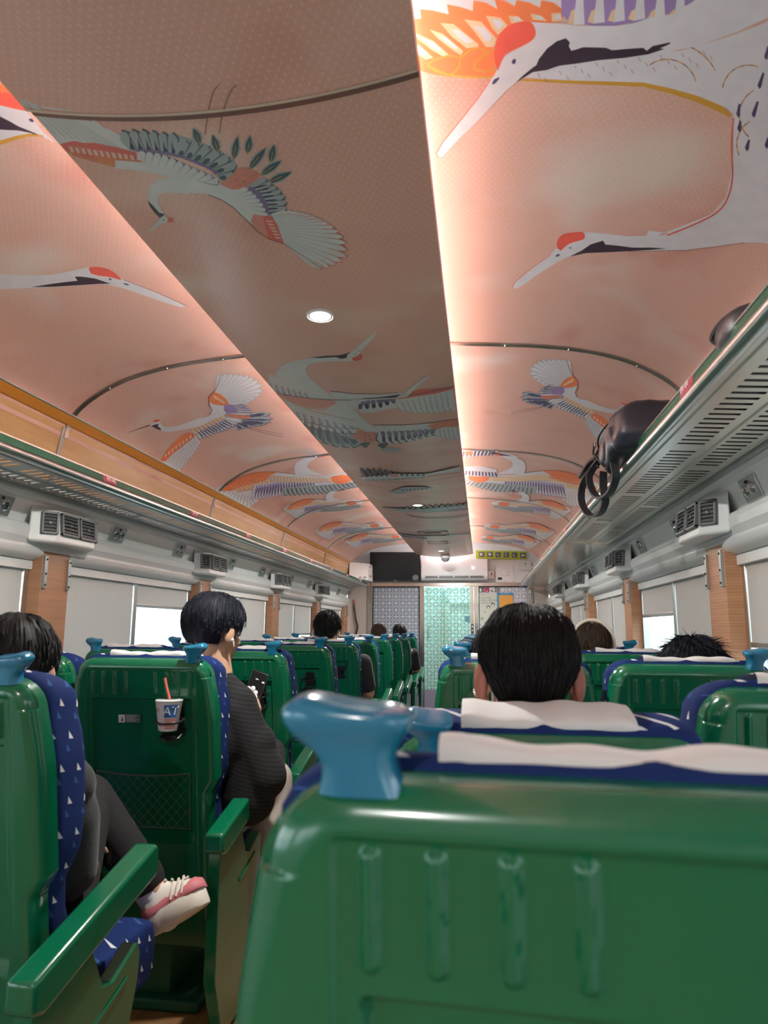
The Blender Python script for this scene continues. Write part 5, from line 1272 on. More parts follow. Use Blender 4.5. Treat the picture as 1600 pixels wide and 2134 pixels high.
# ------------------------------------------------------------------ seats
HINGE = .45
def half_w(z, e=0):                       # half width of the shell, back-local height
    zt, r = .674 + e, .055 + e
    if z > .50: w = lerp(.226, .248, sstep(.69, .48, z))
    elif z > .29: w = .248
    elif z > .25: w = lerp(.224, .248, (z - .25) / .04)
    else: w = .224
    w += e
    if z > zt - r: w = w - r + math.sqrt(max(0, r * r - (z - (zt - r)) ** 2))
    return w
def shell_mesh():
    mb = MB(); zt, zb = .674, -.24
    zs = []
    z = zb
    while z < zt - 1e-6:
        zs.append(z)
        if z > .64: z += .0022
        elif z > .53: z += .0022
        elif .22 < z < .30 or .105 < z < .15: z += .006
        else: z += .018
    zs.append(zt)
    NX = 220
    ss = []
    for i in range(NX + 1):
        t = i / NX * 2 - 1; ss.append(math.sin(t * PI / 2) * .35 + t * .65)
    RB = .03
    def depth(x, z):
        w = half_w(z); ax = abs(x)
        d = min(w - ax, zt - z)
        if z > zt - .055 and ax > .226 - .055:      # rounded corner distance
            d = .055 - math.hypot(ax - (.226 - .055), z - (zt - .055))
        d = max(0, min(RB, d)); y = RB * .8 * (1 - math.sqrt(max(0, 1 - ((RB - d) / RB) ** 2)))
        y += .0045 * sstep(.648, .640, z) * sstep(.186, .180, ax)
        y += .014 * sstep(.552, .544, z) * sstep(.112, .122, z) * sstep(.170, .164, ax)
        for c in (.05, .088, .127, .163):
            q = math.hypot(ax - c, max(0, .570 - z, z - .634)); y -= .0060 * sstep(.0065, .0015, q)
        y += .002 * sstep(.10, 0, z)
        return y
    n = NX + 1
    rows = []
    for z in zs:
        w = half_w(z); row = []
        row.append((-w, .05, z)); row.append((-w, .036, z))
        for s_ in ss: x = s_ * w; row.append((x, depth(x, z), z))
        row.append((w, .036, z)); row.append((w, .05, z)); rows.append(row)
    top = [(p[0], .036, zt) for p in rows[-1]]; top2 = [(p[0], .05, zt) for p in rows[-1]]
    rows += [top, top2]
    m = len(rows[0])
    mb.v = [Vector(p) for r in rows for p in r]
    for j in range(len(rows) - 1):
        for i in range(m - 1):
            mb.f.append((j * m + i, j * m + i + 1, (j + 1) * m + i + 1, (j + 1) * m + i)); mb.mi.append(0)
    return mb
def rrect(hw, y0, y1, z, r=.03, n=5):
    pts = []; r = min(r, hw * .98, (y1 - y0) / 2 * .98)
    for cx_, cy_, a0 in ((hw - r, y1 - r, 0), (-hw + r, y1 - r, PI / 2), (-hw + r, y0 + r, PI), (hw - r, y0 + r, 3 * PI / 2)):
        for k in range(n + 1):
            a = a0 + PI / 2 * k / n; pts.append(V(cx_ + r * math.cos(a), cy_ + r * math.sin(a), z))
    return pts
def cushion_mesh():
    mb = MB(); rings = []
    for z in [-.02, .0, .05, .12, .18, .24, .30, .36, .42, .48, .54, .60, .635, .66, .678, .690, .697, .701]:
        w = half_w(z) if z < .615 else lerp(half_w(.615), .236, .6) - .055 + math.sqrt(max(0, .055 ** 2 - max(0, z - .646) ** 2))
        f = .175 - .045 * sstep(.40, .20, z) * sstep(.0, .18, z) + .01 * sstep(.2, 0, z)
        dz = min(1, max(0, z - .645) / .056); f2 = .10 + (f - .10) * math.sqrt(max(0, 1 - dz * dz)); b2 = .038 + .03 * (1 - math.sqrt(max(0, 1 - dz * dz * .9)))
        rings.append([V(q.x, q.y, q.z - (.012 + (q.y - .04) * .28) * sstep(.5, .66, z)) for q in rrect(w, b2, max(b2 + .03, f2), z, .035)])
    mb.loft(rings); return mb
def seat_cushion_mesh():
    mb = MB(); rings = []
    for z, k in ((.33, .94), (.345, 1), (.42, 1), (.452, .97), (.466, .90), (.470, .75)):
        w = .228 * (.9 + .1 * k); rings.append(rrect(w, .07 - .03 * (k - 1), .10 + .44 * k, z, .05))
    mb.loft(rings); return mb
HO = [(683, 1640), (690, 1605), (688, 1578), (670, 1552), (640, 1532), (618, 1504), (610, 1474), (616, 1450), (636, 1438), (668, 1436), (710, 1447), (760, 1458), (810, 1460), (842, 1464), (863, 1478), (862, 1502), (847, 1526), (834, 1550), (830, 1580), (838, 1610), (852, 1640)]
def handle_mesh(flip):
    k = .44 / FPX; raw = [((x - 767) * k * (-1 if flip else 1), (1640 - y) * k) for x, y in HO]
    pts = [(p.x, p.z) for p in cr([(x, 0, z) for x, z in raw], 3)]
    # horizontal slices of the outline, each closed into a rounded ring: smooth, swollen body
    def span(z):
        xs = []
        for i in range(len(pts) - 1):
            (x0, z0), (x1, z1) = pts[i], pts[i + 1]
            if (z0 - z) * (z1 - z) <= 0 and z0 != z1: xs.append(x0 + (x1 - x0) * (z - z0) / (z1 - z0))
        return (min(xs), max(xs)) if len(xs) > 1 else None
    mb = MB(); nx = 26; ny = 14
    # sample as columns: for every x the solid between the lower and upper outline
    def cols(x):
        zs_ = []
        for i in range(len(pts) - 1):
            (x0, z0), (x1, z1) = pts[i], pts[i + 1]
            if (x0 - x) * (x1 - x) <= 0 and x0 != x1: zs_.append(z0 + (z1 - z0) * (x - x0) / (x1 - x0))
        return zs_
    rings = []; ztop = max(z for _, z in pts); zs_ = [0, .004, .010, .016, .022, .027, .031, .035, .039, .043, .046, .049]
    for z in zs_:
        a, b = span(z); cx_ = (a + b) / 2; hw = (b - a) / 2; th = .019 + .004 * sstep(.03, .045, z)
        ring = []
        for q in range(28):
            an = 2 * PI * q / 28; ca, sa = math.cos(an), math.sin(an)
            ring.append(V(cx_ + hw * math.copysign(abs(ca) ** .6, ca), .018 + th * math.copysign(abs(sa) ** .6, sa), z))
        rings.append(ring)
    # the saddle-shaped top: high lobe on the outer side
    a, b = span(.049); top = {}
    def ztop_at(x):
        c = cols(x); return max(c) if c else .05
    last = rings[-1]
    for s_, lift in ((.97, .35), (.90, .62), (.78, .82), (.55, .95), (.28, 1.0), (.02, 1.0)):
        ring = []
        for p in last:
            cx_ = (a + b) / 2; x = cx_ + (p.x - cx_) * s_; y = .018 + (p.y - .018) * s_; x2 = cx_ + (p.x - cx_) * .93
            zt_ = max(.0495, ztop_at(max(min(x, max(a, b) - .002), min(a, b) + .002)))
            ring.append(V(x, y, lerp(.049, zt_, lift)))
        rings.append(ring)
    mb.loft(rings); return mb
def cover_mesh():
    prof = cr([(0, .052, .691), (0, .054, .700), (0, .062, .708), (0, .082, .712), (0, .12, .712), (0, .158, .703), (0, .186, .672), (0, .184, .60), (0, .182, .52)], 3)
    mb = MB(); n = len(prof) - 1; nx = 44
    def fn(u, v):
        p = prof[min(n, int(round(v * n)))]; x = lerp(-.130, .130, u); wv = .0022 * math.sin(u * 9 + v * 3) + .0018 * math.sin(u * 23)
        return (x, p.y, p.z + wv - (.013 + (p.y - .04) * .28) * sstep(.5, .66, p.z) + (.004 * sstep(.12, 0, u) if v < .3 else 0))
    mb.grid(fn, nx, n); return mb
MESH = {}
def proto(key, fn, mats, **k):
    o = build(fn(), key, mats, parent=None, local=True, **k); MESH[key] = o; me = o.data; bpy.data.objects.remove(o); MESH[key] = me; return me
proto('back_shell', shell_mesh, 'green_plastic', smooth=50)
proto('backrest', cushion_mesh, 'seat_fabric', smooth=60)
proto('seat_cushion', seat_cushion_mesh, 'seat_fabric', smooth=60)
proto('handle_l', lambda: handle_mesh(False), 'handle_blue', smooth=70)
proto('handle_r', lambda: handle_mesh(True), 'handle_blue', smooth=70)
proto('headrest_cover', cover_mesh, 'cover_white', smooth=70, recalc=False)
def arm_mesh(s):
    mb = MB(); top = [(-.165, .615), (.285, .715), (.30, .705), (.305, .655), (.29, .640), (-.13, .548), (-.165, .560)]
    mb.prism([(s * .262, a, b) for a, b in top], (s * .058, 0, 0)); return mb
def armpanel_mesh(s):
    mb = MB(); pr = [(-.14, .57), (.04, .595), (.07, .545), (.10, .490), (.145, .478), (.245, .515), (.262, .49), (.255, .43), (.225, .35), (.17, .25), (.13, .12), (.12, .02), (-.06, .02), (-.14, .20)]
    mb.prism([(s * .268, a, b) for a, b in pr], (s * .036, 0, 0))
    mb.prism([(s * .304, .04, .425), (s * .304, .20, .465), (s * .304, .203, .455), (s * .304, .045, .415)], (s * .004, 0, 0)); return mb
for s_ in (-1, 1):
    proto('armrest%d' % s_, lambda: arm_mesh(s_), 'green_plastic', smooth=30); proto('arm_panel%d' % s_, lambda: armpanel_mesh(s_), 'green_plastic', smooth=30)
def base_mesh():
    mb = MB(); mb.box(-.20, .20, .06, .46, .26, .335); mb.box(-.06, .06, .12, .40, .03, .27); mb.box(-.17, .17, .08, .44, .0, .035); return mb
proto('seat_base', base_mesh, 'green_dark', smooth=30)
def rec_mesh():  # hinge covers where the back meets the base
    mb = MB(); mb.box(-.222, -.19, .05, .16, .28, .47); mb.box(.19, .222, .05, .16, .28, .47); return mb
proto('hinge_cover', rec_mesh, 'green_plastic', smooth=30)
def holder_mesh():                        # folding cup holder: back plate, tray, ring
    mb = MB(); mb.box(-.026, .026, .004, .016, -.065, .02); mb.box(-.020, .020, -.012, .006, -.012, .010)
    mb.tube([(.045 * math.cos(a), .002 + .006 * math.sin(a * 1) - .01, .040 + .045 * math.sin(a)) for a in [2 * PI * k / 24 for k in range(24)]], .0042, 6, closed=True)
    mb.box(-.03, .03, -.006, .004, -.060, -.045); return mb
proto('cup_holder_up', holder_mesh, 'black_plastic', smooth=30)
def holder_open():
    mb = MB(); mb.box(-.026, .026, .004, .016, -.05, .03)
    mb.tube([(.043 * math.cos(a), -.040 + .043 * math.sin(a), 0) for a in [2 * PI * k / 24 for k in range(24)]], .0045, 6, closed=True)
    mb.tube([(-.03, .006, -.045), (-.03, -.05, -.055), (0, -.07, -.057), (.03, -.05, -.055), (.03, .006, -.045)], .0045, 6); mb.box(-.03, .03, -.055, .0, -.060, -.055); return mb
proto('cup_holder_open', holder_open, 'black_plastic', smooth=30)
def net_mesh():
    mb = MB(); W_, z0, z1 = .158, .135, .315
    top = [(-W_ + 2 * W_ * k / 12, -.004, z1 - .012 * math.sin(PI * k / 12)) for k in range(13)]
    mb.tube(top, .0022, 5); mb.tube([(-W_, .002, z1), (-W_ * .98, .002, z0)], .0016, 4); mb.tube([(W_, .002, z1), (W_ * .98, .002, z0)], .0016, 4); mb.tube([(-W_ * .98, .002, z0), (W_ * .98, .002, z0)], .0016, 4)
    step = .032; k = -6
    for k in range(-8, 12):
        for d in (1, -1):
            p = []
            for t in (0, 1):
                z = lerp(z0, z1 - .006, t); x = k * step + (z - z0) * d * .9; p.append((x, z))
            (xa, za), (xb, zb_) = p
            # clip to the pocket
            pts = []
            for q in range(9):
                x = lerp(xa, xb, q / 8); z = lerp(za, zb_, q / 8)
                if -W_ <= x <= W_: pts.append((x, -.001 - .004 * (z - z0) / .2, z))
            if len(pts) > 1: mb.tube(pts, .0008, 4)
    return mb
proto('net_pocket', net_mesh, 'net_grey', smooth=60)
def part(name, me, parent, loc=(0, 0, 0), rx=0):
    o = bpy.data.objects.new(name, me); COL.objects.link(o); o.parent = parent; o.location = loc; o.rotation_euler = (rx, 0, 0); return o
def part_bevel(o, w=.010, n=3):
    b = o.modifiers.new('bevel', 'BEVEL'); b.width = w; b.segments = n; b.limit_method = 'ANGLE'; b.angle_limit = R(35); return o
SEATY = [.495 + .895 * i for i in range(11)]
SEATX = {'LW': -1.605, 'LA': -1.088, 'RA': .097, 'RB': .607}
SEATS = {}
def seat(col, row, tilt=10, holder=None, label='', cover=True, net=False, sticker=False):
    x, y = SEATX[col], SEATY[row] + (.02 if col in ('LW',) else 0)
    r = thing('train_seat', label, 'seat', (x, y, -H), 'green train seats')
    t = R(tilt); P = dict(parent=r, loc=(0, 0, HINGE), rx=t)
    sh = part('back_shell', MESH['back_shell'], r, (0, 0, HINGE), t)
    part('backrest', MESH['backrest'], r, (0, 0, HINGE), t)
    c, s_ = math.cos(t), math.sin(t)
    hs = -1 if col in ('LW', 'RA') else 1      # the outer side of the seat carries the grab handle
    hx = hs * .170
    part('grab_handle', MESH['handle_l' if hs < 0 else 'handle_r'], r, (hx, -s_ * .668 + .006, HINGE + c * .668), t)
    if cover: part('headrest_cover', MESH['headrest_cover'], r, (0, 0, HINGE), t)
    part('seat_cushion', MESH['seat_cushion'], r)
    part_bevel(part('seat_base', MESH['seat_base'], r), .008, 2); part_bevel(part('hinge_cover', MESH['hinge_cover'], r), .012, 2)
    if col in ('LA', 'RA'):
        a = 1 if col == 'LA' else -1
        part_bevel(part('armrest', MESH['armrest%d' % a], r), .010, 3); part_bevel(part('arm_panel', MESH['arm_panel%d' % a], r), .006, 2)
    if holder:
        hxx = .112 if col[0] == 'L' else -.108
        h = part('cup_holder', MESH['cup_holder_' + holder], sh, (hxx, .012, .495), 0)
    if net: part('net_pocket', MESH['net_pocket'], sh, (0, .006, 0), 0)
    if sticker:
        st2 = build(MB().box(-.083, -.062, .0125, .0145, .470, .495), 'notice_label', 'paper_white', parent=sh, local=True, smooth=0)
        m2 = MB(); m2.prism([(-.075, .012, .474), (-.070, .012, .490), (-.066, .012, .474)], (0, .0008, 0)); build(m2, 'symbol', 'sign_dark', parent=st2, local=True, smooth=0)
        m2 = MB().box(-.061, -.008, .0128, .0145, .470, .497); gg = build(m2, 'notice_label', 'label_grey', parent=sh, local=True, smooth=0)
        m2 = MB()
        for i in range(5): m2.box(-.057, -.018 - (i % 3) * .006, .0122, .013, .492 - i * .0045, .494 - i * .0045)
        build(m2, 'print', 'offwhite_dark', parent=gg, local=True, smooth=0)
    SEATS[(col, row)] = r
    return r
rn = ['first', 'second', 'third', 'fourth', 'fifth', 'sixth', 'seventh', 'eighth', 'ninth', 'tenth', 'eleventh']
cn = {'LW': 'window seat of the left pair', 'LA': 'aisle seat of the left pair', 'RA': 'aisle seat of the right pair', 'RB': 'window seat of the right pair'}
spec = {('RA', 0): dict(tilt=5, label='huge blurred green train seat back in the foreground with blue grab handle'),
        ('RA', 1): dict(tilt=28.5, label='reclined green train seat just ahead of the foreground one, holding the dark-haired man'),
        ('RB', 1): dict(tilt=9, label='green train seat at the right edge beside the reclined one, blue cushion corner showing'),
        ('LA', 1): dict(tilt=10, label='green train seat cut off at the lower left edge with its large green armrest'),
        ('LA', 2): dict(tilt=10, holder='open', net=True, sticker=True, label='green train seat on the left with the printed paper cup and net pocket'),
        ('LW', 2): dict(tilt=7, label='green window seat at the left, behind the seat with the paper cup'),
        ('RA', 2): dict(tilt=10, holder='open', net=True, label='green train seat in front of the man, holding the clear domed cup'),
        ('RB', 2): dict(tilt=10, label='wide green train seat on the right with full row of ribs and dark hair above'),
        ('LA', 3): dict(tilt=12, holder='open', net=True, label='green train seat facing the boy in the black ribbed shirt, holder behind his phone'),
        ('LA', 4): dict(tilt=9, holder='open', net=True, label='dark green aisle seat with a folded black cup holder, fourth row on the left'),
        ('LA', 5): dict(tilt=10, holder='up', net=True, label='bright green aisle seat with black ringed cup holder hanging on its back'),
        ('RB', 3): dict(tilt=10, label='bright green window seat on the right behind the woman with the cream headband')}
for row in range(0, 10):
    for col in ('LW', 'LA', 'RA', 'RB'):
        if row == 0 and col != 'RA': continue
        d = dict(spec.get((col, row), {}))
        if 'tilt' not in d: d['tilt'] = 10 + (((row * 7 + len(col) * 3 + (col == 'RA') * 5) % 5) - 2) * .9
        if 'label' not in d: d['label'] = 'green train seat, %s, %s row from the camera' % (cn[col], rn[row])
        seat(col, row, **d)
for col in ('LA', 'LW'):
    seat(col, 10, 10, label='green train seat, %s, last row before the end wall' % cn[col])

SEATS[('RA', 0)].rotation_euler = (0, 0, R(-3.5)); SEATS[('RA', 0)].scale = (1.14, 1, 1); SEATS[('RA', 0)].location.x = .118
# ------------------------------------------------------------------ people
def remesh(o, vox, smooth=6):
    m = o.modifiers.new('join', 'REMESH'); m.mode = 'VOXEL'; m.voxel_size = vox; m.use_smooth_shade = True
    s_ = o.modifiers.new('smooth', 'SMOOTH'); s_.factor = .5; s_.iterations = smooth
    return o
def frame(yaw, pitch=0, roll=0):
    return (Matrix.Rotation(R(yaw), 3, 'Z') @ Matrix.Rotation(R(pitch), 3, 'X') @ Matrix.Rotation(R(roll), 3, 'Y'))
def head_prims(mb, c, F, k=1.0, ear=True):
    """head looking along +y of frame F; c = centre of the skull"""
    P = lambda x, y, z: Vector(c) + F @ (V(x, y, z) * k)
    q = F.to_quaternion()
    mb.ell(P(0, -.012, .022), (.074 * k, .092 * k, .088 * k), q); mb.ell(P(0, .020, -.045), (.060 * k, .066 * k, .062 * k), q)   # skull, face
    mb.ell(P(0, .038, -.088), (.040 * k, .044 * k, .030 * k), q)                                                            # jaw and chin
    mb.cap(P(0, .080, .005), .009 * k, P(0, .103, -.030), .013 * k, 10); mb.ell(P(0, .092, -.036), (.018 * k, .012 * k, .010 * k), q)   # nose
    mb.ell(P(0, .080, -.064), (.024 * k, .012 * k, .006 * k), q); mb.ell(P(0, .078, -.074), (.021 * k, .012 * k, .007 * k), q)          # lips
    for s_ in (-1, 1):
        mb.ell(P(s_ * .030, .074, .018), (.022 * k, .012 * k, .006 * k), q); mb.ell(P(s_ * .042, .052, -.030), (.022 * k, .024 * k, .022 * k), q)  # brow, cheek
        if ear:
            e = q @ Quaternion((0, 0, 1), s_ * -.45)
            mb.ell(P(s_ * .081, -.008, -.012), (.008 * k, .020 * k, .031 * k), e); mb.ell(P(s_ * .078, .0, -.034), (.008 * k, .010 * k, .012 * k), e)
    return P
def eyes(root, P, F, k=1.0):
    mb = MB()
    for s_ in (-1, 1): mb.ell(P(s_ * .030, .077, .002), (.011 * k,) * 3, n=12, k=8)
    build(mb, 'eyes', 'cup_white', parent=root); mb = MB()
    for s_ in (-1, 1): mb.ell(P(s_ * .030, .0855, .002), (.005 * k, .004 * k, .005 * k), n=10, k=6)
    build(mb, 'pupils', 'black_plastic', parent=root)
def hand(mb, w, d, up, k=1.0, curl=.9, side=1):
    """palm and five fingers; w wrist, d direction of the palm, up = back of the hand"""
    d = Vector(d).normalized(); up = (Vector(up) - d * d.dot(Vector(up))).normalized(); s_ = d.cross(up) * side
    w = Vector(w); pc = w + d * .045 * k
    mb.cap(w, .022 * k, w + d * .03 * k, .024 * k, 12)
    for i in range(4): mb.cap(w + d * .02 * k + s_ * (i - 1.5) * .010 * k, .014 * k, w + d * .080 * k + s_ * (i - 1.5) * .019 * k, .0105 * k, 10)
    for i, L in enumerate((.066, .076, .072, .056)):
        b0 = w + d * .082 * k + s_ * (i - 1.5) * .0195 * k; a = 0; p = b0; dd = d.copy()
        for j, f in enumerate((.45, .32, .26)):
            a += curl * (.45 if j == 0 else .6); dd = (d * math.cos(a) - up * math.sin(a)); n = p + dd * L * f * k
            mb.cap(p, (.0092 - j * .0008) * k, n, (.0086 - j * .0009) * k, 8); p = n
    b0 = w + d * .028 * k - s_ * .024 * k; m1 = b0 + (d * .6 - s_ * .7 - up * .25).normalized() * .034 * k; m2 = m1 + (d * .9 - s_ * .1 - up * .45).normalized() * .030 * k; m3 = m2 + (d * .9 + s_ * .3 - up * .4).normalized() * .024 * k
    mb.cap(b0, .013 * k, m1, .0105 * k, 8); mb.cap(m1, .0105 * k, m2, .0095 * k, 8); mb.cap(m2, .0095 * k, m3, .008 * k, 8)
def hair(root, c, F, k=1.0, m='hair_black', size=(.088, .104, .100), nape=-.075, strands=350, slen=.07, seed=1, part=True, wild=.4, name='hair', face=.30, thick=.0011, off=(0, -.012, .026), taper=.17, box=.25):
    """a fitted cap of hair with layered tapering locks on top of it"""
    rnd = random.Random(seed); C0 = Vector(c) + F @ (Vector(off) * k)
    a, b, h = (q * k for q in size)
    def keep(d):   # d: direction in head frame
        if d.y > face and d.z < .42 - .0 * d.y: return False
        if d.y > -.15 and d.z < -.18: return False
        return d.z * h > nape * k
    def surf(d, e=0):
        dip = 1
        if part: dip -= .035 * math.exp(-((d.x - .12) / .10) ** 2) * sstep(.5, .9, d.z)
        lump = 1 + .018 * math.sin(d.x * 9 + seed) * math.sin(d.z * 7 + seed * 2) + .012 * math.sin(d.x * 23 + d.y * 17)
        n_ = 1 - taper * sstep(.15, -.85, d.z); ny_ = 1 - taper * .25 * sstep(.15, -.85, d.z)
        pw = 2.7; bx = 1 / (abs(d.x) ** pw + abs(d.y) ** pw + abs(d.z) ** pw) ** (1 / pw); bx = 1 + (bx - 1) * box; lump *= bx
        if True: pass
        return C0 + F @ V(d.x * a * dip * lump * n_, d.y * b * lump * ny_, d.z * h * dip * lump) + (F @ V(d.x, d.y, d.z)) * e
    mb = MB(); nu, nv = 56, 36; idx = {}
    for j in range(nv + 1):
        th = PI * j / nv
        for i in range(nu):
            ph = 2 * PI * i / nu; d = V(math.sin(th) * math.cos(ph), math.sin(th) * math.sin(ph), math.cos(th)); idx[(i, j)] = (len(mb.v), d); mb.v.append(surf(d))
    for j in range(nv):
        for i in range(nu):
            q = [(i, j), (i, j + 1), ((i + 1) % nu, j + 1), ((i + 1) % nu, j)]
            if all(keep(idx[t][1]) for t in q): mb.f.append(tuple(idx[t][0] for t in q)); mb.mi.append(0)
    for _ in range(strands):
        ph = rnd.uniform(0, 2 * PI); th = math.acos(rnd.uniform(-.35, 1)); d = V(math.sin(th) * math.cos(ph), math.sin(th) * math.sin(ph), math.cos(th))
        if not keep(d): continue
        pts = []; rs = []; n = 7; L = slen * k * rnd.uniform(.6, 1.3); e0 = rnd.uniform(-.002, .002); flick = rnd.uniform(0, 1) ** 3 * wild * .03
        tw = rnd.uniform(-.25, .25); ok = True; dd = d.copy()
        for s_ in range(n):
            t = s_ / (n - 1)
            pts.append(surf(dd.normalized(), e0 + .001 + flick * t * t)); rs.append(thick * k * (1 - t * .85) * 1.6)
            down = V(dd.x * .5 + tw * .3, dd.y * .3 - (.15 if dd.z > .3 else 0), -1) if dd.z > -.95 else V(0, 0, -1)
            down = (down - dd * down.dot(dd)).normalized(); dd = (dd + down * (L / n) / (a * 1.1)).normalized()
            if dd.z * h < (nape - .008) * k: break
        if len(pts) > 2: mb.tube(pts, rs, 3)
    o = build(mb, name, m, parent=root, smooth=180, recalc=False)
    return o
def person(label, cat='person', loc=(0, 0, 0)): return thing('person', label, cat, loc)
def torso(mb, hip, chest, neck, sw=.19, k=1.0, depth=.105):
    hip, chest, neck = Vector(hip), Vector(chest), Vector(neck)
    mb.ell(hip, (.155 * k, .115 * k, .11 * k)); mb.ell(hip.lerp(chest, .5), (.140 * k, .105 * k, .16 * k)); mb.ell(chest, (.165 * k, depth * k, .15 * k))
    top = chest.lerp(neck, .55)
    mb.cap(top + V(-sw * .62, 0, .0) * k, .062 * k, top + V(sw * .62, 0, .0) * k, .062 * k); 
    for s_ in (-1, 1): mb.cap(top + V(s_ * sw * .75, 0, -.005) * k, .058 * k, neck + V(s_ * .015, 0, -.015), .045 * k)
def limb(mb, pts, rs, k=1.0, n=16):
    for i in range(len(pts) - 1): mb.cap(pts[i], rs[i] * k, pts[i + 1], rs[i + 1] * k, n)

# --- the man in the foreground
def man_front():
    r = person('man with short black hair seen from behind, seated in the reclined seat ahead', loc=(.08, 1.42, -H + .47))
    c = V(.083, 1.315, -.082); F = frame(0, -4, 0)
    mb = MB(); P = head_prims(mb, c, F, 1.0)
    mb.cap(c + V(0, -.012, -.06), .058, V(.083, 1.30, -.205), .062); mb.cap(V(.083, 1.30, -.2), .062, V(.083, 1.32, -.27), .075)
    hip = V(.09, 1.48, -.66); torso(mb, hip, (.09, 1.37, -.38), (.085, 1.31, -.22), .2)
    for s_ in (-1, 1):
        sh = V(.088 + s_ * .19, 1.34, -.29); el = V(.088 + s_ * .225, 1.48, -.53); wr = V(.088 + s_ * .12, 1.68, -.60); limb(mb, [sh, el, wr], [.052, .040, .028])
        kn = V(.09 + s_ * .11, 1.86, -.70); an = V(.09 + s_ * .10, 1.84, -1.12); limb(mb, [hip + V(s_ * .09, 0, -.02), kn, an], [.085, .058, .04]); mb.cap(an + V(0, 0, -.05), .035, an + V(0, .13, -.065), .03)
        hand(mb, wr, (-s_ * .4, .8, -.15), (0, .1, 1), 1.0, .5, s_)
    remesh(build(mb, 'body', 'skin', parent=r), .0055)
    mb = MB(); torso(mb, (.09, 1.48, -.64), (.09, 1.37, -.38), (.085, 1.31, -.255), .2, 1.07)
    for s_ in (-1, 1): limb(mb, [V(.088 + s_ * .19, 1.34, -.29), V(.088 + s_ * .222, 1.44, -.46)], [.064, .058])
    remesh(build(mb, 'shirt', 'paper_white', parent=r), .009)
    mb = MB(); hip2 = V(.09, 1.48, -.66)
    for s_ in (-1, 1): limb(mb, [hip2 + V(s_ * .09, 0, -.02), V(.09 + s_ * .11, 1.86, -.70), V(.09 + s_ * .10, 1.84, -1.08)], [.095, .068, .055])
    mb.ell(hip2, (.165, .125, .11)); remesh(build(mb, 'trousers', 'shirt_grey', parent=r), .010)
    mb = MB(); mb.grid(lambda u, v: P(math.sin(lerp(-1.15, 1.15, u)) * .072, .030 + math.cos(lerp(-1.15, 1.15, u)) * .068, lerp(-.105, -.018, v)), 16, 8)
    m_ = build(mb, 'face_mask', 'cover_white', parent=r); so = m_.modifiers.new('s', 'SOLIDIFY'); so.thickness = .002
    mb = MB()
    for s_ in (-1, 1): mb.tube([P(s_ * .068, .058, -.03), P(s_ * .077, .03, -.02), P(s_ * .078, .012, -.002)], .0014, 6)
    build(mb, 'mask_strap', 'cover_white', parent=m_)
    eyes(r, P, F)
    hair(r, c, F, 1.0, 'hair_black', (.0865, .104, .099), -.098, 3400, .06, 3, True, .16, face=.45, taper=.30, box=.62)
    mb = MB(); q = F.to_quaternion()
    for s_ in (-1, 1):
        e = q @ Quaternion((0, 0, 1), s_ * -.5); mb.ell(P(s_ * .086, -.010, -.012), (.009, .021, .033), e); mb.ell(P(s_ * .081, -.004, -.036), (.009, .012, .014), e)
    build(mb, 'ears', 'skin_red', parent=r)
man_front()

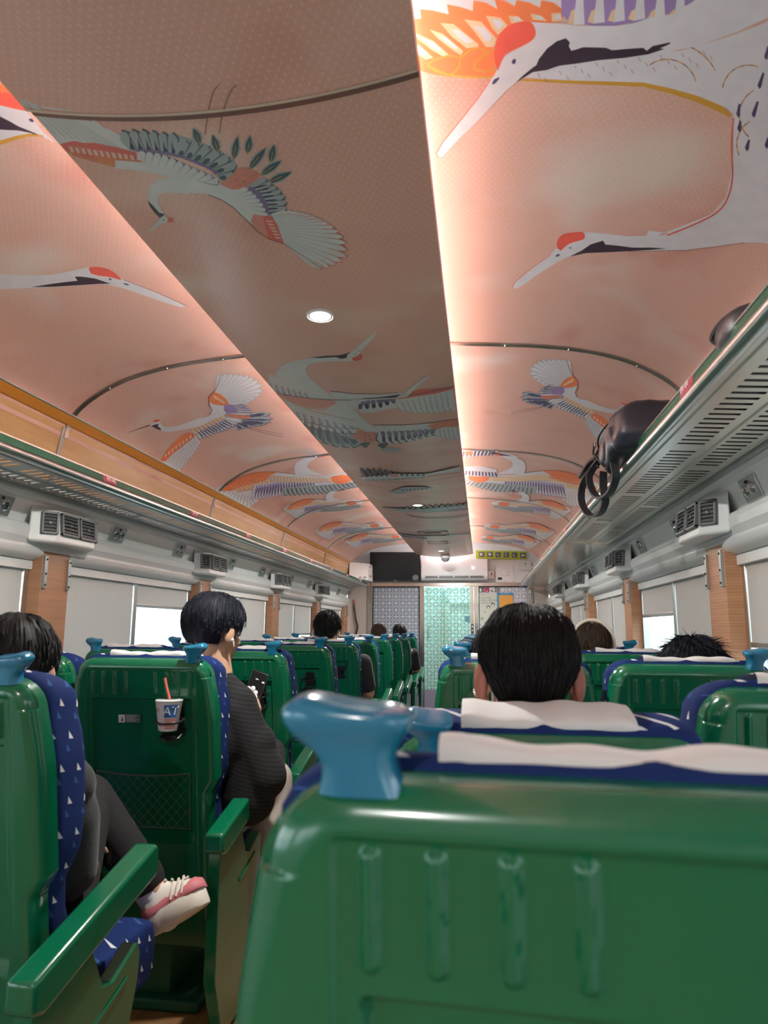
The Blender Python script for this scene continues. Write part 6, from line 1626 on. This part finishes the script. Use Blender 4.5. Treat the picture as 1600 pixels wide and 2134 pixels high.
# --- boy leaning into the aisle with a phone
def boy():
    r = person('boy with black hair and black ribbed shirt holding a phone, left of the aisle', loc=(-.98, 2.52, -H + .47))
    c = V(-.945, 2.44, -.012); F = frame(-28, -8, 0)
    mb = MB(); P = head_prims(mb, c, F, 1.06)
    mb.cap(c + V(.0, -.01, -.07), .055, V(-.93, 2.43, -.165), .058)
    hip = V(-1.02, 2.50, -.66); torso(mb, hip, (-.94, 2.42, -.38), (-.93, 2.42, -.19), .13)
    sr = V(-.850, 2.40, -.290); er = V(-.735, 2.45, -.50); wr = V(-.838, 2.625, -.375); limb(mb, [sr, er, wr], [.052, .040, .028])
    sl = V(-1.08, 2.44, -.27); el = V(-1.10, 2.55, -.50); wl = V(-.99, 2.68, -.40); limb(mb, [sl, el, wl], [.050, .040, .028])
    hand(mb, wr, (-.03, .35, .9), (.75, .2, -.1), .95, .8, -1); hand(mb, wl, (.15, .5, .6), (-.2, -.2, .8), .95, .6, 1)
    kr = V(-.815, 2.78, -.585); ar = V(-.79, 2.66, -1.10); limb(mb, [hip + V(.09, .02, 0), kr, ar], [.085, .058, .04]); mb.cap(ar + V(0, 0, -.06), .036, ar + V(.02, .13, -.075), .03)
    kl = V(-1.10, 2.92, -.66); al = V(-1.08, 2.90, -1.12); limb(mb, [hip + V(-.09, .02, 0), kl, al], [.085, .058, .04]); mb.cap(al + V(0, 0, -.05), .036, al + V(0, .13, -.065), .03)
    remesh(build(mb, 'body', 'skin', parent=r), .005)
    mb = MB(); torso(mb, (-1.02, 2.50, -.60), (-.94, 2.42, -.37), (-.935, 2.425, -.165), .125, 1.07)
    mb.cap(V(-.848, 2.42, -.262), .070, V(-.795, 2.43, -.42), .082); limb(mb, [sr, V(-.745, 2.43, -.50)], [.068, .080]); limb(mb, [sl, el], [.066, .062]); mb.cap(V(-.79, 2.43, -.40), .085, V(-.80, 2.44, -.57), .095); mb.cap(V(-.742, 2.44, -.50), .070, V(-.752, 2.53, -.44), .052)
    mb.cap(el, .058, V(-1.02, 2.62, -.44), .045)
    remesh(build(mb, 'shirt', 'shirt_ribbed', parent=r), .007)
    mb = MB(); limb(mb, [hip + V(.09, .02, 0), kr, V(-.79, 2.66, -1.06)], [.098, .078, .075]); limb(mb, [hip + V(-.09, .02, 0), kl, V(-1.08, 2.90, -1.08)], [.098, .078, .07]); mb.ell(hip, (.17, .125, .11))
    remesh(build(mb, 'trousers', 'trouser_cream', parent=r), .009)
    mb = MB(); mb.ell(P(.087, .003, -.028), (.006, .008, .007), n=12, k=8); mb.cap(P(.089, .006, -.03), .003, P(.088, .013, -.048), .0025, 8); build(mb, 'earbud', 'earbud_white', parent=r)
    eyes(r, P, F, 1.06)
    hair(r, c, F, 1.06, 'hair_navy', (.094, .112, .104), -.075, 900, .06, 8, False, .12, face=.55)
    # shoes
    mb = MB()
    for a_ in (ar, al): mb.cap(a_ + V(0, -.02, -.075), .036, a_ + V(.01, .15, -.082), .032, 14)
    remesh(build(mb, 'shoes', 'trouser_cream', parent=r), .008)
    ph = thing('phone', 'black phone with a white paw print case held by the boy', 'phone', (-.872, 2.67, -.32))
    A = V(-.868, 2.676, -.240); up = V(.28, .12, .95).normalized(); sd = V(.95, -.1, -.28).normalized(); nn = up.cross(sd).normalized()
    if nn.y > 0: nn = -nn
    mb = MB(); mb.obox(A, (sd, up, nn), (.036, .075, .0045)); build(mb, 'case', 'black_plastic', parent=ph, bevel=(.006, 3), smooth=30)
    mb = MB()
    for x, y, q in ((-.024, -.012, .0095), (-.010, -.024, .0105), (-.007, -.006, .0095), (.008, -.018, .0095), (.012, -.034, .010), (-.020, -.038, .010)):
        mb.ell(A + sd * x + up * (y + .014) + nn * .0052, (q, q, .0016), (Matrix((sd, up, nn)).transposed()).to_quaternion(), n=14, k=6)
    build(mb, 'paw_print', 'earbud_white', parent=ph)
    mb = MB(); mb.ell(A + sd * -.004 + up * .045 + nn * .005, (.007, .0025, .001), (Matrix((sd, up, nn)).transposed()).to_quaternion(), n=12, k=5); mb.ell(A + sd * .024 + up * .040 + nn * .005, (.006, .004, .001), (Matrix((sd, up, nn)).transposed()).to_quaternion(), n=12, k=5); build(mb, 'lens_glint', 'earbud_white', parent=ph)
boy()

# --- person at the lower left: grey top, ripped black jeans, crossed legs, pink sneaker
def left_person():
    r = person('person with crossed legs in dark clothes and a pink striped sneaker, lower left', loc=(-1.08, 1.60, -H + .47))
    c = V(-1.075, 1.54, -.10); F = frame(4, 4, 0)
    mb = MB(); P = head_prims(mb, c, F, 1.0)
    mb.cap(c + V(0, -.01, -.07), .052, V(-1.07, 1.53, -.245), .056)
    hip = V(-1.06, 1.60, -.66); torso(mb, hip, (-1.065, 1.54, -.42), (-1.07, 1.53, -.27), .18)
    sr = V(-.960, 1.535, -.335); er = V(-.920, 1.56, -.555); wr = V(-1.02, 1.76, -.56); limb(mb, [sr, er, wr], [.05, .042, .027])
    sl = V(-1.22, 1.54, -.335); el = V(-1.25, 1.60, -.55); wl = V(-1.10, 1.78, -.55); limb(mb, [sl, el, wl], [.05, .04, .027])
    hand(mb, wr, (-.5, .6, -.05), (0, 0, 1), .95, .5, -1); hand(mb, wl, (.5, .5, -.05), (0, 0, 1), .95, .5, 1)
    kr = V(-1.13, 1.985, -.49); ar = V(-.925, 2.015, -.735); limb(mb, [hip + V(.08, .0, .02), kr, ar], [.082, .056, .038])
    kl = V(-1.16, 1.99, -.64); al = V(-.985, 1.80, -1.08); limb(mb, [hip + V(-.08, 0, 0), kl, al], [.082, .056, .038])
    fr_ = ar + V(.03, .0, -.05); mb.cap(ar, .034, fr_, .028); mb.cap(fr_, .026, fr_ + V(.06, .02, .02), .016); mb.cap(al, .034, al + V(.02, .10, -.06), .03)
    remesh(build(mb, 'body', 'skin', parent=r), .0055)
    mb = MB(); torso(mb, (-1.06, 1.60, -.62), (-1.065, 1.54, -.42), (-1.07, 1.53, -.285), .18, 1.07)
    mb.cap(V(-.975, 1.535, -.31), .075, V(-.945, 1.55, -.40), .076); mb.cap(sr + V(.0, .0, .01), .070, V(-.930, 1.55, -.43), .074); mb.cap(V(-.930, 1.55, -.43), .074, er + V(.002, 0, .02), .060); limb(mb, [sl, el], [.068, .062])
    remesh(build(mb, 'shirt', 'shirt_grey', parent=r), .007)
    mb = MB(); limb(mb, [hip + V(.08, 0, .02), kr, V(-.955, 2.012, -.70)], [.095, .072, .056]); limb(mb, [hip + V(-.08, 0, 0), kl, V(-.995, 1.82, -1.05)], [.095, .072, .058]); mb.ell(hip, (.165, .12, .11))
    remesh(build(mb, 'jeans', 'jeans_black', parent=r), .007)
    hair(r, c, F, 1.0, 'hair_black', (.092, .106, .106), -.14, 500, .12, 5, False, .1, face=.5)
    eyes(r, P, F)
    # sneaker on the raised foot: toe up to the right
    heel = V(-.905, 1.985, -.805); toe = V(-.765, 2.03, -.725); d = (toe - heel).normalized(); L = .245
    up = V(-.50, .25, .80); up = (up - d * d.dot(up)).normalized(); s_ = d.cross(up).normalized()
    def sole(h0, e): 
        out = []
        for k in range(28):
            a = 2 * PI * k / 28; u = math.cos(a) * .5 + .5; w = math.sin(a) * (.036 + .008 * u) * (1 + e); out.append(heel + d * (lerp(-.02 - e * .01, .155 + e * .01, u)) * 1.0 + s_ * w + up * (h0 + .012 * (u - .5) ** 2))
        return out
    mb = MB(); mb.loft([sole(-.030, -.06), sole(-.022, .08), sole(.004, .16), sole(.018, .06)]); so_ = build(mb, 'sneaker_sole', 'shoe_white', parent=r, smooth=60)
    mb = MB(); rings = []
    for u, wv, hv in ((-.016, .020, .050), (0, .031, .075), (.03, .034, .082), (.055, .036, .070), (.085, .039, .052), (.115, .040, .040), (.14, .034, .032), (.155, .018, .020)):
        rings.append([heel + d * u + s_ * (wv * math.cos(a)) + up * (.018 + hv * max(0, math.sin(a)) + (0 if math.sin(a) >= 0 else -.004)) for a in [2 * PI * k / 20 for k in range(20)]])
    mb.loft(rings); up_ = build(mb, 'sneaker_upper', 'shoe_white', parent=r, smooth=70)
    mb = MB(); rings = []
    for u, wv, hv in ((-.020, .023, .034), (0, .034, .044), (.03, .0372, .040), (.055, .0395, .046), (.085, .0415, .036), (.115, .0425, .036), (.14, .0365, .034), (.158, .020, .022)):
        rings.append([heel + d * u + s_ * (wv * math.cos(a)) + up * (.018 + hv * max(0, math.sin(a)) + (0 if math.sin(a) >= 0 else -.004)) for a in [2 * PI * k / 20 for k in range(20)]])
    mb.loft(rings); build(mb, 'pink_overlay', 'shoe_pink', parent=up_, smooth=70)
    mb = MB()
    for k in range(3):
        for sg in (-1, 1):
            a0 = heel + d * (.068 + k * .016); mb.tube([a0 + s_ * sg * .039 + up * .026, a0 + d * .012 + s_ * sg * .034 + up * .050, a0 + d * .018 + s_ * sg * .020 + up * .066], .0035, 6)
    build(mb, 'stripes', 'shoe_white', parent=up_)
    mb = MB()
    for k in range(4): mb.tube([heel + d * (.062 + k * .017) + s_ * -.016 + up * (.084 - k * .008), heel + d * (.068 + k * .017) + s_ * .016 + up * (.084 - k * .008)], .003, 6)
    build(mb, 'laces', 'shoe_white', parent=up_)
    mb = MB(); mb.cap(ar + V(-.02, 0, .01), .043, fr_ + V(.01, 0, -.01), .040, 20); build(mb, 'sock', 'cup_white', parent=r)
left_person()

def seated(label, cx_, y, top, hairm_, k=1.0, yaw=0, size=(.088, .104, .100), nape=-.09, strands=250, wild=.5, shirt='shirt_black', extra=None, dx=0, slen=.06, seed=2):
    """someone further down the carriage, seated; cx_, y head position, top = top of the hair"""
    c = V(cx_, y, top - (.026 + size[2]) * k); sx_ = cx_ + dx; r = person(label, loc=(sx_, y + .12, -H + .47)); F = frame(yaw, -3, 0)
    mb = MB(); P = head_prims(mb, c, F, k); mb.cap(c + V(0, -.01, -.06), .052, V(cx_, y - .01, c.z - .15), .056)
    ch = V(sx_, y + .03, c.z - .31); hip = V(sx_, y + .16, -.66); torso(mb, hip, ch, (cx_, y - .0, c.z - .16), .18)
    J = {}
    for s_ in (-1, 1):
        sh = V(sx_ + s_ * .17, y + .03, c.z - .23); el = V(sx_ + s_ * .205, y + .10, c.z - .45); wr = V(sx_ + s_ * .10, y + .32, -.58); J[s_] = (sh, el, wr); limb(mb, [sh, el, wr], [.048, .038, .027])
        hand(mb, wr, (-s_ * .3, .8, -.1), (0, 0, 1), .9, .5, s_)
        kn = V(sx_ + s_ * .1, y + .54, -.68); an = V(sx_ + s_ * .1, y + .50, -1.12); limb(mb, [hip + V(s_ * .08, 0, 0), kn, an], [.08, .056, .04]); mb.cap(an + V(0, 0, -.05), .035, an + V(0, .1, -.065), .03)
    remesh(build(mb, 'body', 'skin', parent=r), .0075, 4)
    mb = MB(); torso(mb, hip + V(0, 0, .03), ch, (cx_, y, c.z - .185), .18, 1.07)
    for s_ in (-1, 1): limb(mb, [J[s_][0], J[s_][0].lerp(J[s_][1], .75)], [.062, .056])
    remesh(build(mb, 'shirt', shirt, parent=r), .010, 4)
    mb = MB(); mb.ell(hip, (.165, .12, .105))
    for s_ in (-1, 1): limb(mb, [hip + V(s_ * .08, 0, 0), V(sx_ + s_ * .1, y + .54, -.68), V(sx_ + s_ * .1, y + .50, -1.08)], [.092, .068, .055])
    remesh(build(mb, 'trousers', 'shirt_grey', parent=r), .011, 4)
    hair(r, c, F, k, hairm_, size, nape, strands, slen, seed, False, wild, thick=.0016, face=.5)
    return r, P, c
seated('person with spiky black hair and bare elbow in the aisle, fifth row left', -1.095, 5.02, .128, 'hair_black', 1.0, -14, (.094, .106, .112), -.09, 700, 1.2, dx=.085, seed=11)
seated('person with dark brown hair above the far left seats, left of two far heads', -1.12, 7.75, .055, 'hair_brown', 1.0, 0, (.084, .10, .098), -.09, 100, .2, seed=12)
seated('person with black hair low above the far left seats, just right of the brown-haired head', -1.0, 8.70, .058, 'hair_black', 1.0, 0, (.086, .10, .098), -.09, 100, .2, seed=13)
seated('person with black hair mostly hidden behind the man in the foreground', .060, 2.40, .020, 'hair_black', 1.0, 0, (.090, .10, .10), -.09, 300, .2, seed=14)
seated('person with messy black hair low beside the right window seat handle', .690, 2.47, -.018, 'hair_navy', 1.0, -10, (.098, .108, .100), -.09, 1400, 1.5, dx=-.08, slen=.05, seed=15)
def headband():
    r, P, c = seated('woman with long brown hair and a cream headband on the right', .500, 3.34, .030, 'hair_brown', .98, -12, (.084, .100, .098), -.14, 900, .1, dx=.06, slen=.13, seed=16)
    mb = MB(); F = frame(-12, -3, 0); pts = []
    for k in range(25):
        a = lerp(-.15, PI + .15, k / 24); pts.append(c + F @ (V(.095 * math.cos(a), -.004, .026 + .112 * math.sin(a) * 1.0) * .98))
    mb.tube(pts, .0085, 8, flat=1.0); build(mb, 'headband', 'headband_cream', parent=r)
headband()
# ------------------------------------------------------------------ drink cups, bags
def paper_cup():
    X, Y, Z0 = -.976, 2.158, -.318; r = thing('paper_cup', 'white paper cup with blue AT logo, red stripes and a pink straw', 'cup', (X, Y, Z0))
    def rad(t): return lerp(.0285, .0415, t)
    Hc = .092
    mb = MB(); mb.lathe([(rad(0) - .002, 0), (rad(0), .002), (rad(.98), Hc * .98), (rad(1) + .0015, Hc), (rad(1) - .001, Hc + .0015)], (X, Y, Z0), 40); cup = build(mb, 'cup_body', 'cup_white', parent=r, smooth=50)
    def wrap(a0, a1, t0, t1, m, nm, e=.0006, n=10):
        mb = MB(); mb.grid(lambda u, v: (X + (rad(lerp(t0, t1, v)) + e) * math.sin(lerp(a0, a1, u)), Y - (rad(lerp(t0, t1, v)) + e) * math.cos(lerp(a0, a1, u)), Z0 + lerp(t0, t1, v) * Hc), n, 4); return build(mb, nm, m, parent=cup, smooth=60, recalc=False)
    wrap(.05, 1.15, .46, .88, 'cup_blue', 'blue_logo_field')
    for i in range(5): wrap(.08, 1.15, .10 + i * .07, .135 + i * .07, 'cup_red', 'red_stripe')
    t = text(cup, 'AT', .040, (0, 0, 0), (0, 0, 0), 'paper_white', name='lettering', align='CENTER')
    for v in t.data.vertices:
        a = .60 + v.co.x / .040 + v.co.y * .12 / .04; tt = .67 + v.co.y / Hc * .9; v.co = (X + (rad(tt) + .0012 + v.co.z) * math.sin(a), Y - (rad(tt) + .0012 + v.co.z) * math.cos(a), Z0 + tt * Hc)
    t.location = -wloc(cup)
    for i, tt in enumerate((.70, .50, .22)):
        t = text(cup, ('RE', '· ·', 'RUNN')[i], (.018, .012, .017)[i], (0, 0, 0), (0, 0, 0), 'cup_red' if i != 1 else 'ink_purple', name='lettering')
        for v in t.data.vertices:
            a = -.62 + v.co.x / .038; q = tt + v.co.y / Hc; v.co = (X + (rad(q) + .001) * math.sin(a), Y - (rad(q) + .001) * math.cos(a), Z0 + q * Hc)
        t.location = -wloc(cup)
    mb = MB(); mb.lathe([(rad(1) + .003, Hc - .003), (rad(1) + .003, Hc + .004), (rad(1) - .002, Hc + .007), (rad(1) - .008, Hc + .004), (0, Hc + .005)], (X, Y, Z0), 40); build(mb, 'lid', 'clear_plastic', parent=r, smooth=50)
    mb = MB(); mb.tube([(X + .006, Y, Z0 + .02), (X + .002, Y, Z0 + Hc), (X - .012, Y - .002, Z0 + Hc + .045), (X - .018, Y - .002, Z0 + Hc + .068)], .0042, 10); build(mb, 'straw', 'cup_red', parent=r)
paper_cup()
def clear_cup():
    X, Y, Z0 = -.014, 2.150, -.335; r = thing('iced_drink_cup', 'clear plastic cup with domed lid, foam and coffee beside the man’s ear', 'cup', (X, Y, Z0))
    mb = MB(); mb.lathe([(.030, 0), (.031, .002), (.044, .110), (.046, .112)], (X, Y, Z0), 36); build(mb, 'cup_body', 'clear_plastic', parent=r, smooth=50)
    mb = MB(); mb.lathe([(0, .004), (.0295, .004), (.0405, .088), (0, .088)], (X, Y, Z0), 36); build(mb, 'coffee', 'coffee', parent=r, smooth=50)
    mb = MB(); mb.lathe([(0, .089), (.0408, .089), (.0415, .098), (.03, .104), (0, .106)], (X, Y, Z0), 36); build(mb, 'foam', 'cream_foam', parent=r, smooth=50)
    mb = MB(); mb.grid(lambda u, v: (X + (.0318 + v * .0075) * math.sin(lerp(-1.5, 1.5, u)), Y - (.0318 + v * .0075) * math.cos(lerp(-1.5, 1.5, u)), Z0 + lerp(.004, .070, v)), 16, 2); lb = build(mb, 'paper_label', 'paper_white', parent=r, recalc=False)
    mb = MB()
    for q in range(3): 
        a = -.9 + q * .25; mb.ell((X + .0385 * math.sin(a), Y - .0385 * math.cos(a), Z0 + .055 - q * .016), (.008, .002, .006), n=10, k=6)
    build(mb, 'print', 'louvre_grey', parent=lb)
    mb = MB(); mb.lathe([(.047, .110), (.047, .116), (.044, .118), (.043, .130), (.036, .148), (.022, .162), (.010, .166)], (X, Y, Z0), 36); build(mb, 'dome_lid', 'clear_plastic', parent=r, smooth=50)
    mb = MB()
    rnd = random.Random(4)
    for q in range(9): mb.ell((X + .006 + rnd.uniform(-.014, .014), Y + rnd.uniform(-.012, .012), Z0 + .150 + rnd.uniform(-.006, .006)), rnd.uniform(.005, .009), n=8, k=6)
    build(mb, 'whipped_top', 'cream_foam', parent=r)
    mb = MB(); mb.tube([(X + .006, Y, Z0 + .03), (X + .014, Y, Z0 + .21)], .0045, 10); build(mb, 'straw', 'cream_foam', parent=r)
clear_cup()
def sup(mb, c, r, q=None, e=.55, n=40, k=24, fn=None):
    """soft box: superellipsoid"""
    c = Vector(c); q = q or Quaternion(); b = len(mb.v)
    sg = lambda v, p: math.copysign(abs(v) ** p, v)
    for i in range(k + 1):
        th = -PI / 2 + PI * i / k
        for j in range(n):
            ph = 2 * PI * j / n
            p = V(r[0] * sg(math.cos(th), e) * sg(math.cos(ph), e), r[1] * sg(math.cos(th), e) * sg(math.sin(ph), e), r[2] * sg(math.sin(th), e))
            if fn: p = fn(p)
            mb.v.append(c + q @ p)
    for i in range(k):
        for j in range(n): mb.f.append((b + i * n + j, b + i * n + (j + 1) % n, b + (i + 1) * n + (j + 1) % n, b + (i + 1) * n + j)); mb.mi.append(0)
def strap(pts, w=.024, t=.003, m='strap_black', parent=None, name='strap', up=(1, 0, 0)):
    mb = MB(); P = cr(pts, 8); n = len(P); prev = Vector(up); rings = []
    for i, p in enumerate(P):
        tg = (P[min(i + 1, n - 1)] - P[max(i - 1, 0)]).normalized(); s_ = (prev - tg * prev.dot(tg)).normalized(); prev = s_; nn = tg.cross(s_)
        rings.append([p + s_ * w / 2 + nn * t, p - s_ * w / 2 + nn * t, p - s_ * w / 2 - nn * t, p + s_ * w / 2 - nn * t])
    mb.loft(rings); return build(mb, name, m, parent=parent, smooth=40)
def big_bag():
    r = thing('backpack', 'navy black backpack on the right rack with straps looping down over the edge', 'bag', (.66, 2.78, .645))
    q = Matrix.Rotation(R(-8), 3, 'Z').to_quaternion()
    def lump(p):
        f = 1 + .03 * math.sin(p.y * 61 + p.x * 37) + .05 * math.sin(p.y * 22) * math.cos(p.x * 18) + .03 * math.sin(p.z * 50 + p.y * 30); s_ = 1 - .22 * sstep(.0, .10, p.z); return V(p.x * f * s_, p.y * f * (1 - .14 * sstep(0, .1, p.z)), p.z * f)
    mb = MB(); sup(mb, (.655, 2.80, .745), (.155, .30, .098), q, .48, fn=lump); build(mb, 'main_compartment', 'bag_navy', parent=r, smooth=70)
    mb = MB(); sup(mb, (.585, 2.93, .735), (.085, .20, .062), q, .7, fn=lump); build(mb, 'front_pocket', 'bag_navy', parent=r, smooth=70)
    mb = MB(); mb.tube(cr([(.50, 2.60, .765), (.498, 2.76, .790), (.50, 2.95, .792), (.53, 3.08, .775), (.60, 3.12, .76)], 6), .004, 6, flat=.6); build(mb, 'zip', 'strap_black', parent=r)
    mb = MB(); mb.box(.494, .500, 3.00, 3.03, .775, .795); build(mb, 'zip_pull', 'chrome', parent=r, smooth=0)
    strap([(.55, 3.08, .76), (.50, 3.16, .74), (.485, 3.28, .72), (.49, 3.42, .73), (.50, 3.50, .745)], .03, .006, parent=r, name='carry_strap')
    strap([(.53, 3.06, .74), (.49, 3.16, .68), (.50, 3.14, .60), (.515, 3.04, .555), (.53, 2.90, .555), (.535, 2.80, .595), (.53, 2.80, .655), (.545, 2.84, .70)], .030, .005, parent=r, name='shoulder_strap')
    strap([(.53, 3.10, .75), (.485, 3.30, .68), (.48, 3.36, .60), (.50, 3.28, .520), (.52, 3.13, .500), (.53, 3.03, .535), (.525, 3.03, .60), (.54, 3.10, .68)], .032, .005, parent=r, name='shoulder_strap')
    mb = MB()
    for a, b in (((.52, 3.02, .70), (.50, 3.05, .80)), ((.52, 3.10, .70), (.53, 3.12, .79))): mb.tube([a, ((a[0] + b[0]) / 2 - .02, (a[1] + b[1]) / 2, (a[2] + b[2]) / 2), b], .006, 6)
    build(mb, 'side_webbing', 'strap_black', parent=r)
big_bag()
r = thing('duffel_bag', 'small black bag poking over the green edge of the right rack, middle one', 'bag', (.66, 1.60, .645))
mb = MB(); sup(mb, (.655, 1.63, .682), (.095, .10, .050), None, .7); build(mb, 'body', 'bag_navy', parent=r, smooth=70)
mb = MB(); mb.tube(cr([(.60, 1.70, .68), (.575, 1.72, .705), (.58, 1.67, .722), (.60, 1.60, .724), (.60, 1.56, .70)], 6), .009, 8); build(mb, 'handle', 'strap_black', parent=r)
r = thing('black_bag', 'black bag at the right edge of the photo, nearest on the rack', 'bag', (.70, 1.22, .645))
mb = MB(); sup(mb, (.71, 1.22, .74), (.12, .13, .095), None, .7); build(mb, 'body', 'bag_black', parent=r, smooth=70)
mb = MB(); mb.tube(cr([(.66, 1.34, .80), (.615, 1.375, .79), (.60, 1.38, .74), (.63, 1.36, .67)], 6), .011, 8); build(mb, 'strap', 'strap_black', parent=r)
# ------------------------------------------------------------------ lift the whole place so that the floor is z = 0
for o in bpy.data.objects:
    if o.parent is None and o.name != 'camera': o.location.z += H
